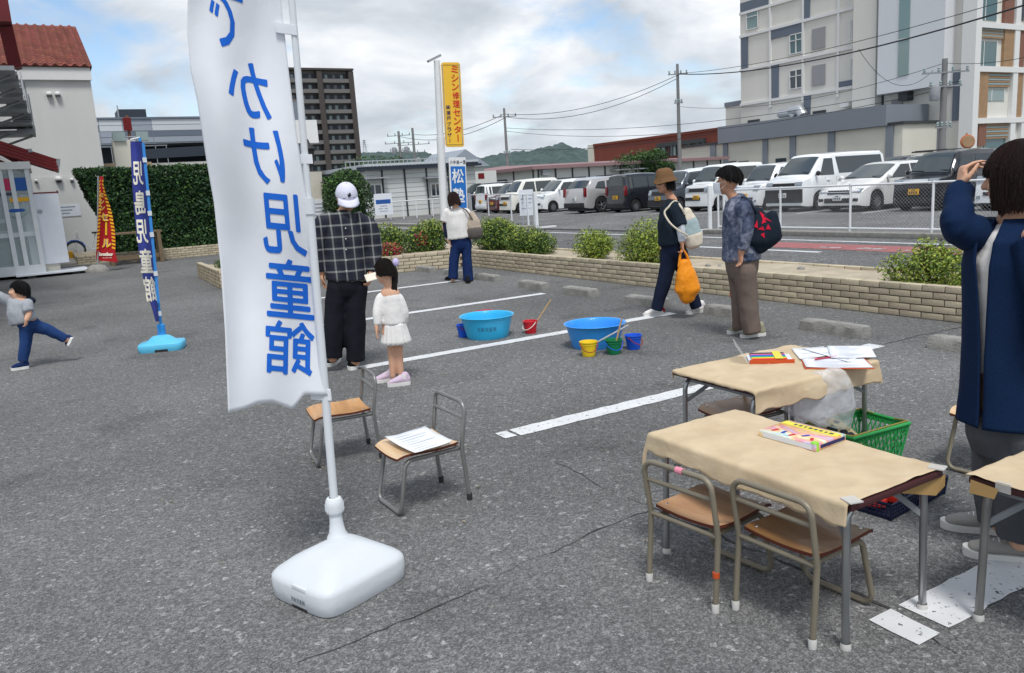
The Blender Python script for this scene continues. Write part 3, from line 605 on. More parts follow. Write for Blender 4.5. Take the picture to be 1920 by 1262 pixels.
    for a, b in ((88, 115), (330, 360), (495, 530), (728, 768), (1080, 1125), (10, 42)):
        ya, yb = fY(*c7(a, 900), Xw+.4)[0], fY(*c7(b, 900), Xw+.4)[0]; MB().bb(Xw+.25, Xw+.4, yb, ya, 0, zb-.03).off(o).build('pillar', MATS['bldg_grey'], hb)
    x1 = fX(*c7(1385, 900), y0l)[0]; MB().bb(x1, x1+1.0, y0l-.15, y0l, 0, zb-.03).off(o).build('pillar', MATS['bldg_grey'], hb)
    for a, b, cy in ((120, 165, 985), (180, 240, 985), (405, 470, 968), (590, 715, 945), (890, 1020, 925)):
        ya, z1 = fY(*c7(a, cy), Xw+.4); yb, _ = fY(*c7(b, cy), Xw+.4); MB().bb(Xw+.36, Xw+.4, yb, ya, z1-.9, z1).off(o).build('window', MATS['win_dark'], hb)
hospital()
# ------------------------------------------------------------------ red brick building
def red_building():
    X = 84; y1, zt = fY(1114, 274, X); o = V((X, 80, 0)); rb = thing('red_brick_building', 'long red-brown brick building with dark windows behind the prefab roof', 'building', o)
    MB().bb(X, X+16, 62, y1, 0, zt).off(o).build('wall', MATS['brick_red'], rb); MB().bb(X-.15, X+16.1, 61.9, y1+.15, zt, zt+.35).off(o).build('coping', MATS['brick_red'], rb); MB().bb(X-.4, X+16, y1+.15, y1+1.4, 0, zt+.25).off(o).build('end_pier', MATS['bldg_cream'], rb)
    c = lambda cx, cy: (860+cx/3.944, 240+cy/3.944)
    for a, b, t, bt in ((1450, 1545, 150, 215), (1560, 1620, 135, 205), (1680, 1720, 110, 195), (1745, 1785, 105, 188), (1790, 1830, 105, 185)):
        ya, z1 = fY(*c(a, t), X); yb, z0 = fY(*c(b, bt), X); w = MB().bb(X-.12, X, yb, ya, z0, z1).off(o).build('window', MATS['win_dark'], rb)
        for f_ in (.05, .5, .92): MB().bb(X-.2, X-.12, ya+(yb-ya)*f_-.1, ya+(yb-ya)*f_+.1, z0, z1).off(o).build('mullion', MATS['frame_dark'], w)
        MB().bb(X-.17, X-.12, yb+(ya-yb)*.15, yb+(ya-yb)*.42, z0+.1, z1-.1).off(o).build('pane', MATS['curtain'], w)
    ya, z1 = fY(*c(1480, 120), X); yb, z0 = fY(*c(1830, 90), X); MB().bb(X-.5, X, yb, ya, z1-.5, z1+.1).off(o).build('eave', MATS['frame_dark'], rb)
red_building()
# ------------------------------------------------------------------ long prefab with mauve roof
def prefab_long():
    Y = 60; x0, zt = fX(1003, 316, Y); x1 = fX(1352, 305, Y)[0]; o = V((x0, Y, 0)); pf = thing('prefab_hall', 'long white prefab hall with mauve metal roof behind the parked cars', 'building', o)
    zt = fX(1003, 318, Y)[1]; MB().bb(x0, x1, Y, Y+22, 0, zt).off(o).build('wall', MATS['prefab_wall'], pf)
    r = MB().add([(x0-.6, Y-.6, zt), (x1+.6, Y-.6, zt), (x1+.6, Y+23, zt), (x0-.6, Y+23, zt), (x0-.6, Y-.6, zt+.28), (x1+.6, Y-.6, zt+.28), (x1-3, Y+11, zt+.75), (x0+3, Y+11, zt+.75), (x1+.6, Y+23, zt+.28), (x0-.6, Y+23, zt+.28)], [(0, 1, 2, 3), (0, 1, 5, 4), (1, 2, 8, 5), (2, 3, 9, 8), (3, 0, 4, 9), (4, 5, 6, 7), (5, 8, 6), (8, 9, 7, 6), (9, 4, 7)]); r.off(o).build('roof', MATS['prefab_roof'], pf)
    for k in range(13):
        x = x0+.3+k*(x1-x0-.4)/12; MB().bb(x-.06, x+.06, Y-.08, Y, 0, zt).off(o).build('frame_post', MATS['frame_dark'], pf)
    for k in range(6):
        y = Y+.3+k*3.4; MB().bb(x0-.08, x0, y-.06, y+.06, 0, zt).off(o).build('frame_post', MATS['frame_dark'], pf)
    for a, b in ((2.2, 5.4), (6.6, 9.8), (11, 13.5), (15, 18)):
        w = MB().bb(x0+a, x0+b, Y-.05, Y, .9, 2.0).off(o).build('window', MATS['win_dark'], pf); MB().bb(x0+(a+b)/2-.04, x0+(a+b)/2+.04, Y-.09, Y-.05, .9, 2.0).off(o).build('frame', MATS['galv'], w)
    for y in (Y+5, Y+11): MB().bb(x0-.06, x0, y, y+3.2, 0, 2.2).off(o).build('door', MATS['frame_dark'], pf)
    MB().bb(x0+8.2, x0+12, Y-1.0, Y, 2.35, 2.45).off(o).build('canopy', MATS['galv'], pf); MB().box((x0+.9, Y-.2, 2.55), (.7, .4, .5)).off(o).build('vent_hood', MATS['galv'], pf)
prefab_long()
def prefab_office():
    Y = 50; x0 = fX(688, 340, Y)[0]; x1 = fX(892, 340, Y)[0]; o = V((x0, Y, 0)); zt = fX(700, 320, Y)[1]; pf = thing('prefab_office', 'white prefab office with grey deck roof behind the pipe fence', 'building', o)
    MB().bb(x0, x1, Y, Y+8, 0, zt).off(o).build('wall', MATS['prefab_wall'], pf); MB().bb(x0-.3, x1+.3, Y-.5, Y+8.2, zt, zt+.14).off(o).build('eave', MATS['slate'], pf)
    MB().bb(x0-.2, x1+.2, Y-.2, Y+8, zt+.14, zt+.42).off(o).build('roof', MATS['pn_light'], pf)
    n = 34
    for k in range(n): x = x0-.2+(x1-x0+.4)*k/n; MB().tube([(x, Y-.52, zt+.18), (x, Y+1, zt+.22)], .09, 6).off(o).build('roof_rib', MATS['slate'], pf)
    for k in range(24): MB().bb(x0+k*(x1-x0)/24, x0+k*(x1-x0)/24+.04, Y+3.98, Y+4.02, zt+.42, zt+.8).off(o).build('baluster', MATS['galv'], pf)
    MB().bb(x0, x1, Y+3.97, Y+4.03, zt+.77, zt+.83).off(o).build('handrail', MATS['galv'], pf)
    for px in (719, 761, 802, 842):
        x = fX(px, 360, Y)[0]; MB().bb(x-.05, x+.05, Y-.07, Y, 0, zt).off(o).build('frame_post', MATS['frame_dark'], pf)
    for k in range(9): z = .4+k*.3; MB().bb(x0, x1, Y-.012, Y, z, z+.03).off(o).build('siding_seam', MATS['pn_mid'], pf)
    for a, b, t, bt in ((690, 715, 348, 370), (808, 825, 346, 366)):
        xa, z1 = fX(a, t, Y); xb, z0 = fX(b, bt, Y); w = MB().bb(xa, xb, Y-.05, Y-.02, z0, z1).off(o).build('window', MATS['win_dark'], pf)
        for q in ((xa-.08, xa, z0, z1), (xb, xb+.08, z0, z1), (xa-.08, xb+.08, z1, z1+.08), (xa-.08, xb+.08, z0-.08, z0), ((xa+xb)/2-.04, (xa+xb)/2+.04, z0, z1)): MB().bb(q[0], q[1], Y-.08, Y-.02, q[2], q[3]).off(o).build('frame', MATS['trim_white'], w)
        MB().bb(xa-.6, xb+.4, Y-.7, Y, z1+.4, z1+.48).off(o).build('canopy', MATS['galv'], pf)
prefab_office()
# small house gable and sheds by the hills
hp = spot(895, 350, 70); hs = thing('small_house', 'small white gabled house beyond the black van', 'building', (hp.x, hp.y, 0)); MB().bb(-3, .8, 0, 6, 0, 3.4).build('wall', MATS['prefab_wall'], hs)
MB().prism([(-3.4, 3.4), (1.2, 3.4), (-1.1, 4.9)], -.4, 6.4, 'y').build('roof', MATS['pn_mid'], hs)
sp_ = spot(912, 355, 66); sg = thing('road_sign_board', 'pale billboard with red mark beyond the parked vans', 'sign', (sp_.x, sp_.y, 0), rad(-25)); MB().bb(-.9, .9, 0, .2, .9, 2.9).build('panel', MATS['prefab_wall'], sg); MB().bb(-.6, -.1, -.02, 0, 2.3, 2.75).build('red_mark', MATS['red_steel'], sg); MB().bb(-.1, .1, .2, .35, 0, 2.9).build('post', MATS['galv'], sg)
def tree(label, px, py_top, r, w, seed, n=5000, leaf=.22, h0=2.0):
    top = spot(px, py_top, r); rng = random.Random(seed); root = thing('tree', label, 'tree', (top.x, top.y, 0), 0, 'trees beyond the parking lots'); H_ = top.z
    MB().tube([(0, 0, 0), (.1, 0, H_*.4), (0, .1, H_*.7)], [.25, .2, .08], 8).build('trunk', MATS['bark'], root, smooth=60)
    for k in range(4): a = rng.uniform(0, 6.28); MB().tube([(0, 0, H_*.35), (math.cos(a)*w*.25, math.sin(a)*w*.25, H_*.6), (math.cos(a)*w*.4, math.sin(a)*w*.4, H_*.75)], [.1, .06, .02], 6).build('limb', MATS['bark'], root)
    by = {'leaf_tip': MB(), 'leaf_topiary': MB()}; pts = []
    lumps = [(rng.uniform(-.36, .36)*w, rng.uniform(-.36, .36)*w, rng.uniform(h0/H_, .84)*H_, rng.uniform(.15, .25)*w) for _ in range(13)]
    for _ in range(n):
        l = rng.choice(lumps); d = V((rng.gauss(0, 1), rng.gauss(0, 1), rng.gauss(0, 1))).normalized(); k = rng.random()**.4; pts.append((V((l[0]+d.x*l[3]*k, l[1]+d.y*l[3]*k, min(H_, l[2]+d.z*l[3]*.75*k))), d, 'leaf_tip' if d.z > .3 and rng.random() < .5 else 'leaf_topiary'))
    leaves(by, pts, leaf, .5, rng)
    for k, mb in by.items(): tag(mb.build('crown', MATS[k], root), kind='stuff')
tree('broad green tree in front of the red brick building', 1188, 274, 78, 6., 41); tree('smaller green tree right of the broad tree by the brick building', 1222, 272, 79, 4.6, 42)
tree('dark tree behind the deck roof of the prefab office', 735, 292, 95, 11, 43, 6000, .3); tree('green tree right of the deck-roof prefab office', 905, 330, 92, 7, 44); tree('green tree behind the small gabled house', 885, 322, 90, 7, 45)
# ------------------------------------------------------------------ apartment tower
def apartment():
    Y = 243; x1, zt = fX(658, 134, Y); o = V((60, Y, 0)); ap = thing('apartment_tower', 'tall brown apartment tower with rows of balconies behind the white flag', 'building', o); x0 = x1-40; fh = 3.0
    MB().bb(x0, x1, Y, Y+13, 0, zt).off(o).build('wall', MATS['apt_wall'], ap); MB().bb(x0-.2, x1+.2, Y-1.9, Y+13.2, zt, zt+.6).off(o).build('parapet', MATS['apt_dark'], ap)
    bays = [(x1-9.6, x1-1.5), (x1-20.3, x1-11.4), (x1-31, x1-22)]
    for xa in (x1-1.5, x1-11.4, x1-22.): MB().bb(xa, xa+1.6, Y-1.7, Y, 0, zt-.2).off(o).build('pier', MATS['apt_dark'], ap)
    for k in range(14):
        z = zt-1.2-fh*k
        for a, b in bays:
            MB().bb(a, b, Y-.06, Y, z-1.35, z+.35).off(o).build('window', MATS['apt_recess_shade'], ap)  # dark strip paints in the shade of the balcony recess
            bl = MB().bb(a, b, Y-1.55, Y-1.42, z-2.35, z-1.25).off(o).build('balcony', MATS['apt_wall'], ap); MB().bb(a, b, Y-1.42, Y-.07, z-2.4, z-2.25).off(o).build('slab', MATS['apt_wall'], bl)
            for q in range(3): w = a+(b-a)*(.12+.3*q)+random.uniform(0, .5); MB().bb(w, w+.9, Y-.1, Y-.06, z-1.3, z+.1).off(o).build('pane', MATS['curtain' if random.random() < .4 else 'win_dark'], bl)
    hs = thing('tiled_house', 'grey tiled building end seen between flag pole and apartment tower', 'building', spot(575, 300, 60)*1); c = hs.location.copy(); hs.location.z = 0
    zh = spot(575, 191, 60).z; zb_ = spot(575, 225, 60).z; MB().bb(-3.4, .25, 0, 8, 0, zh).build('wall', MATS['apt_tile'], hs); MB().bb(-3.5, 1.0, -.1, 8.1, zb_-1.6, zb_).build('band', MATS['trim_white'], hs); MB().bb(-1.5, -.6, -.08, 0, c.z-1, c.z+.5).build('window', MATS['win_dark'], hs)
apartment()
# ------------------------------------------------------------------ grey panelled store with parking deck
def store():
    Y = 70; o = V((10, Y, 0)); sb = thing('store_building', 'wide store building clad in grey checker panels behind the hedge', 'building', o)
    zt = fX(300, 223, Y)[1]; z1 = fX(300, 269, Y)[1]; z2 = fX(300, 300, Y)[1]; xa = fX(150, 240, Y)[0]; xb = xa+15.5
    MB().bb(xa, xb, Y, Y+30, z1, zt).off(o).build('upper_wall', MATS['pn_mid'], sb); MB().bb(xa-.1, xb, Y-.15, Y+30, zt, zt+.15).off(o).build('coping', MATS['pn_dark'], sb)
    cols = [xa]+[fX(p, 240, Y)[0] for p in (186, 230, 285, 379)]+[xa+13, xb]; rws = [zt-(zt-z1)*k/4.2 for k in range(5)]
    pat = ['pn_light', 'pn_mid', 'pn_mid', 'pn_light', 'pn_mid', 'pn_light', 'pn_mid', 'pn_mid', 'pn_light', 'pn_light', 'pn_mid', 'pn_light', 'pn_dark', 'pn_mid', 'pn_mid', 'pn_dark', 'pn_dark', 'pn_light', 'pn_light', 'pn_dark', 'pn_dark', 'pn_dark', 'pn_light', 'pn_mid', 'pn_dark', 'pn_mid', 'pn_dark', 'pn_mid']
    k = 0
    for r in range(4):
        for a, b in zip(cols, cols[1:]): MB().bb(a+.02, b-.02, Y-.05, Y, rws[r+1]+.02, rws[r]-.02).off(o).build('panel', MATS[pat[(k*3+r) % len(pat)]], sb); k += 1
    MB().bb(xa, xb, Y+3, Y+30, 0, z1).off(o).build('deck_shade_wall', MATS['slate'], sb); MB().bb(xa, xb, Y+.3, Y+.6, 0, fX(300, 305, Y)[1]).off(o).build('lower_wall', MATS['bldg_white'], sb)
    xs = fX(268, 280, Y)[0]; MB().prism([(xs, fX(268, 298, Y)[1]), (xb, fX(400, 288, Y)[1]), (xb, fX(400, 268, Y)[1]), (xs, fX(268, 280, Y)[1])], Y+.05, Y+.4, 'y').off(o).build('ramp_parapet', MATS['slate'], sb)
    for k in range(8): x = xa+.3+k*.8; MB().bb(x, x+.05, Y+.1, Y+.16, z2-.6, z2+1.1).off(o).build('baluster', MATS['galv'], sb)
    MB().bb(xa, xa+6, Y+.1, Y+.16, z2+1.1, z2+1.2).off(o).build('handrail', MATS['galv'], sb); xc = fX(256, 222, Y)[0]; MB().bb(xc-1, xc+1.1, Y+3, Y+6, zt, zt+1.1).off(o).build('roof_unit', MATS['slate'], sb)
    xm = fX(229, 215, Y)[0]; MB().tube([(xm, Y+3, zt), (xm, Y+3, zt+1.4)], .05, 6).off(o).build('mast', MATS['galv'], sb)
store()
c = spot(236, 300, 36); fp = thing('floodlight_column', 'pale column with two floodlights and red sign rising behind the hedge', 'column', (c.x, c.y, 0)); zc = spot(236, 262, 36).z
MB().bb(-.38, .42, 0, .6, 0, zc).build('shaft', MATS['bldg_cream'], fp); MB().tube([(.28, .1, zc), (.28, .1, zc+.95)], .06, 8).build('pole', MATS['wood_red'], fp); MB().bb(.1, .4, -.04, .04, zc+.35, zc+.85).build('red_plate', MATS['red_steel'], fp)
for x in (-.1, .75): MB().bb(x-.25, x+.2, -.1, .2, zc-.05, zc+.3).build('floodlight', MATS['curtain'], fp)
MB().tube([(-.3, 0, zc+.1), (.9, 0, zc+.1)], .03, 6).build('arm', MATS['galv'], fp)
t = thing('tiled_roof', 'brown tiled low roof between white building and hedge', 'roof', (1.6, 36, 0)); zz = spot(200, 325, 36).z; MB().prism([(36, zz-.6), (39, zz+.55), (39.3, zz+.55), (39.3, zz-.6)], .5, 4.4, 'x').off((1.6, 36, 0)).build('roof_slope', M('tile_brown', srgb(120, 106, 84), .8, var=.15, scale=8), t); MB().bb(-1, 2.7, .3, 3, 0, zz-.6).build('wall', MATS['bldg_cream'], t)
# ------------------------------------------------------------------ white gable building with pantile roof, left
def pantile_building():
    Y = 32.6; o = V((0, Y, 0)); wb = thing('white_building', 'white rendered building with red pantile roof on the far left', 'building', o); x1, zt = fX(166, 128, Y); x0 = -9.; RZ = fX(150, 50, Y+5.5)[1]-zt
    MB().bb(x0, x1, Y, Y+11, 0, zt-.02).off(o).build('wall', MATS['plaster'], wb); MB().bb(x0, x1+.04, Y-.14, Y+.0, zt-.42, zt+.02).off(o).build('fascia', MATS['trim_white'], wb); zs = fX(120, 330, Y)[1]; MB().bb(-1.2, x1+.02, Y-.025, Y, 0, zs).off(o).build('plinth', MATS['plaster'], wb)
    rf = MB().add([(-3.2, Y-.2, zt), (x1+.1, Y-.2, zt), (x1+.1, Y+5.5, zt+RZ), (-3.2, Y+5.5, zt+RZ), (x1+.1, Y+11, zt), (-3.2, Y+11, zt)], [(0, 1, 2, 3), (3, 2, 4, 5), (1, 4, 2), (0, 3, 5)]).off(o).build('roof', MATS['tile'], wb)
    w, Lr = .30, .33; tm = MB()
    def tf(u, v): a = u*w; return (a, v*(Lr+.04), .055*math.sin(2*PI*u)*(1 if u < .5 else .7)+.035-.03*v)
    tm.grid(tf, 8, 2); tm.grid(lambda u, v: (u*w, 0, (tf(u, 0)[2])*(1-v)-.01*v), 8, 1); tmesh = tm.mesh('pantile', MATS['tile'], 60)
    sl = math.atan2(RZ, 5.7); nc = int((x1+3.2)/w); nr = int(5.7/math.cos(math.atan2(RZ, 5.7))/Lr)
    for r in range(nr):
        for c_ in range(nc-13, nc+1):
            t_ = link('pantile', tmesh, rf, (x1+.1-w*(nc+1-c_), -.22+math.cos(sl)*Lr*r, zt+math.sin(sl)*Lr*r+.03)); t_.rotation_euler.x = sl+.03
    for px, py in ((92, 177), (108, 177)):
        x, z = fX(px, py, Y); v_ = MB().ell((x, Y-.06, z), (.1, .12, .09), 12, 8).off(o).build('vent_hood', MATS['trim_white'], wb, smooth=60); MB().box((x, Y-.1, z-.06), (.15, .12, .05)).off(o).build('opening', MATS['frame_dark'], v_)
    for px, py, r_ in ((110, 338, .12), (135, 339, .07), (68, 341, .06)):
        x, z = fX(px, py, Y); v_ = MB().ell((x, Y-.08, z+.04), (r_, r_, r_*.8), 12, 8).off(o).build('dome_camera', MATS['trim_white'], wb, smooth=60); MB().ell((x, Y-.1, z-.03), (r_*.8, r_*.8, r_*.6), 12, 8).off(o).build('lens', MATS['frame_dark'], v_, smooth=60)  # camera domes with dark lenses, no lamps
    x, z = fX(127, 395, Y); n_ = MB().bb(x-.4, x+.4, Y-.05, Y-.025, z-.2, z+.2).off(o).build('notice', MATS['board_white'], wb)
    for k in range(3): MB().bb(x-.33, x+.25-.1*k, Y-.055, Y-.05, z+.11-.11*k, z+.15-.11*k).off(o).build('lettering', MATS['ink_grey'], n_)
pantile_building()
M('maroon_wall', srgb(104, 40, 44), .7, var=.15, scale=2)
def stair_building():
    o = V((-1.7, 20, 0)); sb = thing('white_stair_building', 'white wall with red eaves carrying the outside steel stair, left edge', 'building', o); xe, ze = -1.22, 8.1
    MB().bb(-9, -1.75, 12, 32.4, 0, 8.2).off(o).build('wall', MATS['plaster'], sb)
    a, b, c = spot(23, 46, 28), spot(41, 124, 28.6), spot(14, -60, 28)
    MB().bb(-2.6, a.x, 27.6, 28.6, a.z, c.z+.6).off(o).build('red_gable', MATS['maroon_wall'], sb)
    d = V((0, .6, 0)); w_ = V((-.35, 0, -.1)); q = [a+V((0, .1, 0)), b, b+w_, a+w_+V((0, .1, 0))]
    MB().add([p for p in q]+[p+d for p in q], [(0, 1, 2, 3), (7, 6, 5, 4), (0, 4, 5, 1), (1, 5, 6, 2), (2, 6, 7, 3), (3, 7, 4, 0)]).off(o).build('red_verge', MATS['maroon_wall'], sb)
    MB().bb(-1.75, -1.68, 30.4, 31.2, 5.2, 6.6).off(o).build('blue_sign', MATS['ink_blue'], sb)
    st = thing('outside_stair', 'grey steel outside stair zigzagging down the white wall', 'stairs', (-1.7, 27, 0)); o2 = V((-1.7, 27, 0))
    lev = [(-4, 132, 22.5), (6, 158, 24), (16, 182, 26), (26, 207, 27.5), (36, 232, 29), (43, 248, 29.6)]; P_ = []
    for px, py, r in lev: q = spot(px, py, r); P_.append(q)
    for i, q in enumerate(P_):
        pf = MB().bb(-1.74, q.x+.34, q.y-.7, q.y+.7, q.z-.1, q.z).off(o2).build('landing', MATS['stair_metal'], st)
        MB().tube([(-1.74, q.y, q.z-.75), (q.x+.25, q.y, q.z-.12)], .035, 6).off(o2).build('brace', MATS['stair_metal'], pf)
        for x in ((q.x+.32,) if i > 2 else ()):
            for yy in (-.66, 0, .66): MB().tube([(x, q.y+yy, q.z), (x, q.y+yy, q.z+.95)], .02, 6).off(o2).build('post', MATS['galv'], pf)
            for zz in (.5, .95): MB().tube([(x, q.y-.66, q.z+zz), (x, q.y+.66, q.z+zz)], .02, 6).off(o2).build('rail', MATS['galv'], pf)
        if i < len(P_)-1:
            b = P_[i+1]; 
            for x in (b.x-.1, b.x+.3): MB().tube([(x, q.y+.6, q.z-.02), (x, b.y-.6, b.z+.02)], .06, 4).off(o2).build('stringer', MATS['stair_metal'], st)
            for k in range(5): t_ = (k+.5)/5; MB().box((b.x+.1, q.y+.6+(b.y-q.y-1.2)*t_, q.z+(b.z-q.z)*t_), (.5, .26, .03)).off(o2).build('tread', MATS['stair_metal'], st)
            MB().tube([(b.x+.32, q.y+.66, q.z+(.95 if i > 2 else .1)), (b.x+.32, b.y-.66, b.z+(.95 if i > 1 else .1))], .022, 6).off(o2).build('rail', MATS['galv'], st)
stair_building()
# red awning arms over the kiosk
aw = thing('awning_frame', 'dark red steel awning arm reaching over the glass showcase', 'awning', (-1.7, 24, 0)); a0, a1 = spot(-14, 264, 23.5), spot(102, 301, 24.5)
def beam(mb, a, b, w, h): 
    d = (b-a); L = d.length; t = d.normalized(); s_ = V((0, 0, 1)).cross(t).normalized(); u = t.cross(s_); vs = [p+s_*sx*w/2+u*sz*h/2 for p in (a, b) for sx, sz in ((-1, -1), (1, -1), (1, 1), (-1, 1))]
    return mb.add(vs, [(0, 1, 2, 3), (4, 7, 6, 5), (0, 4, 5, 1), (1, 5, 6, 2), (2, 6, 7, 3), (3, 7, 4, 0)])
for k in range(4): dz = V((0, -.02*k, -.085*k)); beam(MB(), a0+dz, a1+dz, .16, .07).off((-1.7, 24, 0)).build('arm', MATS['red_steel'], aw)
beam(MB(), a1+V((.02, 0, -.13)), a1+V((.10, 0, -.15)), .18, .36).off((-1.7, 24, 0)).build('end_cap', MATS['stair_metal'], aw)
for (p, q) in (((-8, 282), (52, 316)), ((-8, 300), (45, 322)), ((-5, 288), (60, 282))): beam(MB(), spot(*p, 24), spot(*q, 24), .09, .09).off((-1.7, 24, 0)).build('brace', MATS['red_steel' if q[0] != 60 else 'galv'], aw)
# ------------------------------------------------------------------ wires and poles
M('pole_conc', srgb(128, 128, 128), .85, var=.1, scale=2); M('wire', (.03, .032, .04), .6)
def upole(label, px, pyt, r, arms, rt=.12, rb=.2, extra=()):
    top = spot(px, pyt, r); root = thing('utility_pole', label, 'utility pole', (top.x, top.y, 0), rad(-30), 'utility poles'); H_ = top.z
    MB().tube([(0, 0, 0), (0, 0, H_)], [rb, rt], 12).build('mast', MATS['pole_conc'], root, smooth=60)
    for dz, w in arms:
        a = MB().box((0, -.14, H_-dz), (w, .09, .09)).build('crossarm', MATS['stair_metal'], root)
        for k in range(4): MB().lathe([(.05, 0), (.09, .08), (.05, .14), (.09, .2), (.03, .3)], 8, (-w/2+.12+(w-.24)*k/3, -.14, H_-dz+.05)).build('insulator', MATS['curtain'], a)
    for dz, x in extra: MB().lathe([(.28, 0), (.3, .1), (.3, .8), (.2, .9), (0, .92)], 12, (x, -.1, H_-dz)).build('transformer', MATS['stair_metal'], root, smooth=50)
    return top
upole('tall concrete utility pole in front of the red brick building', 1270, 120, 76, [(.9, 1.8), (3.4, .8)]); upole('utility pole rising over the hills right of the yellow sign', 945, 203, 88, [(.9, 2.6), (4.8, .8), (7., 1.6)])
upole('left of the twin utility poles left of the yellow sign', 747, 246, 112, [(.6, 3.2), (1.6, 4.), (2.6, 2.8)], .16, .26, ((3., -.8), (3., .9))); upole('right of the twin utility poles left of the yellow sign', 773, 240, 116, [(2.3, 4.6), (3.4, 3.2)], .16, .26, ((5., .5),))
upole('concrete utility pole against the cream building on the right', 1772, 110, 56, [(.8, 2.8), (1.6, 2.0), (4., 1.)], .16, .24, ((2.4, -.6),))
def wire(label, a, b, sag, r=.02, n=14):
    a, b = spot(*a), spot(*b); mb = MB(); mb.tube([a+(b-a)*(i/n)-V((0, 0, sag*4*(i/n)*(1-i/n))) for i in range(n+1)], r, 5).off(a)
    o = mb.build('power_line', MATS['wire'], None, a); tag(o, label, 'power line', 'overhead power lines')
wire('thickest overhead cable crossing the front of the cream building', (1271, 139, 76), (1990, -12, 40), .9, .04); wire('cable just above the thickest one on the cream building', (1272, 138, 76), (1990, -30, 40), .6, .018)
wire('overhead wire rising left from the tall concrete pole', (1270, 141, 76), (948, 214, 88), 1.1, .025); wire('second overhead wire from the tall pole down to the left', (1268, 148, 76), (946, 219, 88), 1.4, .025)
wire('wire from the hillside pole to the twin poles behind the yellow sign', (945, 214, 88), (775, 252, 116), .8, .03); wire('lower wire from the hillside pole to the twin poles', (945, 222, 88), (750, 256, 112), 1.2, .03)
wire('wire from the hillside pole running right towards the cream building', (948, 240, 88), (1800, 152, 60), 1.2, .02); wire('second low wire crossing the cream building', (948, 246, 88), (1800, 160, 60), 1.6, .02); wire('lower wire past the red brick building', (958, 280, 86), (1340, 250, 70), .5, .025)
wire('wire between the two right-hand poles', (1272, 200, 76), (1772, 118, 56), 1.0, .016); wire('wire from the right pole beyond the frame', (1772, 118, 56), (1990, 90, 50), .3, .016); wire('service wire hanging to the right pole', (1610, 92, 52), (1750, 132, 56), 1.4, .014)
tw = thing('pylon_tower', 'tiny lattice transmission tower on the hill beside the apartment', 'tower', (0, 0, 0)); b = spot(685, 290, 1500); tw.location = (b.x, b.y, b.z-5); H_ = spot(685, 262, 1500).z-b.z+5
for sx, sy in ((-1, -1), (1, -1), (1, 1), (-1, 1)): MB().tube([(sx*4, sy*4, 0), (sx*.6, sy*.6, H_)], .4, 4).build('leg', MATS['stair_metal'], tw)
for k in range(4): MB().box((0, 0, H_*(.6+.12*k)), (14-2*k, .5, .5)).build('crossarm', MATS['stair_metal'], tw)
mr = spot(1812, 266, 44); mi = thing('traffic_mirror', 'round orange-rimmed traffic mirror by the cream building', 'mirror', (mr.x, mr.y, 0)); MB().tube([(0, 0, 0), (0, 0, mr.z+.4)], .045, 8).build('post', M('orange_paint', srgb(190, 110, 70), .5), mi); q = MB().lathe([(.0, 0), (.30, 0), (.33, .04), (.30, .1), (0, .12)], 20).build('dish', MATS['orange_paint'], mi, (-.1, -.1, mr.z), smooth=40); q.rotation_euler = (rad(85), 0, rad(-40)); g_ = MB().lathe([(0, .125), (.25, .125), (.27, .12)], 20, capb=False).build('glass', MATS['wood_tan'], q)
# ------------------------------------------------------------------ parked cars
M('tyre', (.022, .022, .024), .85, var=.2); M('rim', (.48, .50, .53), .35, .8, var=.05); M('trim_black', (.03, .03, .033), .5, var=.1); M('chrome', (.7, .72, .74), .15, 1., var=.02)
M('plate_white', (.75, .77, .76), .5, var=.03); M('plate_yellow', srgb(226, 172, 40), .5, var=.04); M('lamp', (.30, .34, .38), .08, .3, var=.05, coat=1); M('tail_lamp', srgb(120, 20, 28), .2, var=.1, coat=1)
glass('car_glass', (.035, .045, .05), .03); glass('car_screen', (.055, .07, .075), .04); M('seam', (.04, .04, .045), .8)
def paint(name, c, metal=.0): return M('paint_'+name, c, .28, metal, var=.02, scale=2, coat=.8)
paint('white', (.84, .86, .87)); paint('pearl', (.80, .80, .79)); paint('black', (.012, .013, .016)); paint('maroon', srgb(92, 40, 44)); paint('silver', srgb(182, 180, 180), .3); paint('lilac', srgb(158, 160, 176)); paint('grey', srgb(92, 98, 106), .4); paint('navyblack', (.016, .018, .024)); paint('cream', srgb(232, 230, 222))
def interp(prof, x):
    if x <= prof[0][0]: return prof[0][1]
    for (a, b), (c, d) in zip(prof, prof[1:]):
        if a <= x <= c: return b+(d-b)*((x-a)/(c-a) if c > a else 0)
    return prof[-1][1]
def wheel(root, x, y, r, sgn, spokes=8, w=.2):
    wh = MB().lathe([(r*.62, -w/2), (r*.95, -w/2), (r, -w/2+.03), (r, w/2-.03), (r*.95, w/2), (r*.62, w/2)], 22, capb=False).build('wheel', MATS['tyre'], root, (x, y, r), smooth=40); wh.rotation_euler.x = PI/2
    rm = MB(); s_ = sgn*w*.42
    rm.lathe([(r*.64, s_-.02*sgn), (r*.60, s_), (r*.56, s_-.03*sgn)], 22, capb=False); rm.lathe([(r*.14, s_-.01*sgn), (r*.12, s_+.01*sgn), (0.001, s_+.012*sgn)], 10, capb=False)
    for k in range(spokes):
        a = 2*PI*k/spokes; d = V((math.cos(a), math.sin(a), 0)); t = V((-d.y, d.x, 0)); rm.add([d*r*.1+t*.028+V((0, 0, s_)), d*r*.1-t*.028+V((0, 0, s_)), d*r*.6-t*.02+V((0, 0, s_)), d*r*.6+t*.02+V((0, 0, s_))], [(0, 1, 2, 3)])
    rm.build('rim', MATS['rim'], wh, smooth=30)
    MB().lathe([(0.001, s_-.05*sgn), (r*.62, s_-.05*sgn)], 20, capb=False).build('brake_shade', MATS['trim_black'], wh)
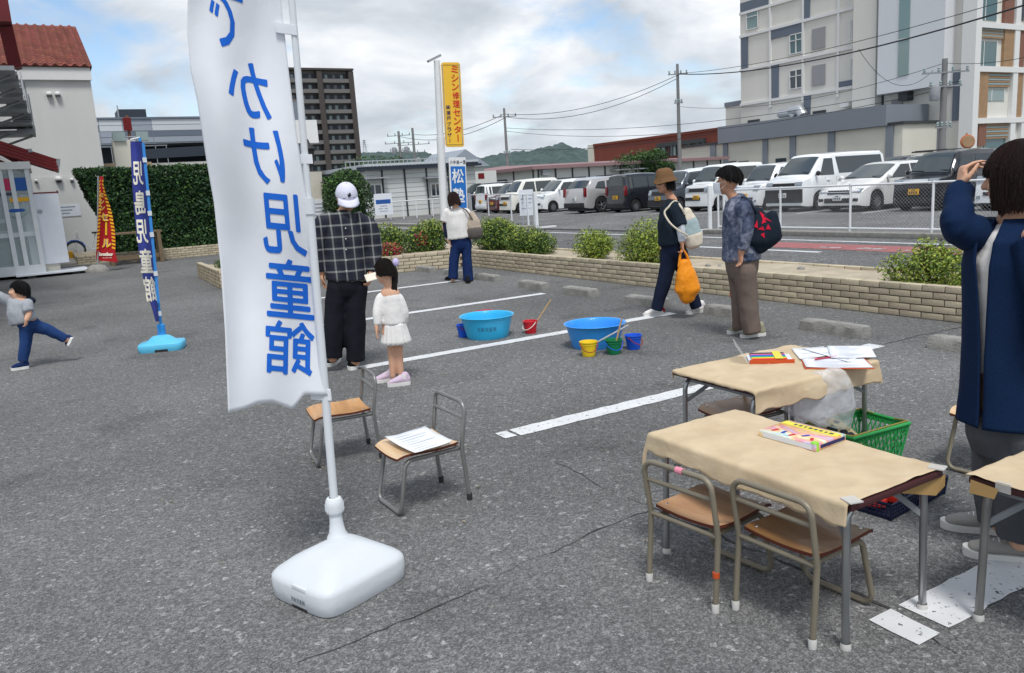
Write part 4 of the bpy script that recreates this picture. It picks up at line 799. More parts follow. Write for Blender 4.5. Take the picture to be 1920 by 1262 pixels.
def car(label, px, y, x, rear_first, L, W, H, top, belt, wins, screen, back, col, roofcol=None, wb=(.62, .62), wr=.28, plate='plate_yellow', front='kei', spokes=8, cat='car', lower=None, name='parked_car', grp='cars in the first row of the far lot', gz=.17):
    """top: silhouette (distance from nose, height); screen/back: x-range of the two glazed slopes; wins: side windows"""
    root = thing(name, label, cat, (x if not rear_first else x+L, y, 0), 0. if not rear_first else PI, grp)
    pc = MATS['paint_'+col]; ax = (wb[0], L-wb[1]); ar = wr+.06
    xs = sorted(set([round(p[0], 3) for p in top]+[round(a+ar*math.cos(PI*k/10), 3) for a in ax for k in range(11)]+[round(L*k/16, 3) for k in range(17)]))
    xs = [q for q in xs if 0 <= q <= L]
    hw = lambda t: W/2*(1-.10*max(0, 1-t/.35)**2-.07*max(0, 1-(L-t)/.3)**2)
    def bot(t):
        z = gz+(.05*max(0, 1-t/.3) + .06*max(0, 1-(L-t)/.3))
        for a in ax:
            d = abs(t-a)
            if d < ar: z = max(z, wr+math.sqrt(max(0, ar*ar-d*d)))
        return z
    def sec(t):
        w = hw(t); zt = interp(top, t); zb = bot(t); b = min(belt, zt-.06); g = max(0, zt-belt)
        wr_ = w-.03-.16*min(1, g/.6)*(.7 if g > .15 else .4)
        pts = [(w*.97, zb), (w, max(zb+.02, zb+(b-zb)*.25)), (w, zb+(b-zb)*.7), (w*.985, b)]
        if g > .12: pts += [(wr_+(w*.985-wr_)*.0, zt-.075), (wr_-.05, zt-.02), (wr_*.55, zt+.012), (0, zt+.02)]
        else: pts += [(w*.95, zt-.03), (w*.86, zt-.005), (w*.5, zt+.012), (0, zt+.018)]
        return pts
    mb = MB(); vs = []; n = 15
    for t in xs:
        s_ = sec(t); vs += [(t, -p[0], p[1]) for p in s_]+[(t, p[0], p[1]) for p in s_[-2::-1]]
    k = len(xs); fs = [(i*n+j, i*n+j+1, (i+1)*n+j+1, (i+1)*n+j) for i in range(k-1) for j in range(n-1)]
    fs += [tuple(range(n)), tuple(range((k-1)*n, k*n))[::-1]]
    body = mb.add(vs, fs).build('body', pc, root, smooth=32)
    if roofcol:                                  # contrasting roof skin
        xr = [t for t in xs if screen[1] <= t <= back[0]]; rv = []
        for t in xr:
            s_ = sec(t); rv += [(t, sgn*p[0], p[1]+.006) for sgn, p in ((-1, s_[4]), (-1, s_[5]), (-1, s_[6]), (1, s_[7]), (1, s_[6]), (1, s_[5]), (1, s_[4]))]
        MB().add(rv, [(i*7+j, i*7+j+1, (i+1)*7+j+1, (i+1)*7+j) for i in range(len(xr)-1) for j in range(6)]).build('roof', MATS['paint_'+roofcol], root, smooth=30)
    MB().bb(.15, L-.15, -W/2+.12, W/2-.12, .13, .45).build('underbody', MATS['trim_black'], root)
    MB().bb(ax[0]-ar, ax[0]+ar, -W/2+.1, W/2-.1, .2, .62).build('wheel_well', MATS['trim_black'], root); MB().bb(ax[1]-ar, ax[1]+ar, -W/2+.1, W/2-.1, .2, .62).build('wheel_well', MATS['trim_black'], root)
    if lower: MB().add([(t, sg*(hw(t)+.006), z) for sg in (-1,) for t in xs for z in (bot(t)+.005, max(bot(t)+.01, lower[1]))], [(2*i, 2*i+2, 2*i+3, 2*i+1) for i in range(len(xs)-1)]).build('side_cladding', MATS[lower[0]], root)
    for a in ax:
        for sg in (-1, 1): wheel(root, a, sg*(W/2-.10), wr, -sg, spokes)
    def side_y(t, z):
        s_ = sec(t); zb_, zt_ = s_[3][1], s_[4][1]; f = max(0, min(1.05, (z-zb_)/max(.01, zt_-zb_))); return s_[3][0]+(s_[4][0]-s_[3][0])*f
    for poly in wins:
        for sg in (-1, 1):
            q = [(t, sg*(side_y(t, z)+.008), z) for t, z in poly]+[(t, sg*(side_y(t, z)-.03), z) for t, z in poly]; m = len(poly)
            w_ = MB().add(q, [tuple(range(m))]+[(i, (i+1) % m, (i+1) % m+m, i+m) for i in range(m)]).build('side_window', MATS['car_glass'], root, smooth=20)
    def slope_glass(nm, a, b, mt, m0=.06, m1=.05, inset=.9):
        q = []; nn = 6
        for i in range(nn+1):
            t = a+(b-a)*(m0+(1-m0-m1)*i/nn); s_ = sec(t); z = interp(top, t); d = (interp(top, b)-interp(top, a)); nx, nz_ = (-d, b-a); l = math.hypot(nx, nz_); wq = min(s_[5][0], hw(t))*inset+.03
            for j in range(9): f = -1+2*j/8; q.append((t+nx/l*.014, f*wq, z+.02*(1-f*f)+nz_/l*.014-.012*abs(f)**3))
        MB().add(q, [(i*9+j, i*9+j+1, (i+1)*9+j+1, (i+1)*9+j) for i in range(nn) for j in range(8)]).build(nm, MATS[mt], root, smooth=60)
    slope_glass('windscreen', *screen, 'car_screen'); slope_glass('rear_window', *back, 'car_glass', .06, .12)
    for k_ in (-.35, .25):
        t = screen[0]+(screen[1]-screen[0])*.1; MB().tube([(t-.03, k_*W-.2, interp(top, t)+.04), (t+.02, k_*W+.22, interp(top, t)+.05)], .012, 4).build('wiper', MATS['trim_black'], root)
    for sg in (-1, 1):                           # mirrors, seams, handles
        t = screen[0]+.25; y_ = side_y(t, belt+.1)
        MB().ell((t, sg*(y_+.13), belt+.12), (.06, .1, .085), 10, 8).build('mirror', MATS['trim_black'] if front == 'van' else pc, root, smooth=60); MB().tube([(t, sg*y_, belt+.06), (t, sg*(y_+.1), belt+.1)], .02, 5).build('mirror_arm', MATS['trim_black'], root)
        for t in {round(p[0], 2) for w_ in wins for p in (w_[-1],)}:
            tt = max(.05, t-.05); MB().add([(tt, sg*(hw(tt)+.004), .33), (tt+.012, sg*(hw(tt)+.004), .33), (tt+.012, sg*(hw(tt)*.985+.006), belt-.02), (tt, sg*(hw(tt)*.985+.006), belt-.02)], [(0, 1, 2, 3)]).build('door_seam', MATS['seam'], root)
            MB().box((tt+.15, sg*(hw(tt)+.012), belt-.13), (.16, .025, .035)).build('door_handle', pc, root)
    # nose
    def face(nm, mt, y0, y1, z0, z1, xo=0., d=.03, bev=.0, rear=False):
        ym = max(abs(y0), abs(y1)); 
        xf = lambda z: next((t for t in [i*.01 for i in range(120)] if interp(top, t) >= z-.0), 1.2)
        if not rear: xa, xb = xf(z0)+xo, xf(z1)+xo; vs = [(xa-d, y0, z0), (xa-d, y1, z0), (xb-d, y1, z1), (xb-d, y0, z1), (xa+.08, y0, z0), (xa+.08, y1, z0), (xb+.08, y1, z1), (xb+.08, y0, z1)]
        else: xa = L+.0; vs = [(xa+d, y1, z0), (xa+d, y0, z0), (xa+d-.0, y0, z1), (xa+d, y1, z1), (xa-.1, y1, z0), (xa-.1, y0, z0), (xa-.1, y0, z1), (xa-.1, y1, z1)]
        return MB().add(vs, [(0, 1, 2, 3), (4, 7, 6, 5), (0, 4, 5, 1), (1, 5, 6, 2), (2, 6, 7, 3), (3, 7, 4, 0)]).build(nm, MATS[mt], root, bevel=.008 if bev else 0)
    w2 = W/2; hz0 = belt-.28 if front in ('kei', 'van', 'box') else belt-.32
    if front == 'sport': hl = [(w2*.52, w2*.93, .62, .74)]; gr = (-w2*.5, w2*.5, .58, .70, 'trim_black'); lowg = (-w2*.6, w2*.6, .30, .45, 'trim_black')
    elif front == 'van': hl = [(w2*.58, w2*.92, .86, 1.03)]; gr = (-w2*.56, w2*.56, .90, 1.0, 'trim_black'); lowg = (-w2*.94, w2*.94, .32, .78, 'trim_black')
    elif front == 'truckvan': hl = [(w2*.6, w2*.9, .78, .98)]; gr = (-w2*.58, w2*.58, .80, .95, 'trim_black'); lowg = (-w2*.3, w2*.86, .45, .58, 'trim_black')
    elif front == 'round': hl = [(w2*.62, w2*.9, .72, .94)]; gr = (-w2*.6, w2*.6, .72, .88, 'trim_black'); lowg = (-w2*.9, w2*.9, .25, .52, 'trim_black')
    elif front == 'black': hl = [(w2*.56, w2*.95, .80, .96)]; gr = (-w2*.54, w2*.54, .85, .95, 'chrome'); lowg = (-w2*.8, w2*.8, .24, .42, 'trim_black')
    else: hl = [(w2*.58, w2*.93, .78, .96)]; gr = (-w2*.56, w2*.56, .84, .92, 'chrome'); lowg = (-w2*.6, w2*.6, .42, .52, 'trim_black')
    for a, b, c, d in hl:
        for sg in (-1, 1): face('headlight', 'lamp', min(sg*a, sg*b), max(sg*a, sg*b), c, d, .02, .05, 1)
    face('grille', gr[4], *gr[:4], 0, .035, 1); face('lower_grille', lowg[4], *lowg[:4], 0, .025)
    if front == 'sport':
        face('grille_bar', 'chrome', -w2*.48, w2*.48, .63, .65, 0, .05)
        for sg in (-1, 1): face('fog_lamp', 'trim_black', min(sg*w2*.66, sg*w2*.88), max(sg*w2*.66, sg*w2*.88), .34, .44, .02, .03)
    if front in ('black', 'kei'):
        for sg in (-1, 1): face('fog_lamp', 'lamp', min(sg*w2*.70, sg*w2*.84), max(sg*w2*.70, sg*w2*.84), .34, .42, .02, .04)
    pz = .50 if front not in ('sport',) else .38
    for rr in (False, True):
        p_ = face('number_plate', plate, -.165, .165, pz+(.12 if rr else 0), pz+.165+(.12 if rr else 0), -.0, .045, 0, rr); xx = min(v.co.x for v in p_.data.vertices) if not rr else max(v.co.x for v in p_.data.vertices)
        lm = MB(); s_ = -.003 if not rr else .003; zc = pz+.06+(.12 if rr else 0)
        for k_ in range(4): lm.box((xx+s_, -.105+.07*k_, zc), (.003, .036, .07))
        lm.box((xx+s_, 0, zc+.075), (.003, .13, .025)); tag(lm.build('plate_characters', MATS['ink_dark'], p_), kind='stuff')
    for sg in (-1, 1): MB().bb(L-.12, L+.015, sg*w2*.94-.055, sg*w2*.94+.055, belt-.25, belt+.18 if H > 1.6 else belt-.02).build('tail_lamp', MATS['tail_lamp'], root, bevel=.015)
    face('rear_bumper', 'trim_black' if lower else 'paint_'+col, -w2*.9, w2*.9, .3, .52, 0, .06, 1, True)
    return root
def P(*a): return list(a)
def boxwins(x0, x1, xm, zb, zt, lean=.12, extra=None):
    w_ = [[(x0, zb), (xm-.05, zb), (xm-.05, zt), (x0+lean*3.2, zt)], [(xm+.03, zb), (x1-.55, zb), (x1-.55, zt), (xm+.03, zt)], [(x1-.47, zb), (x1-.12, zb+.02), (x1-.16, zt), (x1-.47, zt)]]
    return w_
KB = P((0, .35), (.02, .62), (.08, .86), (.14, .96), (.66, 1.04), (.72, 1.06), (1.18, 1.64), (1.35, 1.71), (2.2, 1.75), (3.15, 1.73), (3.3, 1.66), (3.37, 1.15), (3.395, .55))            # tall kei wagon
KV = P((0, .35), (.02, .75), (.06, .98), (.10, 1.06), (.40, 1.12), (.44, 1.14), (.88, 1.72), (1.05, 1.84), (2.2, 1.89), (3.2, 1.87), (3.32, 1.78), (3.38, 1.1), (3.395, .5))          # kei cab-over van
HV = P((0, .35), (.02, .80), (.07, 1.02), (.14, 1.12), (.42, 1.20), (.46, 1.22), (1.10, 1.82), (1.32, 1.94), (2.6, 1.98), (4.4, 1.97), (4.6, 1.88), (4.68, 1.2), (4.695, .5))           # big van
ST = P((0, .32), (.03, .55), (.12, .70), (.35, .80), (1.05, .97), (1.12, .99), (2.05, 1.44), (2.4, 1.52), (3.2, 1.53), (4.0, 1.46), (4.2, 1.38), (4.5, .98), (4.57, .55))               # low wagon
SU = P((0, .45), (.03, .8), (.15, .96), (.9, 1.06), (.98, 1.08), (1.75, 1.6), (2.1, 1.69), (3.2, 1.70), (4.0, 1.64), (4.15, 1.58), (4.55, 1.12), (4.62, .75), (4.65, .5))              # SUV
HT = P((0, .35), (.02, .66), (.1, .9), (.2, .97), (.72, 1.05), (.78, 1.07), (1.4, 1.64), (1.6, 1.70), (2.6, 1.73), (3.4, 1.71), (3.55, 1.64), (3.66, 1.1), (3.69, .5))               # tall hatch
def kei(label, y, x, col, rear=False, prof=KB, **k):
    z = prof[7][1]; belt = k.pop('belt', 1.02 if prof is KB else 1.10); L = prof[-1][0]; H = max(p[1] for p in prof); xs = prof[5][0]
    w_ = boxwins(xs+.28, L, xs+1.28, belt+.05, H-.16)
    return car(label, 0, y, x, rear, L, k.pop('W', 1.47), H, prof, belt, k.pop('wins', w_), (prof[5][0], prof[6][0]+.08), (prof[-3][0], prof[-2][0]), col, **k)
B = lambda i: 18.43+1.25+2.5*i
kei('white kei hatchback at right edge behind the woman in navy coat', B(-3), 22.5, 'white', front='kei')
kei('black boxy kei wagon with yellow plate facing the fence', B(-2), 22.5, 'black', front='black', W=1.48)
car('white low estate car with chrome grille beside the black kei wagon', 0, B(-1), 22.3, False, 4.57, 1.69, 1.53, ST, .95, [[(1.55, 1.0), (2.65, 1.0), (2.62, 1.42), (2.2, 1.42)], [(2.72, 1.0), (3.55, 1.02), (3.5, 1.43), (2.7, 1.43)], [(3.62, 1.04), (4.15, 1.12), (3.95, 1.36), (3.6, 1.41)]], (1.12, 2.1), (4.15, 4.48), 'pearl', wb=(.86, .98), wr=.31, plate='plate_white', front='sport', spokes=10)
car('white one-box delivery van with black bumper, tallest in the row', 0, B(0), 22.6, False, 4.695, 1.69, 1.98, HV, 1.16, [[(.95, 1.2), (1.68, 1.2), (1.68, 1.78), (1.25, 1.78)], [(1.95, 1.24), (4.45, 1.24), (4.38, 1.82), (1.85, 1.82)]], (.46, 1.18), (4.6, 4.68), 'white', wb=(.95, 1.2), wr=.32, plate='plate_white', front='van', spokes=6, cat='van')
kei('white kei wagon half hidden behind the lady with the tote bag', B(1), 23.3, 'white', front='kei', roofcol='white')
kei('white kei delivery van with yellow plate between the two women', B(2), 23.2, 'white', prof=KV, front='truckvan', wb=(.62, .75), cat='van')
kei('dark grey kei car with round headlights behind woman in brown hat', B(3)-.1, 23.2, 'grey', prof=KB, front='round', roofcol='white', belt=1.0)
kei('black kei wagon parked tail first with yellow plate', B(4), 22.9, 'navyblack', True, front='black')
car('silver SUV parked tail first with wide tail lamps', 0, B(5), 22.3, True, 4.65, 1.83, 1.72, SU, 1.05, [[(1.4, 1.1), (2.3, 1.1), (2.25, 1.5), (1.95, 1.52)], [(2.36, 1.1), (3.3, 1.1), (3.25, 1.52), (2.34, 1.53)], [(3.38, 1.12), (4.0, 1.18), (3.75, 1.48), (3.36, 1.51)]], (.98, 1.8), (4.15, 4.52), 'silver', wb=(.92, 1.0), wr=.37, plate='plate_white', front='kei', spokes=5, lower=('trim_black', .48), gz=.24)
kei('pale lilac wagon squeezed left of the silver SUV', B(6)+.1, 24.4, 'lilac', True, prof=HT)
kei('white tall hatchback with alloy wheels behind gate notice board', B(7), 23.2, 'white', prof=HT, plate='plate_white', spokes=10, wr=.29, W=1.67)
kei('white high-roof kei van with yellow plate left of gate notice', B(8), 22.7, 'cream', prof=KV, front='truckvan', wb=(.62, .75), cat='van')
kei('maroon kei wagon with pale roof between two white kei cars', B(9), 23.2, 'maroon', roofcol='cream')
kei('white kei hatchback parked tail first right of blue sign', B(10), 23.8, 'white', True, prof=KB)
car('black minivan farthest left, behind the blue sign', 0, B(11)+.6, 24.0, False, 4.695, 1.72, 1.86, [(a, b*.95) for a, b in HV], 1.05, [[(1.0, 1.12), (1.68, 1.12), (1.68, 1.68), (1.25, 1.68)], [(1.85, 1.14), (4.45, 1.14), (4.38, 1.7), (1.8, 1.7)]], (.46, 1.18), (4.6, 4.68), 'navyblack', wb=(.95, 1.2), wr=.32, plate='plate_white', spokes=8, cat='van')
G2 = 'cars in the second row of the far lot'
def second(label, px, r, col, prof=HT, **k):
    p = spot(px, 330, r); return kei(label, p.y, p.x, col, prof=prof, grp=G2, **k)
second('white hatchback roof showing above the silver SUV', 1128, 47, 'white', W=1.69, front='kei', rear=True); second('white estate roof showing behind the woman in brown hat', 1270, 44.5, 'white', prof=KV); second('white minivan seen above the white kei van', 1330, 44.5, 'silver', prof=KV)
second('dark car roof seen just behind the delivery van', 1632, 38.5, 'navyblack', prof=HT); rk = second('white hatchback with roof rack behind the black kei wagon', 1690, 35.5, 'white', prof=HT, W=1.69)
for t in (1.9, 2.8): MB().bb(t, t+.05, -.7, .7, 1.84, 1.88).build('roof_rack', MATS['trim_black'], rk)
for s_ in (-.68, .68): MB().bb(1.7, 3.1, s_-.03, s_+.03, 1.80, 1.86).build('rack_rail', MATS['trim_black'], rk)
# ------------------------------------------------------------------ flags
def sheer(name, c):
    m, nt, N, L, Pn = newmat(name); tr = N('ShaderNodeBsdfTranslucent'); mx = N('ShaderNodeMixShader'); tc = N('ShaderNodeTexCoord'); n = N('ShaderNodeTexNoise'); n.inputs['Scale'].default_value = 5; n.inputs['Detail'].default_value = 6; L(tc.outputs['Object'], n.inputs[0]); b = N('ShaderNodeBump'); b.inputs['Strength'].default_value = .25; b.inputs['Distance'].default_value = .02; L(n.outputs[0], b.inputs['Height']); L(b.outputs[0], Pn.inputs['Normal'])
    Pn.inputs['Base Color'].default_value = (*c, 1); tr.inputs[0].default_value = (*c, 1); Pn.inputs['Roughness'].default_value = .8; Pn.inputs['Specular IOR Level'].default_value = .1; mx.inputs[0].default_value = .22; L(Pn.outputs[0], mx.inputs[1]); L(tr.outputs[0], mx.inputs[2]); L(mx.outputs[0], nt.nodes['Material Output'].inputs[0])
sheer('flag_white', (.87, .89, .93)); M('flag_blue_ink', srgb(36, 104, 206), .7, var=.06, spec=.1); M('pvc_white', (.68, .71, .74), .35, var=.04, scale=4); M('tank_white', (.64, .67, .70), .42, var=.04, scale=5, bump=.12, bscale=24)
M('flag_indigo', srgb(52, 62, 140), .7, var=.14, scale=4); M('flag_skyedge', srgb(62, 140, 214), .6, var=.06); M('flag_cream', srgb(236, 230, 214), .7, var=.04); M('pole_blue', srgb(60, 150, 220), .4, var=.05); M('base_sky', srgb(96, 190, 226), .4, var=.06)
M('flag_red', srgb(176, 30, 38), .7, var=.1, scale=4); M('flag_yellow', srgb(240, 190, 40), .7, var=.06); M('hand_ink', (.03, .04, .08), .7)
def spline(pts, sub=6):
    P_ = [V(p) for p in pts]; out = []
    for i in range(len(P_)-1):
        a, b, c, d = P_[max(i-1, 0)], P_[i], P_[i+1], P_[min(i+2, len(P_)-1)]
        for q in range(sub):
            t = q/sub; out.append(.5*((2*b)+(c-a)*t+(2*a-5*b+4*c-d)*t*t+(3*b-a-3*c+d)*t**3))
    return out+[P_[-1]]
def lerpt(tab, t):
    for (a, b), (c, d) in zip(tab, tab[1:]):
        if a <= t <= c: u = (t-a)/(c-a); return b+(d-b)*u
    return tab[0][1] if t < tab[0][0] else tab[-1][1]
R0 = 3.10
RE = [(-330, 498), (-160, 512), (0, 527), (130, 541), (250, 556), (340, 570), (420, 585), (560, 600), (680, 611), (745, 616)]
LE = [(-330, 372), (-160, 360), (0, 352), (60, 351), (130, 357), (190, 370), (300, 387), (380, 401), (500, 414), (620, 422), (776, 428)]
def fdepth(px, py):
    a = lerpt(RE, py); b = lerpt(LE, py); u = (a-px)/max(1, a-b)
    return -.10*u+.035*math.sin(u*5.5+py*.006)*u+.018*math.sin(py*.013+2*u)+.012*math.sin(u*9-py*.01)
def fsurf(px, py, off=0.): return spot(px, py, R0+fdepth(px, py)-off)
fl = thing('banner_flag', 'tall white banner flag with blue Japanese lettering seen from behind, on white weighted base', 'banner flag', (.79, 2.98, 0)); O = V((.79, 2.98, 0))
BT = [(0, 742), (.24, 740), (.36, 768), (.55, 755), (.7, 757), (.85, 768), (1, 775)]
def cl(u, v):
    yb = lerpt(BT, u); py = -330+(yb+330)*v; px = lerpt(RE, py)+(lerpt(LE, py)-lerpt(RE, py))*u; return fsurf(px, py)-O
cm = MB().grid(cl, 44, 120).mesh('cloth', MATS['flag_white'], 80); clo = link('cloth', cm, fl); md = clo.modifiers.new('t', 'SOLIDIFY'); md.thickness = .0015; md.offset = 0
for ch, x0, x1, y0, y1, sh in (('で', 390, 466, -22, 90, .16), ('か', 424, 508, 117, 222, .14), ('け', 456, 536, 241, 346, .14), ('児', 488, 575, 362, 478, .09), ('童', 498, 589, 486, 597, .03), ('館', 497, 590, 602, 703, -.02), ('お', 372, 455, -150, -45, .12)):
    cx, cy = (x0+x1)/2, (y0+y1)/2; w = (x1-x0)-abs(sh)*(y1-y0)*.5
    letters('letter', [(ch, 0, 0, w, y1-y0)], lambda x, y: fsurf(cx+x-sh*y, cy-y+.10*x, .0022)-O, MATS['flag_blue_ink'], fl, .013, 6., True)
pb, ptop = spot(629, 965, R0), spot(547, 0, R0); pd = (ptop-pb).normalized(); tt = pb+pd*3.0
MB().tube([pb-pd*.04, pb+pd*1.20], .0165, 14).off(O).build('pole', MATS['pvc_white'], fl, smooth=60); MB().tube([pb+pd*1.2, pb+pd*1.26], [.021, .021], 14).off(O).build('joint', MATS['pvc_white'], fl, smooth=40); MB().tube([pb+pd*1.26, tt], .0125, 14).off(O).build('upper_pole', MATS['pvc_white'], fl, smooth=60)
for (xa, ya), (xb, yb) in (((516, 51), (556, 57)), ((553, 298), (586, 298)), ((582, 739), (621, 741)), ((470, -200), (536, -196))):
    a, b = spot(xa, ya, R0-.005), spot(xb, yb, R0-.018); h = V((0, 0, .022)); s_ = V((0, 0, .017)) if ya < 700 else h
    MB().add([a-s_-O, b-s_-O, b+s_-O, a+s_-O]+[q+V((.003, .012, 0)) for q in (a-s_-O, b-s_-O, b+s_-O, a+s_-O)], [(0, 1, 2, 3), (7, 6, 5, 4), (0, 4, 5, 1), (1, 5, 6, 2), (2, 6, 7, 3), (3, 7, 4, 0)]).build('strap', MATS['flag_white'], fl)
def tank(root, mat, hx, hy, levels, rz, n=56, ex=5.):
    mb = MB(); vs = []
    for z, kx, ky, e, ox in levels:
        for j in range(n):
            a = 2*PI*j/n; c, s_ = math.cos(a), math.sin(a); vs.append(V((ox+hx*kx*math.copysign(abs(c)**(2/e), c), hy*ky*math.copysign(abs(s_)**(2/e), s_), z)))
    vs = [Matrix.Rotation(rz, 3, 'Z') @ q for q in vs]; k = len(levels); mb.add(vs, [(i*n+j, i*n+(j+1) % n, (i+1)*n+(j+1) % n, (i+1)*n+j) for i in range(k-1) for j in range(n)]+[tuple(range(n))[::-1], tuple(range((k-1)*n, k*n))])
    return mb.build('base', mat, root, smooth=50)
rzb = math.atan2(.36, .93); bsh = gp(634, 1083)-gp(620, 1065); bs = tank(fl, MATS['tank_white'], .213, .192, [(0, .96, .96, 6, 0), (.006, .985, .985, 6, 0), (.05, 1, 1, 6, 0), (.078, 1, 1, 6, 0), (.092, .985, .985, 6, 0), (.104, .93, .93, 6, 0), (.135, .72, .72, 5, 0), (.155, .55, .52, 4.5, 0), (.165, .42, .38, 4, 0), (.169, .25, .22, 3, 0), (.170, .12, .12, 2, 0)], rzb)
bs.location = bsh; Rb = Matrix.Rotation(rzb, 3, 'Z'); pc_ = V(((spot(629, 965, R0)-O).x, (spot(629, 965, R0)-O).y, 0))
MB().lathe([(.044, .0), (.033, .02), (.027, .06), (.024, .115)], 20, (pc_.x, pc_.y-.0, .155)).build('neck', MATS['tank_white'], fl, smooth=50); cz = .255
cap = MB().lathe([(.024, 0), (.033, .004), (.036, .010), (.036, .046), (.034, .055), (.028, .065), (.018, .068)], 28, (pc_.x, pc_.y, cz)).build('collar', MATS['pvc_white'], fl, smooth=40)
for k in range(20): a = 2*PI*k/20; MB().box((pc_.x+.0362*math.cos(a), pc_.y+.0362*math.sin(a), cz+.028), (.003, .003, .03), a).build('grip_rib', MATS['pvc_white'], cap)
xf = -.213                                            # the near-left face carries the grip and the written label
def onface(x, y): return Rb @ V((xf-.0022, -.02-x, .04+y))
nb = Rb @ V((xf+.024, -.03, .088)); MB().box((nb.x, nb.y, nb.z), (.05, .085, .02), rzb).build('grip_shade', M('tank_shade', (.66, .69, .72), .5), bs, bevel=.006); nb = Rb @ V((xf+.017, -.02, .007)); MB().box((nb.x, nb.y, nb.z), (.03, .09, .012), rzb).build('slot_shade', MATS['trim_black'], bs)  # grey patch and black block paint in shade of grip recess and foot slot
letters('label', [(c, -.034+.017*i, 0, .014, .018) for i, c in enumerate('児島児童館')], onface, MATS['hand_ink'], bs)
# blue banner
bo = V((.89, 9.25, 0)); bf = thing('banner_flag', 'narrow indigo banner with cream Japanese lettering on sky-blue base', 'banner flag', bo); RB_ = 9.42
p0, p1 = spot(304, 628, RB_), spot(262, 258, RB_); MB().tube([p0, p1], .014, 10).off(bo).build('pole', MATS['pole_blue'], bf, smooth=60); tp = spot(244, 262, RB_); MB().tube([p1, tp], .009, 8).off(bo).build('top_rod', MATS['pvc_white'], bf)
LB = [(262, 244), (330, 247), (375, 250), (420, 254), (470, 260), (520, 268), (560, 279), (585, 287), (604, 292)]; RBt = [(262, 266), (604, 299)]
def bsurf(px, py, off=0.):
    a, b = lerpt(RBt, py), lerpt(LB, py); u = (a-px)/max(1, a-b); return spot(px, py, RB_-.03-.10*math.sin(min(1, max(0, u))*2.6)+.015*math.sin(py*.05)-off)-bo
MB().grid(lambda u, v: bsurf(lerpt(RBt, 265+338*v)+(lerpt(LB, 265+338*v)-lerpt(RBt, 265+338*v))*u, 265+338*v), 12, 60).build('cloth', MATS['flag_indigo'], bf, smooth=80)
MB().grid(lambda u, v: spot(lerpt(RBt, 268+300*v)-1.+5.5*u, 268+300*v, RB_-.05)-bo, 1, 40).build('pole_sleeve', MATS['flag_skyedge'], bf, smooth=80)
for ch, x0, x1, y0, y1, sh in (('児', 249, 268, 302, 347, .05), ('島', 252, 272, 357, 403, .06), ('児', 255, 277, 411, 456, .08), ('童', 262, 286, 466, 512, .10), ('館', 271, 293, 518, 566, .16)):
    cx, cy = (x0+x1)/2, (y0+y1)/2; letters('letter', [(ch, 0, 0, x1-x0, y1-y0)], lambda x, y: bsurf(cx+x-sh*y, cy-y, .006), MATS['flag_cream'], bf, .022, 6., True)
for py in (300, 362, 400, 440, 513, 588): x = lerpt(RBt, py); a, b = spot(x-2, py, RB_-.055), spot(x+5, py, RB_-.055); MB().box((a+b)/2-bo, (.04, .01, .05)).build('strap', MATS['pvc_white'], bf)
bb_ = tank(bf, MATS['base_sky'], .23, .16, [(0, .95, .95, 6, 0), (.03, 1, 1, 6, 0), (.075, 1, 1, 6, 0), (.088, .96, .95, 6, 0), (.10, .66, .7, 3, 0), (.13, .52, .56, 2.4, 0), (.155, .36, .38, 2, 0), (.16, .16, .18, 2, 0)], rad(-18)); bb_.location = (.0, .02, 0)
pq = p0-bo; MB().lathe([(.045, 0), (.04, .04), (.042, .05), (.042, .11), (.03, .12), (.02, .121)], 18, (pq.x, pq.y, .15)).build('collar', MATS['pole_blue'], bf, smooth=40); MB().box((-.03, -.145, .012), (.13, .03, .03), rad(-18)).build('slot_shade', MATS['trim_black'], bb_)  # black block paints in the shaded slot at the foot of the base
# red and yellow sale banner
ro_ = gp(183, 510); ro_ = V((ro_.x, ro_.y, 0)); rf_ = thing('banner_flag', 'red and yellow leaf-shaped sale banner on grey concrete foot', 'banner flag', ro_); RR = math.hypot(ro_.x, ro_.y)
MB().tube([spot(183, 506, RR), spot(184, 330, RR)], .02, 8).off(ro_).build('pole', MATS['galv'], rf_); MB().lathe([(.28, 0), (.28, .06), (.2, .16), (.1, .2), (.05, .2)], 16, (0, 0, 0)).build('foot', MATS['concrete'], rf_, smooth=40)
RT = [(330, 194), (345, 193.5), (365, 199), (385, 206), (405, 211), (430, 215), (455, 216.5), (475, 216), (489, 222)]; LT = [(330, 187), (400, 184.5), (440, 182), (478, 180), (489, 181)]
def rsurf(px, py, off=0.): return spot(px, py, RR-.05-.08*math.sin((px-180)*.12+py*.02)-off)-ro_
MB().grid(lambda u, v: rsurf(lerpt(LT, 331+157*v)+(lerpt(RT, 331+157*v)-lerpt(LT, 331+157*v))*u, 331+157*v+(u*4 if v > .95 else 0)), 12, 40).build('cloth', MATS['flag_red'], rf_, smooth=80)
for k in range(20):
    py = 338+6.6*k; r_ = lerpt(RT, py); l_ = lerpt(LT, py); w = min(6.5, (r_-l_)*.3)
    if py > 466: break
    MB().add([rsurf(r_-w, py-1.2, .012), rsurf(r_, py+.6, .012), rsurf(lerpt(RT, py+3.4), py+4.0, .012), rsurf(r_-w, py+2.2, .012)], [(0, 1, 2, 3)]).build('stripe', MATS['flag_yellow'], rf_)
    MB().add([rsurf(l_, py+.6, .012), rsurf(l_+w*.7, py-1.2, .012), rsurf(l_+w*.7, py+2.2, .012), rsurf(l_, py+4.0, .012)], [(0, 1, 2, 3)]).build('stripe', MATS['flag_yellow'], rf_)
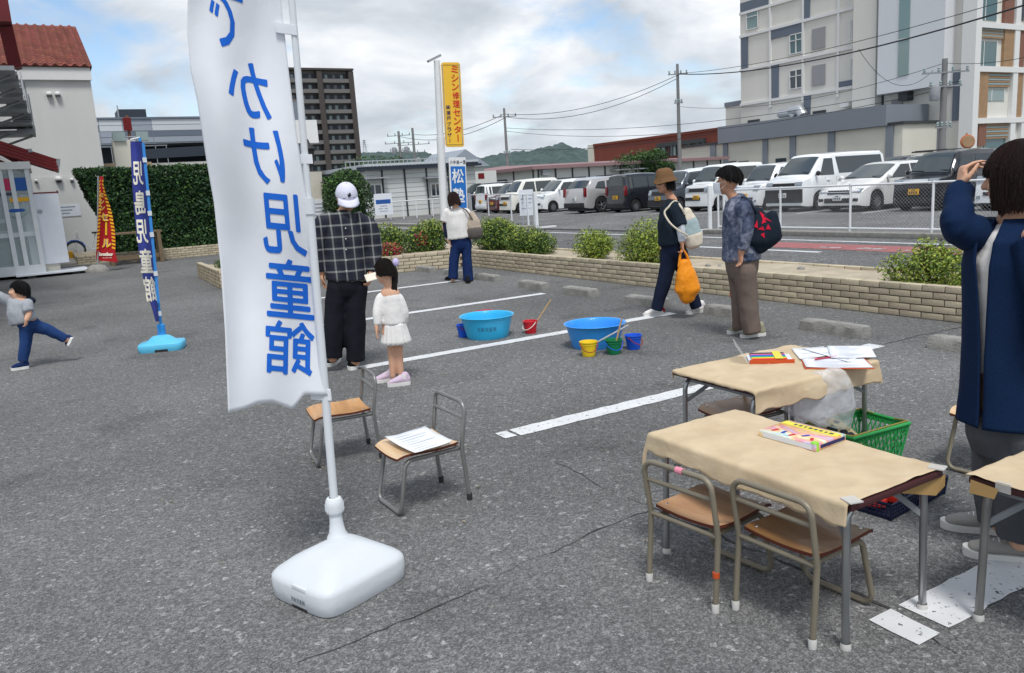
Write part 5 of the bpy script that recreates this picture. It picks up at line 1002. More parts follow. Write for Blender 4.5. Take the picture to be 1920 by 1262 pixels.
for ch, cx, cy, w, h, tn in (('ミ', 190.5, 366, 8, 9, 0), ('シ', 191, 378, 9, 10, 0), ('ン', 192, 390, 10, 10, 0), ('セ', 196, 407, 16, 16, 0), ('ー', 199, 429, 4, 24, 1), ('ル', 200, 456, 18, 17, 0)):
    letters('letter', [(ch, 0, 0, w, h, tn)], (lambda x, y, cx=cx, cy=cy: rsurf(cx+x, cy-y, .016)), MATS['flag_cream'], rf_, .06); letters('letter', [(ch, 0, 0, w, h, tn)], (lambda x, y, cx=cx, cy=cy: rsurf(cx+x, cy-y, .024)), MATS['flag_yellow'], rf_, .03)
letters('letter', [('brother', 0, 0, 27, 7)], lambda x, y: rsurf(199+x, 476.5-y, .02), MATS['flag_cream'], rf_, .03); letters('letter', [('at your side', 0, 0, 17, 3)], lambda x, y: rsurf(201+x, 483.5-y, .02), MATS['flag_cream'], rf_)
# ------------------------------------------------------------------ roadside pylon signs
M('sign_yellow', srgb(238, 190, 62), .45, var=.05, scale=2); M('sign_red', srgb(208, 52, 40), .5); M('sign_blue', srgb(36, 110, 190), .45, var=.04); M('sign_edge', srgb(176, 170, 150), .6, var=.2); M('sign_white', (.74, .76, .78), .45)
RS = 18.6; sb_ = spot(834, 452, RS); so = V((sb_.x, sb_.y, 0)); az = math.atan2(so.x, so.y); ps = thing('pylon_sign', 'white post carrying tall yellow repair-shop sign above a blue school sign', 'sign', so)
topz = spot(819, 114, RS); MB().tube([(0, 0, .2), topz-so], [.085, .07], 12).build('post', MATS['white_metal'], ps, smooth=50); MB().tube([(0, 0, .2), (topz-so)*.62], [.09, .09], 12).build('post_sleeve', MATS['white_metal'], ps, smooth=50); q = topz-so; beam(MB(), q+V((-.22, 0, -.02)), q+V((.1, 0, .12)), .08, .05).build('lamp_arm', MATS['galv'], ps)
def board(x0a, x0b, x1a, x1b, ya, yb, mat, nm, corner, dep=.16, r=RS-.05):
    "upright board: px of left and right edges at top and bottom"
    P4 = [spot(x0a, ya, r), spot(x1a, ya, r), spot(x1b, yb, r), spot(x0b, yb, r)]; ux = (P4[1]-P4[0]); uy = (P4[3]-P4[0]); nrm = ux.cross(uy).normalized(); nrm = nrm if nrm.dot(-so) > 0 else -nrm
    W_, H_ = ux.length, uy.length; pts = []
    for cxx, cyy, a0 in ((W_-corner, corner, -PI/2), (W_-corner, H_-corner, 0), (corner, H_-corner, PI/2), (corner, corner, PI)):
        for k in range(5): a = a0+PI/2*k/4; pts.append((cxx+corner*math.cos(a), cyy+corner*math.sin(a)))
    f = lambda x, y, o=0.: P4[0]-so+ux.normalized()*x+uy.normalized()*y+nrm*o
    n = len(pts); MB().add([f(*p, 0) for p in pts]+[f(*p, -dep) for p in pts], [tuple(range(n)), tuple(range(n, 2*n))[::-1]]+[(i, i+n, (i+1) % n+n, (i+1) % n) for i in range(n)]).build(nm, MATS[mat], ps); return f, W_, H_
f, W_, H_ = board(826.5, 835, 862.5, 871, 117, 275, 'sign_yellow', 'yellow_panel', .06)
n_ = len(f(0, 0)); rim = MB().tube([f(.03, .05, -.0), f(W_-.03, .05, 0), f(W_-.03, H_-.05, 0), f(.03, H_-.05, 0)], .012, 6, closed=True).build('panel_rim', MATS['sign_edge'], ps)
for i, ch in enumerate('ミシン修理センター'): letters('letter', [(ch, 0, 0, .155, .155) if ch != 'ー' else (ch, 0, 0, .026, .15, True)], (lambda x, y, i=i: f(W_*.70+x, .15+i*H_*.102-y, .006)), MATS['sign_red'], ps, .018)
for i, ch in enumerate('㈱瀬戸ブラザー'): letters('letter', [(ch, 0, 0, .095, .095) if ch != 'ー' else (ch, 0, 0, .014, .09, True)], (lambda x, y, i=i: f(W_*.26+x, .97+i*.122-y, .006)), MATS['ink_blue'] if False else M('sign_navy', srgb(36, 42, 92), .5), ps, .012)
f2, W2, H2 = board(841, 845.5, 873, 877.5, 295, 392, 'sign_white', 'blue_sign_panel', .02, .1)
MB().add([f2(.035, .20, .004), f2(W2-.02, .20, .004), f2(W2-.02, H2-.02, .004), f2(.035, H2-.02, .004)], [(0, 1, 2, 3)]).build('blue_field', MATS['sign_blue'], ps)
for i, ch in enumerate('小中高一貫'): letters('letter', [(ch, 0, 0, .062, .09 if ch != '一' else .012)], (lambda x, y, i=i: f2(.055+i*.075+x, .11-y, .006)), MATS['ink_dark'], ps, .01)
for i, ch in enumerate('松塾'): letters('letter', [(ch, 0, 0, .27, .33)], (lambda x, y, i=i: f2(W2*.5+x, .42+i*.43-y, .009)), MATS['sign_white'], ps, .02)
# gate column with lantern behind the flag pole
gc = spot(596, 390, 19.6); lc = thing('gate_column', 'weathered cream gate column with black lantern and notice sheet', 'column', (gc.x, gc.y, 0)); zt = spot(596, 322, 19.6).z; M('plaster_old', srgb(196, 192, 180), .9, var=.12, scale=3, bump=.3, bscale=20)
MB().bb(-.4, .18, 0, .4, 0, zt).build('shaft', MATS['plaster_old'], lc); lx = spot(583, 300, 19.6).x-gc.x; zl = zt+.02
ln = MB().lathe([(.0, .0), (.05, .02), (.03, .1), (.09, .16), (.13, .46), (.16, .5), (.17, .52), (.05, .64), (.02, .72), (0, .76)], 8, (lx, .1, zl)).build('lantern', MATS['trim_black'], lc)
nt_ = MB().bb(-.13, .16, -.02, 0, .88, 1.5).build('notice_sheet', MATS['board_white'], lc)
for r in range(6): tag(MB().bb(-.11, .14, -.024, -.02, .93+.09*r, .96+.09*r).build('print_line', MATS['ink_grey'], nt_), kind='stuff')
# ------------------------------------------------------------------ left corner: showcase, board, bench, bicycle
M('alu', (.66, .69, .71), .45, .0, var=.06); glass('case_glass', (.6, .7, .72), .03, .25); ko = V((-1.0, 24.0, 0)); ks = thing('glass_showcase', 'aluminium and glass showcase kiosk holding sewing goods, far left', 'kiosk', ko)
kx0, kx1, ky0, kz1 = -2.4, spot(64, 400, 24).x-ko.x, -.3, spot(50, 318, 24).z
for x in (kx0, spot(14, 400, 24).x-ko.x, spot(34, 400, 24).x-ko.x, kx1): MB().bb(x-.05, x+.05, ky0-.05, ky0+.05, .1, kz1).build('mullion', MATS['alu'], ks); MB().bb(x-.05, x+.05, 1.9, 2.0, .1, kz1).build('mullion', MATS['alu'], ks)
MB().bb(kx0-.1, kx1+.1, ky0-.1, 2.1, kz1, kz1+.18).build('roof', MATS['trim_white'], ks); MB().bb(kx0, kx1, ky0-.04, 2., .08, .32).build('plinth', MATS['alu'], ks); MB().bb(kx0, kx1, ky0, 2., 1.05, 1.16).build('shelf', MATS['alu'], ks)
MB().bb(kx0, kx1, 1.85, 1.9, .3, kz1).build('back_panel', MATS['curtain'], ks)
MB().bb(kx0, kx1, ky0-.012, ky0+.002, .32, kz1).build('glass_pane', MATS['case_glass'], ks); MB().bb(kx1-.004, kx1+.01, ky0+.05, 1.9, .32, kz1).build('glass_pane', MATS['case_glass'], ks)
for px, py, w, h, m in ((37, 345, .28, .32, 'ink_blue'), (12, 346, .3, .3, 'petal'), (40, 374, .5, .1, 'plate_yellow'), (10, 364, .45, .07, 'ink_dark')): q = spot(px, py, 23.6)-ko; MB().box((q.x, ky0-.03, q.z), (w, .02, h)).build('sticker', MATS[m], ks)
q = spot(31, 397, 23.6)-ko; e_ = MB().ell((q.x, ky0-.03, q.z), (.25, .015, .14), 18, 8).build('oval_sign', MATS['curtain'], ks, smooth=60); MB().ell((q.x, ky0-.045, q.z+.03), (.2, .01, .05), 16, 6).build('oval_mark', MATS['ink_blue'], e_)
for k in range(4):
    x = kx0+.5+k*.55; mc = MB().bb(x, x+.34, .5, .75, 1.16, 1.22).build('sewing_machine', MATS['board_white'] if k % 2 else MATS['trim_black'], ks); MB().bb(x, x+.07, .5, .75, 1.22, 1.5).build('column', MATS['board_white'], mc); MB().bb(x, x+.32, .52, .72, 1.42, 1.52).build('arm', MATS['board_white'], mc)
tl_ = MB().bb(kx1-1.1, kx1-.2, .3, .9, .32, .95).build('cabinet', M('sage', srgb(150, 176, 170), .6), ks); MB().bb(kx1-.25, kx1-.12, .2, .4, .32, .5).build('blue_box', MATS['ink_blue'], ks)
beam(MB(), V((kx1-1.2, .4, .6)), V((kx1-.3, .4, 1.02)), .05, .06).build('strut', MATS['alu'], ks)
bo2 = gp(100, 516); bo2 = V((bo2.x, bo2.y, 0)); sg_ = thing('upright_sign_board', 'tall white upright sign box on a white plate beside the showcase', 'sign', bo2, rad(6)); zt2 = spot(78, 363, 24).z; xw = .40
MB().bb(-.42, .42, .0, .32, .30, zt2).build('box', MATS['board_white'], sg_, bevel=.01); MB().bb(.42, .425, .02, .30, .4, zt2-.05).build('print_panel', MATS['flag_cream'], sg_)
for k in range(11): MB().bb(.425, .43, .04, .28, .45+k*.16, .57+k*.16).build('print_block', MATS[('ink_blue', 'sign_blue', 'flag_skyedge', 'petal', 'flag_yellow', 'curtain')[min(5, k//2)]], sg_)
MB().bb(-.43, .44, -.01, .33, zt2, zt2+.03).build('top_cap', MATS['red_steel'], sg_); MB().bb(-.2, .2, .05, .27, .1, .30).build('stub', MATS['plaster_old'], sg_); MB().bb(-.85, .85, -.5, .75, .07, .11).build('base_plate', MATS['board_white'], sg_)
for x in (-.5, .5): MB().bb(x-.09, x+.09, -.3, .5, 0, .07).build('foot', MATS['concrete'], sg_)
MB().lathe([(.0, 0), (.05, 0), (.055, .01), (.03, .015), (0, .015)], 14).build('badge', MATS['galv'], sg_, (-.05, -.003, zt2-.45)).rotation_euler.x = PI/2
wo = gp(258, 494); wt = thing('work_bench', 'old wooden workbench in front of the dark hedge', 'table', (wo.x, wo.y, 0)); M('old_wood', srgb(120, 104, 84), .85, var=.25, scale=3, stretch=(1, 8, 8)); 
zt3 = spot(258, 434, wo.length).z
for k in range(4): MB().bb(-.75, .75, -.3+.2*k, -.115+.2*k, zt3-.05, zt3).build('plank', MATS['old_wood'], wt)
for x in (-.65, .65):
    for y in (-.25, .4): MB().bb(x-.05, x+.05, y-.05, y+.05, 0, zt3-.05).build('leg', MATS['old_wood'], wt)
MB().bb(-.65, .65, -.24, -.2, .15, .27).build('stretcher', MATS['old_wood'], wt)
bk = spot(139, 446, 30.5); bc = thing('bicycle', 'small bicycle with black tyre leaning by the white wall', 'bicycle', (bk.x+.1, bk.y, 0)); 
for x in (-.12, .85):
    w = MB().tube([(.3*math.cos(2*PI*k/24)+x, 0, .33+.3*math.sin(2*PI*k/24)) for k in range(24)], .026, 8, closed=True).build('wheel', MATS['tyre'], bc, smooth=60); MB().tube([(.26*math.cos(2*PI*k/20)+x, 0, .33+.26*math.sin(2*PI*k/20)) for k in range(20)], .012, 6, closed=True).build('rim', MATS['chrome'], w)
    for k in range(8): a = PI*k/8; MB().tube([(x-.26*math.cos(a), 0, .33-.26*math.sin(a)), (x+.26*math.cos(a), 0, .33+.26*math.sin(a))], .004, 4).build('spoke', MATS['chrome'], w)
fr = MB(); fr.tube([(-.12, 0, .33), (.0, 0, .9)], .02, 6); fr.tube([(0, 0, .8), (.36, 0, .34), (.85, 0, .33)], .02, 6); fr.tube([(.36, 0, .34), (.55, 0, .85)], .02, 6); fr.build('frame', MATS['board_white'], bc)
MB().tube([(.0, -.25, .98), (0, 0, .95), (0, .25, .98)], .015, 6).build('handlebar', MATS['chrome'], bc); MB().box((.56, 0, .88), (.24, .14, .06)).build('saddle', MATS['trim_black'], bc, bevel=.02); MB().tube([(.32*math.cos(a)-.12, 0, .33+.34*math.sin(a)) for a in (.3, .8, 1.3, 1.8, 2.3)], .03, 6).build('mudguard', MATS['ink_blue'], bc)
yb_ = spot(118, 450, 30); tag(MB().bb(-.22, .22, -.15, .15, 0, .34).build('crate', MATS['plate_yellow'], None, (yb_.x, yb_.y, 0), bevel=.02), 'yellow plastic crate by the white wall beside the bicycle', 'crate')
struct(MB().bb(-.3, 1.7, 26.6, 32.4, 0, .12).build('entrance_slab', M('slab', srgb(176, 174, 168), .85, var=.1), None)); struct(MB().bb(-1.7, 1.9, 26.0, 26.55, 0, .08).build('entrance_step', MATS['concrete'], None))
# ------------------------------------------------------------------ kindergarten chairs and tables
M('steel_tube', srgb(138, 138, 136), .38, .55, var=.15, scale=8); M('khaki_tube', srgb(132, 124, 108), .45, .2, var=.14, scale=9); M('chrome_worn', (.42, .43, .44), .28, .9, var=.2, scale=9); M('cap_white', (.58, .57, .54), .6, var=.06); M('cap_black', (.03, .03, .03), .7)
def wood(name, a, b, sc=1.6):
    m, nt, N, L_, Pn = newmat(name); tc = N('ShaderNodeTexCoord'); mp = N('ShaderNodeMapping'); mp.inputs[3].default_value = (14, 2.2, 5); L_(tc.outputs['Object'], mp.inputs[0]); n = N('ShaderNodeTexNoise'); n.inputs['Scale'].default_value = sc; n.inputs['Detail'].default_value = 6; n.inputs['Distortion'].default_value = .8; L_(mp.outputs[0], n.inputs[0])
    r = N('ShaderNodeValToRGB'); L_(n.outputs[0], r.inputs[0]); r.color_ramp.elements[0].position = .3; r.color_ramp.elements[0].color = (*a, 1); r.color_ramp.elements[1].position = .7; r.color_ramp.elements[1].color = (*b, 1); L_(r.outputs[0], Pn.inputs['Base Color']); Pn.inputs['Roughness'].default_value = .38; Pn.inputs['Coat Weight'].default_value = .2
wood('ply_light', srgb(178, 124, 70), srgb(214, 164, 108)); wood('ply_mid', srgb(168, 126, 90), srgb(196, 156, 120)); wood('ply_dark', srgb(146, 100, 56), srgb(174, 128, 80)); wood('ply_pale', srgb(206, 170, 128), srgb(224, 192, 152)); M('ply_edge', srgb(96, 48, 34), .6)
def arc(c, r, a0, a1, ax1, ax2, n=5): return [V(c)+V(ax1)*r*math.cos(a0+(a1-a0)*k/n)+V(ax2)*r*math.sin(a0+(a1-a0)*k/n) for k in range(n+1)]
def chair(label, loc, rz, seatmat, tube, capm, h=.50, w=.31, d=.30, group='small school chairs'):
    root = thing('school_chair', label, 'chair', (loc[0], loc[1], 0), rz, group); r = .0105; hw = w/2; X, Y, Z = V((1, 0, 0)), V((0, 1, 0)), V((0, 0, 1)); sz = .295; tm = MATS[tube]
    ln_ = lambda z: -.02*(z/.5)                                    # slight rake of the back legs
    pts = [V((-.02, -hw, .02)), V((0, -hw, sz-.02))]+[V((-.028, -hw+.045, h-.045))+(-Y)*.045*math.cos(a)+Z*.045*math.sin(a) for a in (0, .4, .8, 1.2, PI/2)]+[V((-.028, hw-.045, h-.045))+Y*.045*math.cos(a)+Z*.045*math.sin(a) for a in (PI/2, 1.2, .8, .4, 0)]+[V((0, hw, sz-.02)), V((-.02, hw, .02))]
    MB().tube(pts, r, 10).build('back_frame', tm, root, smooth=60)
    MB().tube([(-.018, -hw, h-.075), (-.018, hw, h-.075)], r*.85, 8).build('back_rail', tm, root, smooth=60)
    MB().tube([(0, -hw, sz-.025), (0, hw, sz-.025)], r*.85, 8).build('rear_rail', tm, root, smooth=60)
    for s_ in (-1, 1): MB().lathe([(.013, 0), (.014, .03), (.0125, .034)], 12, (-.021, s_*hw, 0)).build('foot_cap', MATS[capm], root, smooth=40)
    f = hw-.03                                                    # runner: down from the seat, across the ground, up again
    A = [V((.0, -f, sz-.03)), V((d*.55, -f, sz-.03)), V((d-.05, -f, sz-.03))]+[V((d-.05, -f, sz-.075))+Z*.045*math.cos(a)+X*.045*math.sin(a) for a in (.4, .8, 1.2, PI/2)]+[V((d+.03, -f-.012, .05))]+[V((d+.035, -f+.028, .045))+(-Y)*.035*math.cos(a)-Z*.033*math.sin(a) for a in (.5, 1., PI/2)]
    pts = A+[V((q.x, -q.y, q.z)) for q in A[::-1]]; MB().tube(pts, r, 10).build('runner', tm, root, smooth=60)
    n1, n2 = 14, 10; sw = hw-.005
    def top(u, v):
        x = .012+(d+.02)*u; k = 1-.10*max(0, (u-.75)/.25)**2-.06*max(0, (.12-u)/.12); y = -sw*k+2*sw*k*v; z = sz+.010*abs(2*v-1)**2-.006*math.exp(-((u-.35)/.25)**2)-.016*max(0, (u-.82)/.18)**2; return V((x, y, z))
    mb = MB(); T = [top(i/n1, j/n2) for j in range(n2+1) for i in range(n1+1)]; n = n1+1; mb.add(T+[q-Z*.011 for q in T], [(j*n+i, j*n+i+1, (j+1)*n+i+1, (j+1)*n+i) for j in range(n2) for i in range(n1)]+[(len(T)+j*n+i, len(T)+(j+1)*n+i, len(T)+(j+1)*n+i+1, len(T)+j*n+i+1) for j in range(n2) for i in range(n1)]); K = len(T)
    seat = mb.build('seat', MATS[seatmat], root, smooth=60); ring = [i for i in range(n)]+[j*n+n1 for j in range(1, n2+1)]+[n2*n+i for i in range(n1-1, -1, -1)]+[j*n for j in range(n2-1, 0, -1)]
    eb = MB().add([T[i] for i in ring]+[T[i]-Z*.012 for i in ring], [(i, (i+1) % len(ring), (i+1) % len(ring)+len(ring), i+len(ring)) for i in range(len(ring))]).build('seat_edge', MATS['ply_edge'], seat)
    for s_ in (-1, 1):
        for u in (.12, .86): q = top(u, .5+s_*.40); MB().lathe([(0.006, 0), (.005, .003), (0, .004)], 8, q).build('screw', MATS['chrome'], seat)
    return root
c1 = chair('small chair with worn brown seat and orange tape on leg, at front table', (1.81, 2.025), .12, 'ply_mid', 'khaki_tube', 'cap_white', .485)
MB().tube([(-.014, -.155, .128), (-.014, -.155, .148)], .0125, 10).build('tape', M('tape_orange', srgb(196, 82, 40), .5), c1); MB().tube([(-.028, -.03, .4855), (-.028, .0, .4855)], .0125, 10).build('tape', M('tape_pink', srgb(226, 140, 160), .5), c1)
chair('small chair with darker brown seat pushed under the near corner of front table', (1.909, 1.69), .06, 'ply_dark', 'khaki_tube', 'cap_white', .485)
chair('small chair with a white sheet of paper on its seat', (1.57, 3.48), PI+.03, 'ply_pale', 'steel_tube', 'cap_black', .495); chair('small chair with bare wooden seat behind the white flag pole', (1.474, 4.374), PI-.11, 'ply_light', 'steel_tube', 'cap_black', .49)
chair('small chair with pale seat behind the woman in navy coat', (3.98, 2.05), PI+.1, 'ply_pale', 'khaki_tube', 'cap_white', .49); chair('small chair tucked under the far paper-covered table', (3.14, 2.86), PI-.06, 'ply_mid', 'steel_tube', 'cap_white', .46)
def kraft():
    m, nt, N, L_, Pn = newmat('kraft'); tc = N('ShaderNodeTexCoord'); n = N('ShaderNodeTexNoise'); n.inputs['Scale'].default_value = 9; n.inputs['Detail'].default_value = 8; L_(tc.outputs['Object'], n.inputs[0])
    r = N('ShaderNodeValToRGB'); L_(n.outputs[0], r.inputs[0]); r.color_ramp.elements[0].position = .3; r.color_ramp.elements[0].color = (*srgb(192, 170, 138), 1); r.color_ramp.elements[1].position = .7; r.color_ramp.elements[1].color = (*srgb(208, 188, 156), 1); L_(r.outputs[0], Pn.inputs['Base Color']); Pn.inputs['Roughness'].default_value = .8
    b = N('ShaderNodeBump'); b.inputs['Strength'].default_value = .35; b.inputs['Distance'].default_value = .01; n2 = N('ShaderNodeTexNoise'); n2.inputs['Scale'].default_value = 16; n2.inputs['Detail'].default_value = 5; n2.inputs['Distortion'].default_value = .6; L_(tc.outputs['Object'], n2.inputs[0]); L_(n2.outputs[0], b.inputs['Height']); L_(b.outputs[0], Pn.inputs['Normal'])
kraft(); M('maroon_edge', srgb(72, 40, 42), .5, var=.1); M('clear_tape', (.72, .70, .66), .3, alpha=.6); M('flap', srgb(176, 142, 92), .8, var=.1)
def table(label, x0, x1, y0, y1, z, dr, leg='chrome_worn', rz=0., seed=0, plab='', lz=.02):
    "dr: paper overhang at -x, +x, -y, +y"
    c = ((x0+x1)/2, (y0+y1)/2); root = thing('school_table', label, 'table', (*c, 0), rz, 'low tables covered in brown paper'); a, b = (x1-x0)/2, (y1-y0)/2
    MB().bb(-a, a, -b, b, z-.026, z-.004).build('top', MATS['maroon_edge'], root, bevel=.006); MB().bb(-a+.06, a-.06, -b+.06, b-.06, z-.06, z-.027).build('apron', MATS['stair_metal'], root)
    for sy in (-1, 1):
        for sx in (-1, 1):
            X_, Y_ = sx*(a-.035), sy*(b-.045); pts = [(X_*.72, Y_*.98, z-.04), (X_*.9, Y_, z-.045), (X_*.98, Y_*1.0, z-.065), (X_, Y_*1.005, z-.10), (X_*1.02, Y_*1.02, .012)]
            l_ = MB().tube(pts, .0128, 12).build('leg', MATS[leg], root, smooth=60); MB().lathe([(.017, 0), (.018, .006), (.0155, .022)], 12, (X_*1.02, Y_*1.02, 0)).build('foot_cap', MATS['cap_white'], l_, smooth=40)
            beam(MB(), V((X_*.98, Y_*1.0, z-.16)), V((X_*.55, Y_*.72, z-.05)), .012, .018).build('brace', MATS['stair_metal'], root)
    def drop(over, at):                                             # distance past the edge -> bend down
        if over <= 0: return 0, 0
        q = min(over/.03, 1); return min(over, .012+.12*over), -max(0, over-.006)*.98
    nx, ny = 64, 90
    def pf(u, v):
        X_ = -a-dr[0]+(2*a+dr[0]+dr[1])*u; Y_ = -b-dr[2]+(2*b+dr[2]+dr[3])*v
        ex = (-a-X_) if X_ < -a else (X_-a); sx = -1 if X_ < -a else 1; ey = (-b-Y_) if Y_ < -b else (Y_-b); sy = -1 if Y_ < -b else 1
        hx, vx = drop(ex, 0); hy, vy = drop(ey, 0); xx = X_ if ex <= 0 else sx*(a+hx); yy = Y_ if ey <= 0 else sy*(b+hy)
        nz_ = mnoise.noise(V((X_*4+seed, Y_*4, seed))); n3 = mnoise.noise(V((X_*11+seed, Y_*11, 3)))
        over = max(0, ex)+max(0, ey); edge = min(1, min(a-abs(X_), b-abs(Y_))/.1) if over <= 0 else 0
        cr = max(0, .10-abs(mnoise.noise(V((X_*2.6+seed, Y_*2.6, 7)))))*.035+max(0, .08-abs(mnoise.noise(V((X_*5+seed, Y_*3.7, 11)))))*.03
        zz = z+.003+max(0, nz_)*.006*(1-.5*max(0, edge))+.002*n3+cr+vx+vy
        if over > 0: w = nz_*.028*min(1, over/.05); xx += w*(ex > 0)*sx; yy += w*(ey > 0)*sy; zz += .02*n3*(over > .06)
        rag = .012*mnoise.noise(V((Y_*23, X_*23, seed)))
        if u in (0, 1): yy += rag; zz += rag*.6
        return (xx, yy, zz)
    p = MB().grid(pf, nx, ny).build('paper', MATS['kraft'], root, smooth=75); md = p.modifiers.new('s', 'SOLIDIFY'); md.thickness = .0012; md.offset = 0
    return root, a, b
t1, a1, b1 = table('nearer low table covered in brown kraft paper, marker set on top', 1.945, 2.405, 1.435, 2.35, .505, (.085, .01, -.005, .10), seed=1)
for sx, dy in ((-1, 0), (1, .0)): MB().box((sx*(a1-.015), -b1+.012, .512), (.045, .05, .004), .3*sx).build('tape', MATS['clear_tape'], t1)
MB().add([(a1-.17, -b1+.02, .478), (a1+.012, -b1+.0, .485), (a1+.02, -b1+.005, .44), (a1-.02, -b1+.01, .415), (a1-.16, -b1+.04, .45)], [(0, 1, 2, 3, 4)]).build('paper_flap', MATS['flap'], t1)
t2, a2, b2 = table('farther low table covered in crumpled kraft paper, strewn with paper sheets', 2.70, 3.56, 2.50, 3.06, .505, (.02, .02, .11, .04), rz=-.02, seed=5)
t3, a3, b3 = table('low paper-covered table cut off by the right edge', 2.425, 2.885, .45, 1.365, .50, (.005, .03, .02, .015), seed=9, leg='steel_tube')
MB().box((-a3+.0, b3-.11, .492), (.012, .045, .03)).build('tape', MATS['clear_tape'], t3); MB().add([(-a3-.004, b3-.01, .49), (-a3-.01, b3-.10, .485), (-a3-.012, b3-.09, .45), (-a3-.008, b3-.01, .445)], [(0, 1, 2, 3)]).build('paper_flap', MATS['flap'], t3)
# ------------------------------------------------------------------ things on the tables
def marker_print():
    m, nt, N, L_, Pn = newmat('marker_print'); tc = N('ShaderNodeTexCoord'); mp = N('ShaderNodeMapping'); mp.inputs[3].default_value = (9, 5, 9); L_(tc.outputs['Object'], mp.inputs[0]); n = N('ShaderNodeTexNoise'); n.inputs['Scale'].default_value = 1.1; n.inputs['Detail'].default_value = 2; n.inputs['Distortion'].default_value = 1.2; L_(mp.outputs[0], n.inputs[0])
    r = N('ShaderNodeValToRGB'); L_(n.outputs[0], r.inputs[0]); e = r.color_ramp.elements; cs = [(.2, (120, 90, 160)), (.34, (196, 190, 214)), (.44, (232, 140, 150)), (.52, (240, 200, 120)), (.60, (226, 230, 214)), (.68, (120, 190, 200)), (.8, (200, 150, 190))]
    while len(e) < len(cs): e.new(.5)
    for k, (p, c) in enumerate(cs): e[k].position = p; e[k].color = (*srgb(*c), 1)
    L_(r.outputs[0], Pn.inputs['Base Color']); Pn.inputs['Roughness'].default_value = .15; Pn.inputs['Coat Weight'].default_value = .6
marker_print(); M('band_yellow', srgb(232, 220, 70), .3, var=.04); M('lime', srgb(150, 214, 70), .35); M('clear_plastic', (.75, .77, .78), .12, alpha=.35); M('paper_white', (.76, .78, .82), .75, var=.04, scale=5, bump=.15, bscale=9)
PENS = [srgb(*c) for c in ((200, 40, 50), (230, 120, 40), (240, 210, 50), (90, 180, 60), (30, 130, 90), (40, 150, 210), (40, 70, 170), (120, 60, 150), (230, 110, 160), (110, 70, 40), (30, 30, 34), (120, 120, 124))]
for k, c in enumerate(PENS): M('pen_%d' % k, c, .4, var=.03)
mb_ = thing('marker_set', 'closed clear case of coloured markers with yellow band on front table', 'marker set', (2.305, 1.92, .511), .05); MB().bb(-.09, .09, -.125, .125, 0, .026).build('case', MATS['marker_print'], mb_, bevel=.006)
MB().bb(.035, .07, -.12, .12, .0262, .0275).build('label_band', MATS['band_yellow'], mb_); MB().lathe([(.014, 0), (.014, .03), (0, .031)], 12, (-.075, -.113, 0)).build('latch', MATS['lime'], mb_); MB().bb(-.06, .08, -.1262, -.1252, .006, .019).build('end_label', MATS['sign_navy'], mb_); MB().bb(-.091, -.0902, -.11, .1, .004, .022).build('side_label', MATS['board_white'], mb_)
for k in range(8): MB().box((.052, -.09+.022*k, .0278), (.014, .014*random.uniform(.6, 1.2), .0008)).build('print_mark', MATS['ink_dark'], mb_)
for k in range(5): MB().box((-.045+random.uniform(-.02, .02), -.08+.04*k, .0268), (.03, .012, .0008), random.uniform(-.5, .5)).build('print_mark', MATS['pen_6' if k % 2 else 'pen_0'], mb_)
mo = thing('open_marker_case', 'open marker case with raised clear lid on far table', 'marker set', (3.19, 2.88, .511), -.72); MB().bb(-.10, .12, -.085, .085, 0, .012).build('tray', MATS['board_white'], mo)
for k in range(12): MB().tube([(-.085, -.075+.0136*k, .019), (.09, -.075+.0136*k, .019)], .0062, 8).build('marker', MATS['pen_%d' % k], mo)
MB().bb(.03, .07, -.085, .085, .026, .028).build('label_band', MATS['band_yellow'], mo); MB().bb(-.1, .125, -.0875, -.086, .0, .022).build('side_label', MATS['tape_orange'], mo)
MB().add([(-.105, -.085, .004), (-.105, .085, .004), (-.165, .085, .10), (-.165, -.085, .10), (-.11, -.085, .004), (-.11, .085, .004), (-.17, .085, .10), (-.17, -.085, .10)], [(0, 1, 2, 3), (7, 6, 5, 4), (0, 4, 5, 1), (1, 5, 6, 2), (2, 6, 7, 3), (3, 7, 4, 0)]).build('lid', MATS['clear_plastic'], mo)
M('print_pale', (.52, .55, .6), .7)
def sheetp(label, px, z, mat='paper_white', name='paper_sheet', rows=9, cat='paper', curl=.004, th=.0015, ink='ink_grey'):
    c4 = [gp(*p, z) for p in px]; c = sum(c4, V())/4; c.z = z; root = thing(name, label, cat, c)
    f = lambda u, v: (c4[0]*(1-u)*(1-v)+c4[1]*u*(1-v)+c4[2]*u*v+c4[3]*(1-u)*v)-c+V((0, 0, curl*(1+mnoise.noise(V((u*3, v*3, px[0][0]*.1))))*(abs(2*u-1)**3+abs(2*v-1)**3)*.5))
    s_ = MB().grid(f, 10, 10).build('sheet', MATS[mat], root, smooth=60); md = s_.modifiers.new('s', 'SOLIDIFY'); md.thickness = th; md.offset = -1
    lm = MB()
    for r in range(rows):
        v = .12+.78*r/max(1, rows-1); e = random.uniform(.6, .92)
        lm.add([f(.1, v)+V((0, 0, .0012)), f(e, v)+V((0, 0, .0012)), f(e, v+.022)+V((0, 0, .0012)), f(.1, v+.022)+V((0, 0, .0012))], [(0, 1, 2, 3)])
    if rows: tag(lm.build('print_line', MATS[ink], root), kind='stuff')
    return root
sheetp('topmost printed sheet lying on papers at back of far table', [(1551, 650), (1632, 649), (1643, 671), (1558, 672)], .522); sheetp('paper sheet under the topmost one on far table', [(1503, 654), (1560, 652), (1606, 674), (1590, 680)], .517, rows=4); sheetp('paper clipped to a board at the right end of far table', [(1503, 673), (1620, 674), (1637, 690), (1512, 690)], .515, rows=7)
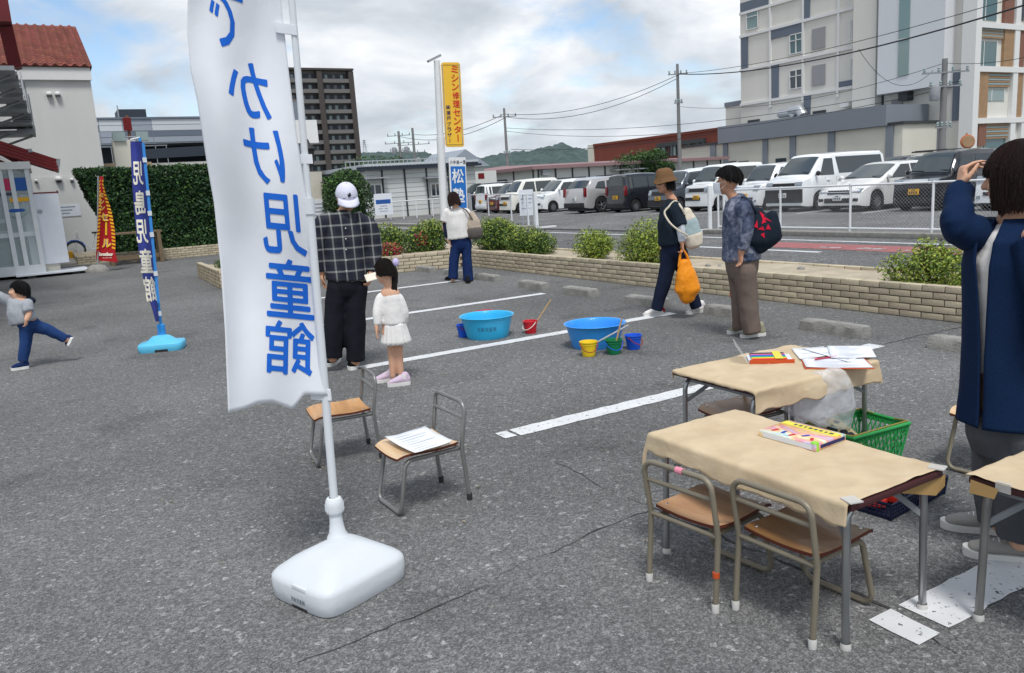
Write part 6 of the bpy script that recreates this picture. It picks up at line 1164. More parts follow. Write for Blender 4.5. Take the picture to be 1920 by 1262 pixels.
sheetp('orange-edged clipboard under the papers on far table', [(1500, 671), (1622, 672), (1640, 692), (1509, 692)], .5125, 'tape_orange', 'clipboard', 0, 'clipboard', 0, .002); sheetp('left white sheet beside the open marker case on far table', [(1484, 655), (1545, 651), (1550, 668), (1500, 675)], .513, rows=3)
pn_ = gp(1528, 674, .524); tag(MB().tube([(0, 0, 0), (.13, -.03, .0)], .004, 8).build('pencil', MATS['petal'], None, pn_), 'pink pencil lying on the paper on far table', 'pencil')
sheetp('white map sheet lying on the seat of the nearest chair by the flag', [(722, 824), (797, 802), (849, 830), (778, 852)], .317, rows=8, curl=.012, ink='print_pale')
for k in range(14):
    pass
# plastic bag hanging from the far table
bgm = MB(); pb_ = lambda px, py, dv=0: spot(px, py, math.hypot(*gp(1530, 720, .45).xy)*1.0+dv)
bgm.chain([pb_(1572, 694), pb_(1560, 720), pb_(1545, 752), pb_(1530, 782)], [(.05, .02), (.12, .05), (.17, .075), (.19, .085)], CX, 20, 5, .3); rb_ = remesh(bgm, .010, 1, .016, 13, 3.); M('poly_bag', (.80, .84, .88), .16, alpha=.38, spec=.6, var=.02, bump=.6, bscale=22); rb_.materials.append(MATS['poly_bag']); bgo = pb_(1545, 740); bgo.z = 0
for v in rb_.vertices: v.co -= bgo
tag(link('plastic_bag', rb_, None, bgo), 'clear crumpled plastic bag hanging from the far table', 'bag')
def basket(label, c, w, d, h, mat, rz=0., taper=.84, lattice='diamond', rim=.008, handle=None, nh=12, nv=5, name='basket'):
    root = thing(name, label, 'basket', c, rz); a, b = w/2, d/2; M_ = MATS[mat]
    cor = lambda z: [(s_*a*(taper+(1-taper)*z/h), t*b*(taper+(1-taper)*z/h), z) for s_, t in ((-1, -1), (1, -1), (1, 1), (-1, 1))]
    MB().tube(cor(h), rim, 8, closed=True).build('rim', M_, root, smooth=60); q = cor(.004); MB().bb(q[0][0], q[2][0], q[0][1], q[2][1], 0, .006).build('floor', M_, root)
    for k in range(4):
        p, r = [V(x) for x in (cor(0)[k], cor(0)[(k+1) % 4])]; P2, R2 = [V(x) for x in (cor(h)[k], cor(h)[(k+1) % 4])]; wm_ = MB(); n = nh if k % 2 == 0 else int(nh*d/w)
        g_ = lambda u, v: p*(1-u)*(1-v)+r*u*(1-v)+R2*u*v+P2*(1-u)*v
        if lattice == 'diamond':
            for i in range(-nv, n+nv):
                for s_ in (0, 1):
                    pts = [(i+t*nv/1.0, t) for t in (0, .25, .5, .75, 1)] if s_ == 0 else [(i+nv-t*nv, t) for t in (0, .25, .5, .75, 1)]
                    pts = [(u/n, v) for u, v in pts if -.001 <= u/n <= 1.001]
                    if len(pts) > 1: wm_.tube([g_(*x) for x in pts], .0032, 4, cap=False)
        else:
            for i in range(n+1): wm_.tube([g_(i/n, 0), g_(i/n, 1)], .003, 4, cap=False)
            for j in range(1, nv): wm_.tube([g_(0, j/nv), g_(1, j/nv)], .0028, 4, cap=False)
        nn = wm_.build('lattice_side', M_, root); tag(nn, kind='stuff')
        MB().add([g_(0, .0), g_(1, .0), g_(1, .2), g_(0, .2)], [(0, 1, 2, 3)]).build('side_band', M_, root); MB().add([g_(0, .86), g_(1, .86), g_(1, 1), g_(0, 1)], [(0, 1, 2, 3)]).build('side_band', M_, root)
    for k in range(4): MB().tube([cor(0)[k], cor(h)[k]], .006, 6).build('corner_post', M_, root)
    if handle:
        for s_ in (-1, 1): MB().tube([(-a, s_*b*.2, h), (-a*.96, s_*(b*.96), h+.012), (a*.96, s_*(b*.96), h+.012), (a, s_*b*.2, h)], .004, 6).build('handle', MATS[handle], root, smooth=60)
    return root
M('basket_green', srgb(52, 158, 84), .4, var=.05); M('basket_pink', srgb(236, 96, 140), .4, var=.05); M('basket_navy', srgb(26, 34, 60), .45, var=.08); M('brass', srgb(196, 170, 90), .35, .6)
gc_ = gp(1608, 800, .22); basket('green plastic shopping basket beside the tables', (gc_.x+.02, gc_.y+.02, 0), .40, .29, .225, 'basket_green', -.05, .80, 'diamond', .010, 'brass', 14, 3)
def spots_mat():
    m, nt, N, L_, Pn = newmat('spotted'); tc = N('ShaderNodeTexCoord'); v = N('ShaderNodeTexVoronoi'); v.inputs['Scale'].default_value = 15; v.feature = 'F1'; L_(tc.outputs['Object'], v.inputs[0]); r = N('ShaderNodeValToRGB'); r.color_ramp.interpolation = 'CONSTANT'; L_(v.outputs['Distance'], r.inputs[0]); r.color_ramp.elements[0].color = (.02, .02, .03, 1); r.color_ramp.elements[1].position = .42; r.color_ramp.elements[1].color = (*srgb(176, 162, 122), 1); L_(r.outputs[0], Pn.inputs['Base Color']); Pn.inputs['Roughness'].default_value = .8
spots_mat(); sbm = MB(); q = gp(1558, 802, .20); sbm.chain([(q.x-.02, q.y+.10, q.z-.06), (q.x+.0, q.y, q.z-.03), (q.x+.05, q.y-.09, q.z-.07)], [(.05, .05), (.06, .085), (.05, .06)], (1, 0, 0), 14, 4); rm_ = remesh(sbm, .012, 1, .006, 14); rm_.materials.append(MATS['spotted']); o_ = V((q.x, q.y, .02))
for v in rm_.vertices: v.co -= o_
tag(link('pouch', rm_, None, o_), 'tan cloth pouch with black spots inside the green basket', 'pouch')
basket('shallow pink basket on the ground under the front table', (2.83, 2.29, 0), .24, .32, .07, 'basket_pink', .1, .9, 'grid', .007, None, 12, 4); basket('navy crate with red items behind the front table legs', (3.02, 2.06, 0), .26, .20, .075, 'basket_navy', .1, .92, 'grid', .006, None, 12, 4); basket('second navy crate, farther right under the front table', (3.24, 2.07, 0), .20, .20, .085, 'basket_navy', .1, .92, 'grid', .006, None, 10, 4)
for k in range(4): tag(MB().box((0, 0, 0), (.06, .08, .04), random.random()).build('box', MATS['sign_red'], None, (2.96+.045*k, 2.06+.03*(k % 2), .045), bevel=.008), 'small red box in the navy crate under the front table', 'box', 'red boxes in the navy crate')
# ------------------------------------------------------------------ tubs, buckets and sticks
M('tub_cyan', srgb(52, 178, 226), .3, var=.05, coat=.2); M('tub_blue', srgb(58, 152, 232), .3, var=.05, coat=.2); M('pail_red', srgb(206, 40, 52), .35); M('pail_yellow', srgb(246, 208, 44), .35); M('pail_green', srgb(24, 120, 74), .35); M('pail_blue', srgb(32, 92, 212), .35); M('bamboo', srgb(176, 146, 104), .6, var=.15); M('red_handle', srgb(150, 52, 50), .5); glass('water', (.10, .34, .46), .06)
def tub(label, c, r, h, mat, txt=False, sy=1.):
    root = thing('washtub', label, 'tub', c, 0, 'blue plastic washtubs'); MB().lathe([(r*.74, 0), (r*.76, .012), (r*.80, h*.3), (r*.90, h*.8), (r*.935, h*.95), (r*.965, h*.97), (r*.99, h*.985), (r, h), (r*.985, h*1.02), (r*.95, h*1.015), (r*.915, h*.97), (r*.88, h*.8), (r*.78, h*.3), (r*.73, .02), (.002, .018)], 56).build('shell', MATS[mat], root, smooth=50)
    if txt:
        az = math.atan2(-c[1], -c[0])-.02; f = lambda x, y: (lambda rr, a: (rr*math.cos(a), rr*math.sin(a), .115+y))(r*(.80+.13*(.115+y)/h)+.004+.0, az+x/(r*.86))
        for i, ch in enumerate('児島児童館'): letters('written_character', [(ch, -.082+.04*i, 0, .034, .042)], f, MATS['hand_ink'], root, -.004, .012)
    return root
c = gp(915, 631); tub('cyan plastic washtub with handwritten characters, left', (c.x, c.y, 0), .285, .225, 'tub_cyan', True); c = gp(1117, 648); tub('blue plastic washtub behind the yellow and green buckets', (c.x, c.y, 0), .29, .215, 'tub_blue')
def pail(label, px, py, mat, hm='red_handle', s_=1., up=False, rot=0.):
    c = gp(px, py); root = thing('toy_bucket', label, 'bucket', (c.x, c.y+.03, 0), rot, 'toy buckets'); h = .13*s_
    MB().lathe([(.055*s_, 0), (.057*s_, .006), (.072*s_, h*.9), (.079*s_, h*.93), (.08*s_, h), (.073*s_, h), (.067*s_, h*.8), (.052*s_, .01), (.001, .009)], 28).build('pail', MATS[mat], root, smooth=40)
    MB().lathe([(.0735*s_, h*.78), (.0755*s_, h*.8), (.0745*s_, h*.83)], 28, capb=False).build('hoop', MATS[mat], root, smooth=50)
    hd = [(.08*s_*math.cos(a), -(.085*s_*math.sin(a))*(.35 if up else .98), h*.92-(.075*s_*math.sin(a) if not up else -.07*s_*math.sin(a))) for a in [PI*k/12 for k in range(13)]]
    MB().tube(hd, .004*s_, 6).build('handle', MATS[hm], root, smooth=60); return c, h
c, h = pail('red toy bucket beside the cyan tub with stick in it', 998, 625, 'pail_red', 'flag_cream', rot=-1.3); a = V((c.x, c.y+.03, .02)); tag(MB().tube([V((0, 0, 0)), spot(1033, 562, math.hypot(c.x, c.y)+.1)-a], .008, 8).build('stick', MATS['bamboo'], None, a), 'thin bamboo stick leaning in the red bucket', 'stick')
cy_, h = pail('yellow toy bucket in front of the blue tub', 1108, 668, 'pail_yellow', rot=-.4); cg_, h = pail('green toy bucket between yellow and blue buckets', 1155, 664, 'pail_green', 'pail_blue', rot=-.3); pail('blue toy bucket right of the green one', 1192, 655, 'pail_blue', rot=.3)
pail('blue toy bucket half hidden behind the cyan tub', 873, 632, 'pail_blue', 'red_handle', rot=.6); c, h = pail('red toy bucket peeking over the back of the cyan tub', 914, 613, 'pail_red', s_=1.35); a = V((cg_.x, cg_.y+.03, .02)); tag(MB().tube([V((0, 0, 0)), spot(1166, 597, math.hypot(cg_.x, cg_.y)+.05)-a], .008, 8).build('stick', MATS['bamboo'], None, a), 'upright wooden stick standing in the green bucket', 'stick')
a = V((cy_.x+.04, cy_.y+.03, .09)); tag(MB().tube([V((0, 0, 0)), spot(1178, 610, math.hypot(cy_.x, cy_.y)+.28)-a], .009, 8).build('stick', MATS['galv'], None, a), 'grey stick leaning from the yellow bucket across the blue tub', 'stick')
# ------------------------------------------------------------------ people
FW = V((-CZ.x, -CZ.y, 0)).normalized(); RT = V((FW.y, -FW.x, 0)); UP = V((0, 0, 1))
M('skin', srgb(214, 168, 140), .5, var=.05, scale=30, sss=.15); M('skin_tan', srgb(196, 146, 118), .5, var=.05, scale=30, sss=.15); M('lip', srgb(178, 100, 92), .45); M('eye_white', (.7, .7, .68), .3); M('eye_dark', (.015, .012, .01), .2)
def hairmat(name, c):
    m = M(name, c, .42, var=.25, scale=5, stretch=(60, 60, 3), bump=.9, bscale=10); return m
hairmat('hair_black', (.012, .011, .012)); hairmat('hair_brown', srgb(58, 40, 38)); hairmat('hair_dark', srgb(36, 28, 26))
def cloth(name, c, var=.1, scale=14, rough=.85, bump=.25, bscale=26): return M(name, c, rough, var=var, scale=scale, bump=bump, bscale=bscale, spec=.15)
cloth('c_black', (.011, .012, .018)); cloth('c_navytee', (.012, .02, .032)); cloth('c_navypant', (.010, .016, .038)); cloth('c_white', (.70, .68, .66), .04); cloth('c_blouse', (.76, .74, .72), .03); cloth('c_denim', srgb(36, 62, 110), .2, 9); cloth('c_denimdk', srgb(26, 46, 90), .2, 9); cloth('c_taupe', srgb(112, 98, 90), .1, 9); cloth('c_charcoal', srgb(84, 86, 90), .12, 9); cloth('c_coat', srgb(14, 35, 66), .2, 120, .9, .25, 160); cloth('c_armcover', (.62, .66, .72), .05); cloth('c_grey', srgb(160, 164, 170), .2, 90, .95, .5, 120)
cloth('c_hat', srgb(112, 84, 58), .12, 60); cloth('c_cap', (.66, .66, .78), .03); cloth('c_cream', srgb(214, 204, 186), .08); cloth('c_bagblue', srgb(158, 176, 178), .08); cloth('c_tan', srgb(178, 164, 148), .06); cloth('c_tandk', srgb(96, 90, 86), .08); cloth('c_lilac', srgb(196, 184, 226), .05); cloth('c_shoeolive', srgb(150, 148, 126), .1); cloth('c_shoegrey', srgb(150, 148, 142), .12); cloth('c_shoelilac', srgb(200, 180, 198), .06); cloth('c_red', srgb(150, 30, 40), .1); cloth('c_mask', (.78, .80, .84), .03)
M('sole', (.72, .71, .68), .6, var=.06); M('bag_orange', srgb(244, 148, 28), .42, var=.1, scale=8, alpha=.93, bump=.6, bscale=16); M('bag_orange2', srgb(226, 110, 60), .4, var=.08, alpha=.9)
def plaid():
    m, nt, N, L, Pn = newmat('plaid'); tc = N('ShaderNodeTexCoord'); mp = N('ShaderNodeMapping'); mp.inputs[2].default_value = (0, 0, rad(29.67)); L(tc.outputs['Object'], mp.inputs[0]); sp = N('ShaderNodeSeparateXYZ'); L(mp.outputs[0], sp.inputs[0])
    def mth(op, a, b=None):
        q = N('ShaderNodeMath'); q.operation = op
        for i, v in enumerate((a, b)):
            if v is None: continue
            if isinstance(v, (int, float)): q.inputs[i].default_value = v
            else: L(v, q.inputs[i])
        return q.outputs[0]
    def band(o, per, lo, hi):
        c = mth('COSINE', mth('MULTIPLY', o, 2*PI/per)); r = N('ShaderNodeMapRange'); r.interpolation_type = 'SMOOTHSTEP'; r.inputs[1].default_value = lo; r.inputs[2].default_value = hi; L(c, r.inputs[0]); return r.outputs[0]
    x, z = mth('ADD', sp.outputs[0], mth('MULTIPLY', sp.outputs[1], .35)), sp.outputs[2]
    thin = mth('ADD', band(x, .088, .78, .99), band(z, .098, .78, .99)); wide = mth('MULTIPLY', mth('ADD', band(x, .176, .2, .5), band(z, .196, .2, .5)), .012)
    tot = mth('MINIMUM', mth('ADD', mth('MULTIPLY', thin, .24), wide), .75)
    mx = N('ShaderNodeMix'); mx.data_type = 'RGBA'; L(tot, mx.inputs[0]); mx.inputs[6].default_value = (.006, .008, .02, 1); mx.inputs[7].default_value = (.62, .64, .60, 1); L(mx.outputs[2], Pn.inputs['Base Color']); Pn.inputs['Roughness'].default_value = .9
def patchwork():
    m, nt, N, L, Pn = newmat('patchwork'); tc = N('ShaderNodeTexCoord'); v = N('ShaderNodeTexVoronoi'); v.inputs['Scale'].default_value = 9; L(tc.outputs['Object'], v.inputs[0]); n = N('ShaderNodeTexNoise'); n.inputs['Scale'].default_value = 26; n.inputs['Detail'].default_value = 6; L(tc.outputs['Object'], n.inputs[0]); sp = N('ShaderNodeSeparateColor'); L(v.outputs['Color'], sp.inputs[0])
    ad = N('ShaderNodeMath'); ad.operation = 'MULTIPLY_ADD'; L(sp.outputs[0], ad.inputs[0]); ad.inputs[1].default_value = .5; L(n.outputs[0], ad.inputs[2]); r = N('ShaderNodeValToRGB'); L(ad.outputs[0], r.inputs[0]); e = r.color_ramp.elements; e.new(.6); e.new(.75)
    for k, (p, c) in enumerate(((.4, (26, 32, 50)), (.62, (54, 66, 92)), (.8, (84, 92, 112)), (1., (126, 130, 146)))): e[k].position = p; e[k].color = (*srgb(*c), 1)
    L(r.outputs[0], Pn.inputs['Base Color']); Pn.inputs['Roughness'].default_value = .85
plaid(); patchwork()
class Person:
    def __init__(s, label, base, r=None, voxel=.010):
        s.o = V((base.x, base.y, 0)); s.r = r or math.hypot(base.x, base.y); s.root = thing('person', label, 'person', s.o); s.b = MB(); s.vx = voxel; s.seed = random.random()*10
    def k(s, px, py, dv=0.): return spot(px, py, s.r+dv)-s.o
    def limb(s, pts, rads, right=RT, **kw): s.b.chain(pts, rads, right, **kw)
    def head(s, c, fwd, sc=1., neck=None, skin='skin', up=UP, face=True, nr=.05):
        f = fwd.normalized(); u = (up-f*up.dot(f)).normalized(); r = f.cross(u); R = Matrix((r, f, u)).transposed(); b = s.b; s.hc, s.hR, s.hs = c, R, sc
        P = lambda x, y, z: c+R @ V((x, y, z))*sc
        b.ell(P(0, -.012, .015), (.074*sc, .092*sc, .096*sc), 18, 12, R); b.ell(P(0, .028, -.045), (.058*sc, .062*sc, .072*sc), 16, 10, R); b.ell(P(0, .055, -.088), (.028*sc, .026*sc, .024*sc), 10, 8, R)
        b.chain([P(0, .084, .012), P(0, .100, -.018), P(0, .104, -.03)], [.008*sc, .011*sc, .014*sc], r, 8, 2)
        for q in (-1, 1): b.ell(P(q*.075, -.008, -.012), (.010*sc, .020*sc, .030*sc), 10, 8, R); b.ell(P(q*.035, .062, -.028), (.026*sc, .024*sc, .024*sc), 10, 8, R)
        if neck is not None: b.chain([P(0, -.02, -.05), P(0, -.022, -.1), neck], [nr*sc, nr*sc*.95, nr*1.15*sc], r, 12, 3)
        if face:
            for q in (-1, 1):
                e = MB().ell(P(q*.031, .081, .008), (.0125*sc, .008*sc, .006*sc), 10, 6, R).build('eye', MATS['eye_white'], s.root, smooth=60); MB().ell(P(q*.031, .0865, .008), (.0062*sc, .004*sc, .0062*sc), 8, 6, R).build('iris', MATS['eye_dark'], e, smooth=60)
                MB().chain([P(q*.016, .089, .026), P(q*.032, .089, .031), P(q*.05, .078, .026)], [.0025*sc, .0038*sc, .002*sc], r, 6, 2).build('eyebrow', MATS['hair_black'], s.root, smooth=60)
            MB().chain([P(-.020, .080, -.058), P(0, .089, -.055), P(.020, .080, -.058)], [.003*sc, .0065*sc, .003*sc], r, 8, 3).build('mouth', MATS['lip'], s.root, smooth=60)
    def hand(s, w, d, n, side=1, sc=1., curl=.5, spread=.08, first=None, stag=0.):
        d = d.normalized(); n = (n-d*n.dot(d)).normalized(); l = d.cross(n)*side; b = s.b
        b.chain([w-d*.02*sc, w+d*.03*sc, w+d*.08*sc], [(.024*sc, .019*sc), (.034*sc, .017*sc), (.039*sc, .013*sc)], l, 12, 3)
        for i, ln in enumerate((.070, .078, .072, .056)):
            p = w+d*.078*sc+l*(.029-.0195*i)*sc; pts = [p-d*.02*sc, p]; a = (curl*.35 if first is None else first)+stag*i
            for q, fr in enumerate((.45, .30, .25)):
                dr = (d*math.cos(a)+n*math.sin(a)+l*spread*(1.5-i)*.4).normalized(); pts.append(pts[-1]+dr*ln*fr*sc); a += curl*.8
            b.chain(pts, [.0092*sc, .0090*sc, .0084*sc, .0078*sc, .0066*sc], l, 8, 2)
        p = w+d*.022*sc+l*.026*sc; b.chain([p, p+(l*.75+d*.6+n*.3)*.034*sc, p+(l*.55+d*1.35+n*.7)*.05*sc], [.013*sc, .0105*sc, .008*sc], n, 8, 2)
    def finish(s, skin='skin'):
        m = remesh(s.b, s.vx, 2, fac=.4); m.materials.append(MATS[skin]); link('body', m, s.root); return s
    def wear(s, name, chains, mat, wr=.006, wscale=11, sm=2, voxel=None, capk=.12):
        mb = MB()
        for i_, c in enumerate(chains): mb.chain(*c, capk=capk if i_ == 0 else 1., cap1=(1. if name in ('trousers', 'jeans') else .5) if i_ == 0 and len(chains) > 1 else capk)
        m = remesh(mb, voxel or s.vx*1.1, sm, wr*1.7, wscale*.85, s.seed); m.materials.append(MATS[mat]); return link(name, m, s.root)
    def hair(s, mat, rx=.084, ry=.105, rz=.108, length=None, front=.3, back=1.0, side=.75, gap=.9, off=(0, -.008, .012), flare=1.0, n=96, vol=.012, rag=.06, strands=260, sr=.0016):
        """shell over the skull; lengths as fractions below the crown, gap = half-angle left open at the face"""
        R, c, sc = s.hR, s.hc, s.hs; rows = 26; rj = random.Random(3); mb = MB(); vs = []; inn = []
        for i in range(n):
            a = 2*PI*i/n; af = abs((a-PI/2+PI) % (2*PI)-PI)                # angle from the face direction
            if af < gap: L_ = front+(side-front)*max(0, (af/gap-.75)/.25)**2
            else: t = min(1, (af-gap)/(PI-gap)); L_ = side+(back-side)*t
            L_ *= 1+.05*mnoise.noise(V((math.cos(a)*4, math.sin(a)*4, s.seed)))+rag*mnoise.noise(V((a*23, 7, s.seed)))+rag*.6*rj.uniform(-1, 1)
            for j in range(rows+1):
                d = L_*2*j/rows                                            # 0 crown, 1 equator, >1 hanging
                st = 1+vol*3*mnoise.noise(V((math.cos(a)*9, math.sin(a)*9, d*.6+s.seed)))*min(1, d)+vol*.5*mnoise.noise(V((a*21, d*.4, 3)))
                if d <= 1: ph = d*PI/2; p = V((rx*math.sin(ph)*math.cos(a), ry*math.sin(ph)*math.sin(a), rz*math.cos(ph)))
                else: k = 1+(flare-1)*(d-1); p = V((rx*k*math.cos(a), ry*k*math.sin(a), -rz*(d-1)*1.3))
                p.x *= st; p.y *= st
                vs.append(c+R @ ((p+V(off))*sc)); inn.append(c+R @ (V((p.x*.86, p.y*.86, p.z*.93-.002))+V(off))*sc)
        m_ = rows+1; K = len(vs); fs = []
        for i in range(n):
            i2 = (i+1) % n
            for j in range(rows):
                fs.append((i*m_+j, i2*m_+j, i2*m_+j+1, i*m_+j+1)); fs.append((K+i*m_+j, K+i*m_+j+1, K+i2*m_+j+1, K+i2*m_+j))
            fs.append((i*m_+rows, i2*m_+rows, K+i2*m_+rows, K+i*m_+rows))
        ho = MB().add(vs+inn, fs).build('hair', MATS[mat], s.root, smooth=70)
        sm_ = MB()
        for q in range(strands):
            i = rj.randrange(n); a = 2*PI*(i+rj.random())/n; k0 = 1.0+.05*rj.random()**2; e = rj.uniform(.93, 1.10); j0 = rj.randrange(0, 8); pts = []
            w1, w2 = rj.uniform(-.05, .05), rj.uniform(0, 6)
            for j in range(j0, rows+1, 3):
                p0 = vs[i*m_+j]; c0 = c+R @ (V(off)*sc); t = (j-j0)/max(1, rows-j0); up_ = R @ V((0, 0, 1)); rel = p0-c0; z_ = up_*rel.dot(up_); rr_ = rel-z_
                pts.append(c0+Matrix.Rotation(w1*t+.01*math.sin(w2+t*5), 3, up_) @ (rr_*(k0+.02*t*rj.random()))+z_*(e if rel.dot(up_) < 0 else k0))
            sm_.tube(pts, [sr]*(len(pts)-1)+[sr*.3], 3, cap=False)
        if strands: tag(sm_.build('hair_strands', MATS[mat], ho, smooth=80), kind='stuff')
        return ho
    def shoe(s, heel, toe, mat, sole='sole', h=.07, w=.040, tilt=None, ankle=None, heelmat=None):
        "heel, toe: points on the ground line of the sole"
        d = (toe-heel); L_ = d.length; d.normalize(); up = tilt or UP; l = d.cross(up).normalized(); up = l.cross(d)
        P = lambda t, z, y=0.: heel+d*L_*t+up*z+l*y
        b = MB(); b.chain([P(.12, .045), P(.35, .05), P(.62, .042), P(.86, .034)], [(w*.85, .035), (w*.92, .036), (w*1.08, .026), (w*.82, .018)], l, 12, 3); b.chain([P(.15, .045), P(.22, h+.03)], [(w*.8, w*1.05), (w*.85, w*1.0)], l, 12, 2)
        m = remesh(b, max(.006, s.vx*.7), 2); m.materials.append(MATS[mat]); sh = link('shoe', m, s.root)
        out = [(0.0, .45), (.03, .75), (.1, .92), (.3, .92), (.5, .95), (.7, 1.1), (.85, 1.0), (.95, .7), (1., .3)]; ring = [(t, w*k) for t, k in out]+[(t, -w*k) for t, k in out[::-1]]
        n = len(ring); MB().add([P(t, .0, y) for t, y in ring]+[P(t, .026+.006*(t > .85), y*1.03) for t, y in ring], [tuple(range(n))[::-1], tuple(range(n, 2*n))]+[(i, (i+1) % n, (i+1) % n+n, i+n) for i in range(n)]).build('sole', MATS[sole], sh, smooth=30)
        if heelmat: MB().chain([P(.02, .04), P(.10, .055)], [(w*.8, .03), (w*.9, .036)], l, 10, 2).build('heel_counter', MATS[heelmat], sh, smooth=60)
        for k in range(3): MB().tube([P(.45+.07*k, .075-.006*k, -w*.5), P(.45+.07*k, .083-.007*k, 0), P(.45+.07*k, .075-.006*k, w*.5)], .003, 5).build('lace', MATS['sole'], sh)
        return sh
# ---- man in plaid shirt and white cap
p = Person('man in navy plaid shirt, black trousers and white cap, behind the white flag', V((2.09, 6.70, 0)), voxel=.010); k = p.k
p.head(k(650, 369), -FW*.80+RT*.34-UP*.42, 1.04, k(643, 402, .02), 'skin_tan')
p.limb([k(649, 540), k(648, 470), k(644, 412)], [(.15, .11), (.14, .1), (.09, .07)])
for pts in ([k(684, 418), k(702, 464), k(696, 512, -.04)], [k(606, 418), k(597, 464), k(604, 512)]): p.limb(pts, [.05, .042, .030])
p.hand(k(695, 512, -.05), k(692, 540, -.10)-k(696, 508, -.04), -RT, -1, .95, .9); p.hand(k(604, 514), UP*-1, RT, 1, .95, .6)
for a in ([k(632, 535), k(627, 600), k(624, 672)], [k(666, 535), k(666, 600), k(666, 680)]): p.limb(a, [.075, .055, .04])
p.finish('skin_tan')
sh = p.wear('shirt', [([k(649, 524), k(648, 480), k(646, 440), k(644, 414), k(643, 402)], [(.182, .14), (.172, .135), (.17, .125), (.15, .105), (.07, .075)], RT, 20, 4), ([k(672, 409), k(690, 424), k(702, 464), k(697, 509, -.04)], [.06, .08, .066, .05], RT), ([k(616, 409), k(604, 424), k(597, 464), k(603, 509)], [.06, .08, .066, .05], RT)], 'plaid', .009, 9)
for sg, x in ((1, 6), (-1, -6)): q = k(644+x*1.4, 403, -.10); MB().add([q, q+RT*sg*.075+UP*.015, q+RT*sg*.06-UP*.06, q-UP*.075+RT*sg*.012], [(0, 1, 2, 3)]).build('collar', MATS['plaid'], sh)
for i in range(5): q = k(648+i*.4, 428+i*20, -.155); MB().ell(q, (.006, .004, .006), 8, 6).build('button', MATS['sole'], sh)
MB().ell(k(644, 406, -.06), (.03, .018, .022)).build('undershirt', MATS['c_white'], p.root, smooth=60)
p.wear('trousers', [([k(649, 518), k(649, 540)], [(.17, .125), (.165, .125)], RT), ([k(633, 538), k(627, 600), k(625, 670)], [(.105, .11), (.092, .1), (.085, .09)], RT), ([k(667, 538), k(666, 600), k(667, 676)], [(.105, .11), (.092, .1), (.082, .09)], RT)], 'c_black', .008, 8)
a = gp(633, 676)-p.o; b = gp(613, 692)-p.o; p.shoe(a, a+(b-a).normalized()*.27, 'c_black', h=.09, w=.045); a = gp(664, 683)-p.o; p.shoe(a, a+(-FW*.95+RT*.12)*.27, 'c_black', h=.09, w=.045)
p.hair('hair_black', .078, .096, .10, front=.30, side=.60, back=.80, gap=1.25, off=(0, -.008, .004))
R, c = p.hR, p.hc; D = MB(); rows = 10; n = 36
D.add([c+R @ V((.093*math.sin(t)*math.cos(a), .112*math.sin(t)*math.sin(a)-.008, .016+.108*math.cos(t))) for t in [PI/2*j/rows*1.08 for j in range(rows+1)] for a in [2*PI*i/n for i in range(n)]], [(j*n+i, j*n+(i+1) % n, (j+1)*n+(i+1) % n, (j+1)*n+i) for j in range(rows) for i in range(n)])
cp = D.build('cap', MATS['c_cap'], p.root, smooth=60); cp.modifiers.new('s', 'SOLIDIFY').thickness = .004
br = MB().grid(lambda u, v: c+R @ V((.094*math.sin((u-.5)*2.3)*(1+.10*v), .112*math.cos((u-.5)*2.3)-.010+.082*v*math.cos((u-.5)*2.2), .016-.030*v*v-.02*(2*u-1)**2*v)), 16, 6).build('brim', MATS['c_cap'], cp, smooth=60); br.modifiers.new('s', 'SOLIDIFY').thickness = .004
for (dx, dz, w, h) in ((0, 0, .006, .034), (0, 0, .030, .006), (.006, -.012, .004, .016), (-.006, .010, .004, .014)): q = c+R @ V((dx, .0975, .062+dz)); MB().box(q, (w, .014, h), rot=R).build('stitched_mark', MATS['eye_dark'], cp)
MB().ell(c+R @ V((0, -.008, .125)), (.008, .008, .005)).build('button', MATS['c_cap'], cp)
q = [k(683, 517, -.12), k(712, 509, -.20), k(715, 521, -.26), k(688, 529, -.18)]; MB().add(q+[x+UP*.006 for x in q], [(0, 1, 2, 3), (7, 6, 5, 4), (0, 4, 5, 1), (1, 5, 6, 2), (2, 6, 7, 3), (3, 7, 4, 0)]).off(-p.o).build('clip_board', MATS['flag_cream'], None, None).name = 'held_sheet'
tag(bpy.data.objects['held_sheet'], 'pale sheet held by the man in front of the girl', 'paper')
# ---- girl
p = Person('little girl with ponytail, white blouse and skirt, seen from behind', V((2.24, 5.93, 0)), voxel=.009); k = p.k
p.head(k(721, 509), -RT*.75+FW*.65-UP*.12, .86, k(731, 540), 'skin', face=True, nr=.042)
p.limb([k(739, 625), k(735, 590), k(731, 550)], [(.10, .08), (.085, .07), (.08, .06)])
for pts, sd_ in (([k(721, 560), k(708, 584, -.03), k(706, 614, -.05)], 1), ([k(743, 561), k(757, 586), k(759, 612, .02)], -1)): p.limb(pts, [.024, .026, .020])
p.hand(k(706, 613, -.06), -UP-RT*.05, RT, -1, .70, .3); p.hand(k(759, 611, .02), -UP+RT*.05, -RT, 1, .70, .3)
for a in ([k(733, 630), k(735, 672), k(737, 706)], [k(746, 630), k(749, 676), k(753, 713)]): p.limb(a, [.042, .031, .022])
p.finish()
p.wear('blouse', [([k(738, 606), k(736, 585), k(733, 560), k(731, 544)], [(.098, .085), (.092, .08), (.088, .068), (.05, .05)], RT, 18), ([k(724, 552), k(714, 560), k(708, 584, -.03), k(708, 609, -.05)], [.03, .042, .040, .029], RT), ([k(740, 553), k(748, 561), k(757, 586), k(758, 608, .02)], [.03, .042, .042, .030], RT)], 'c_blouse', .0014, 12)
c = k(739, 606); n = 90; mb = MB(); vs = []
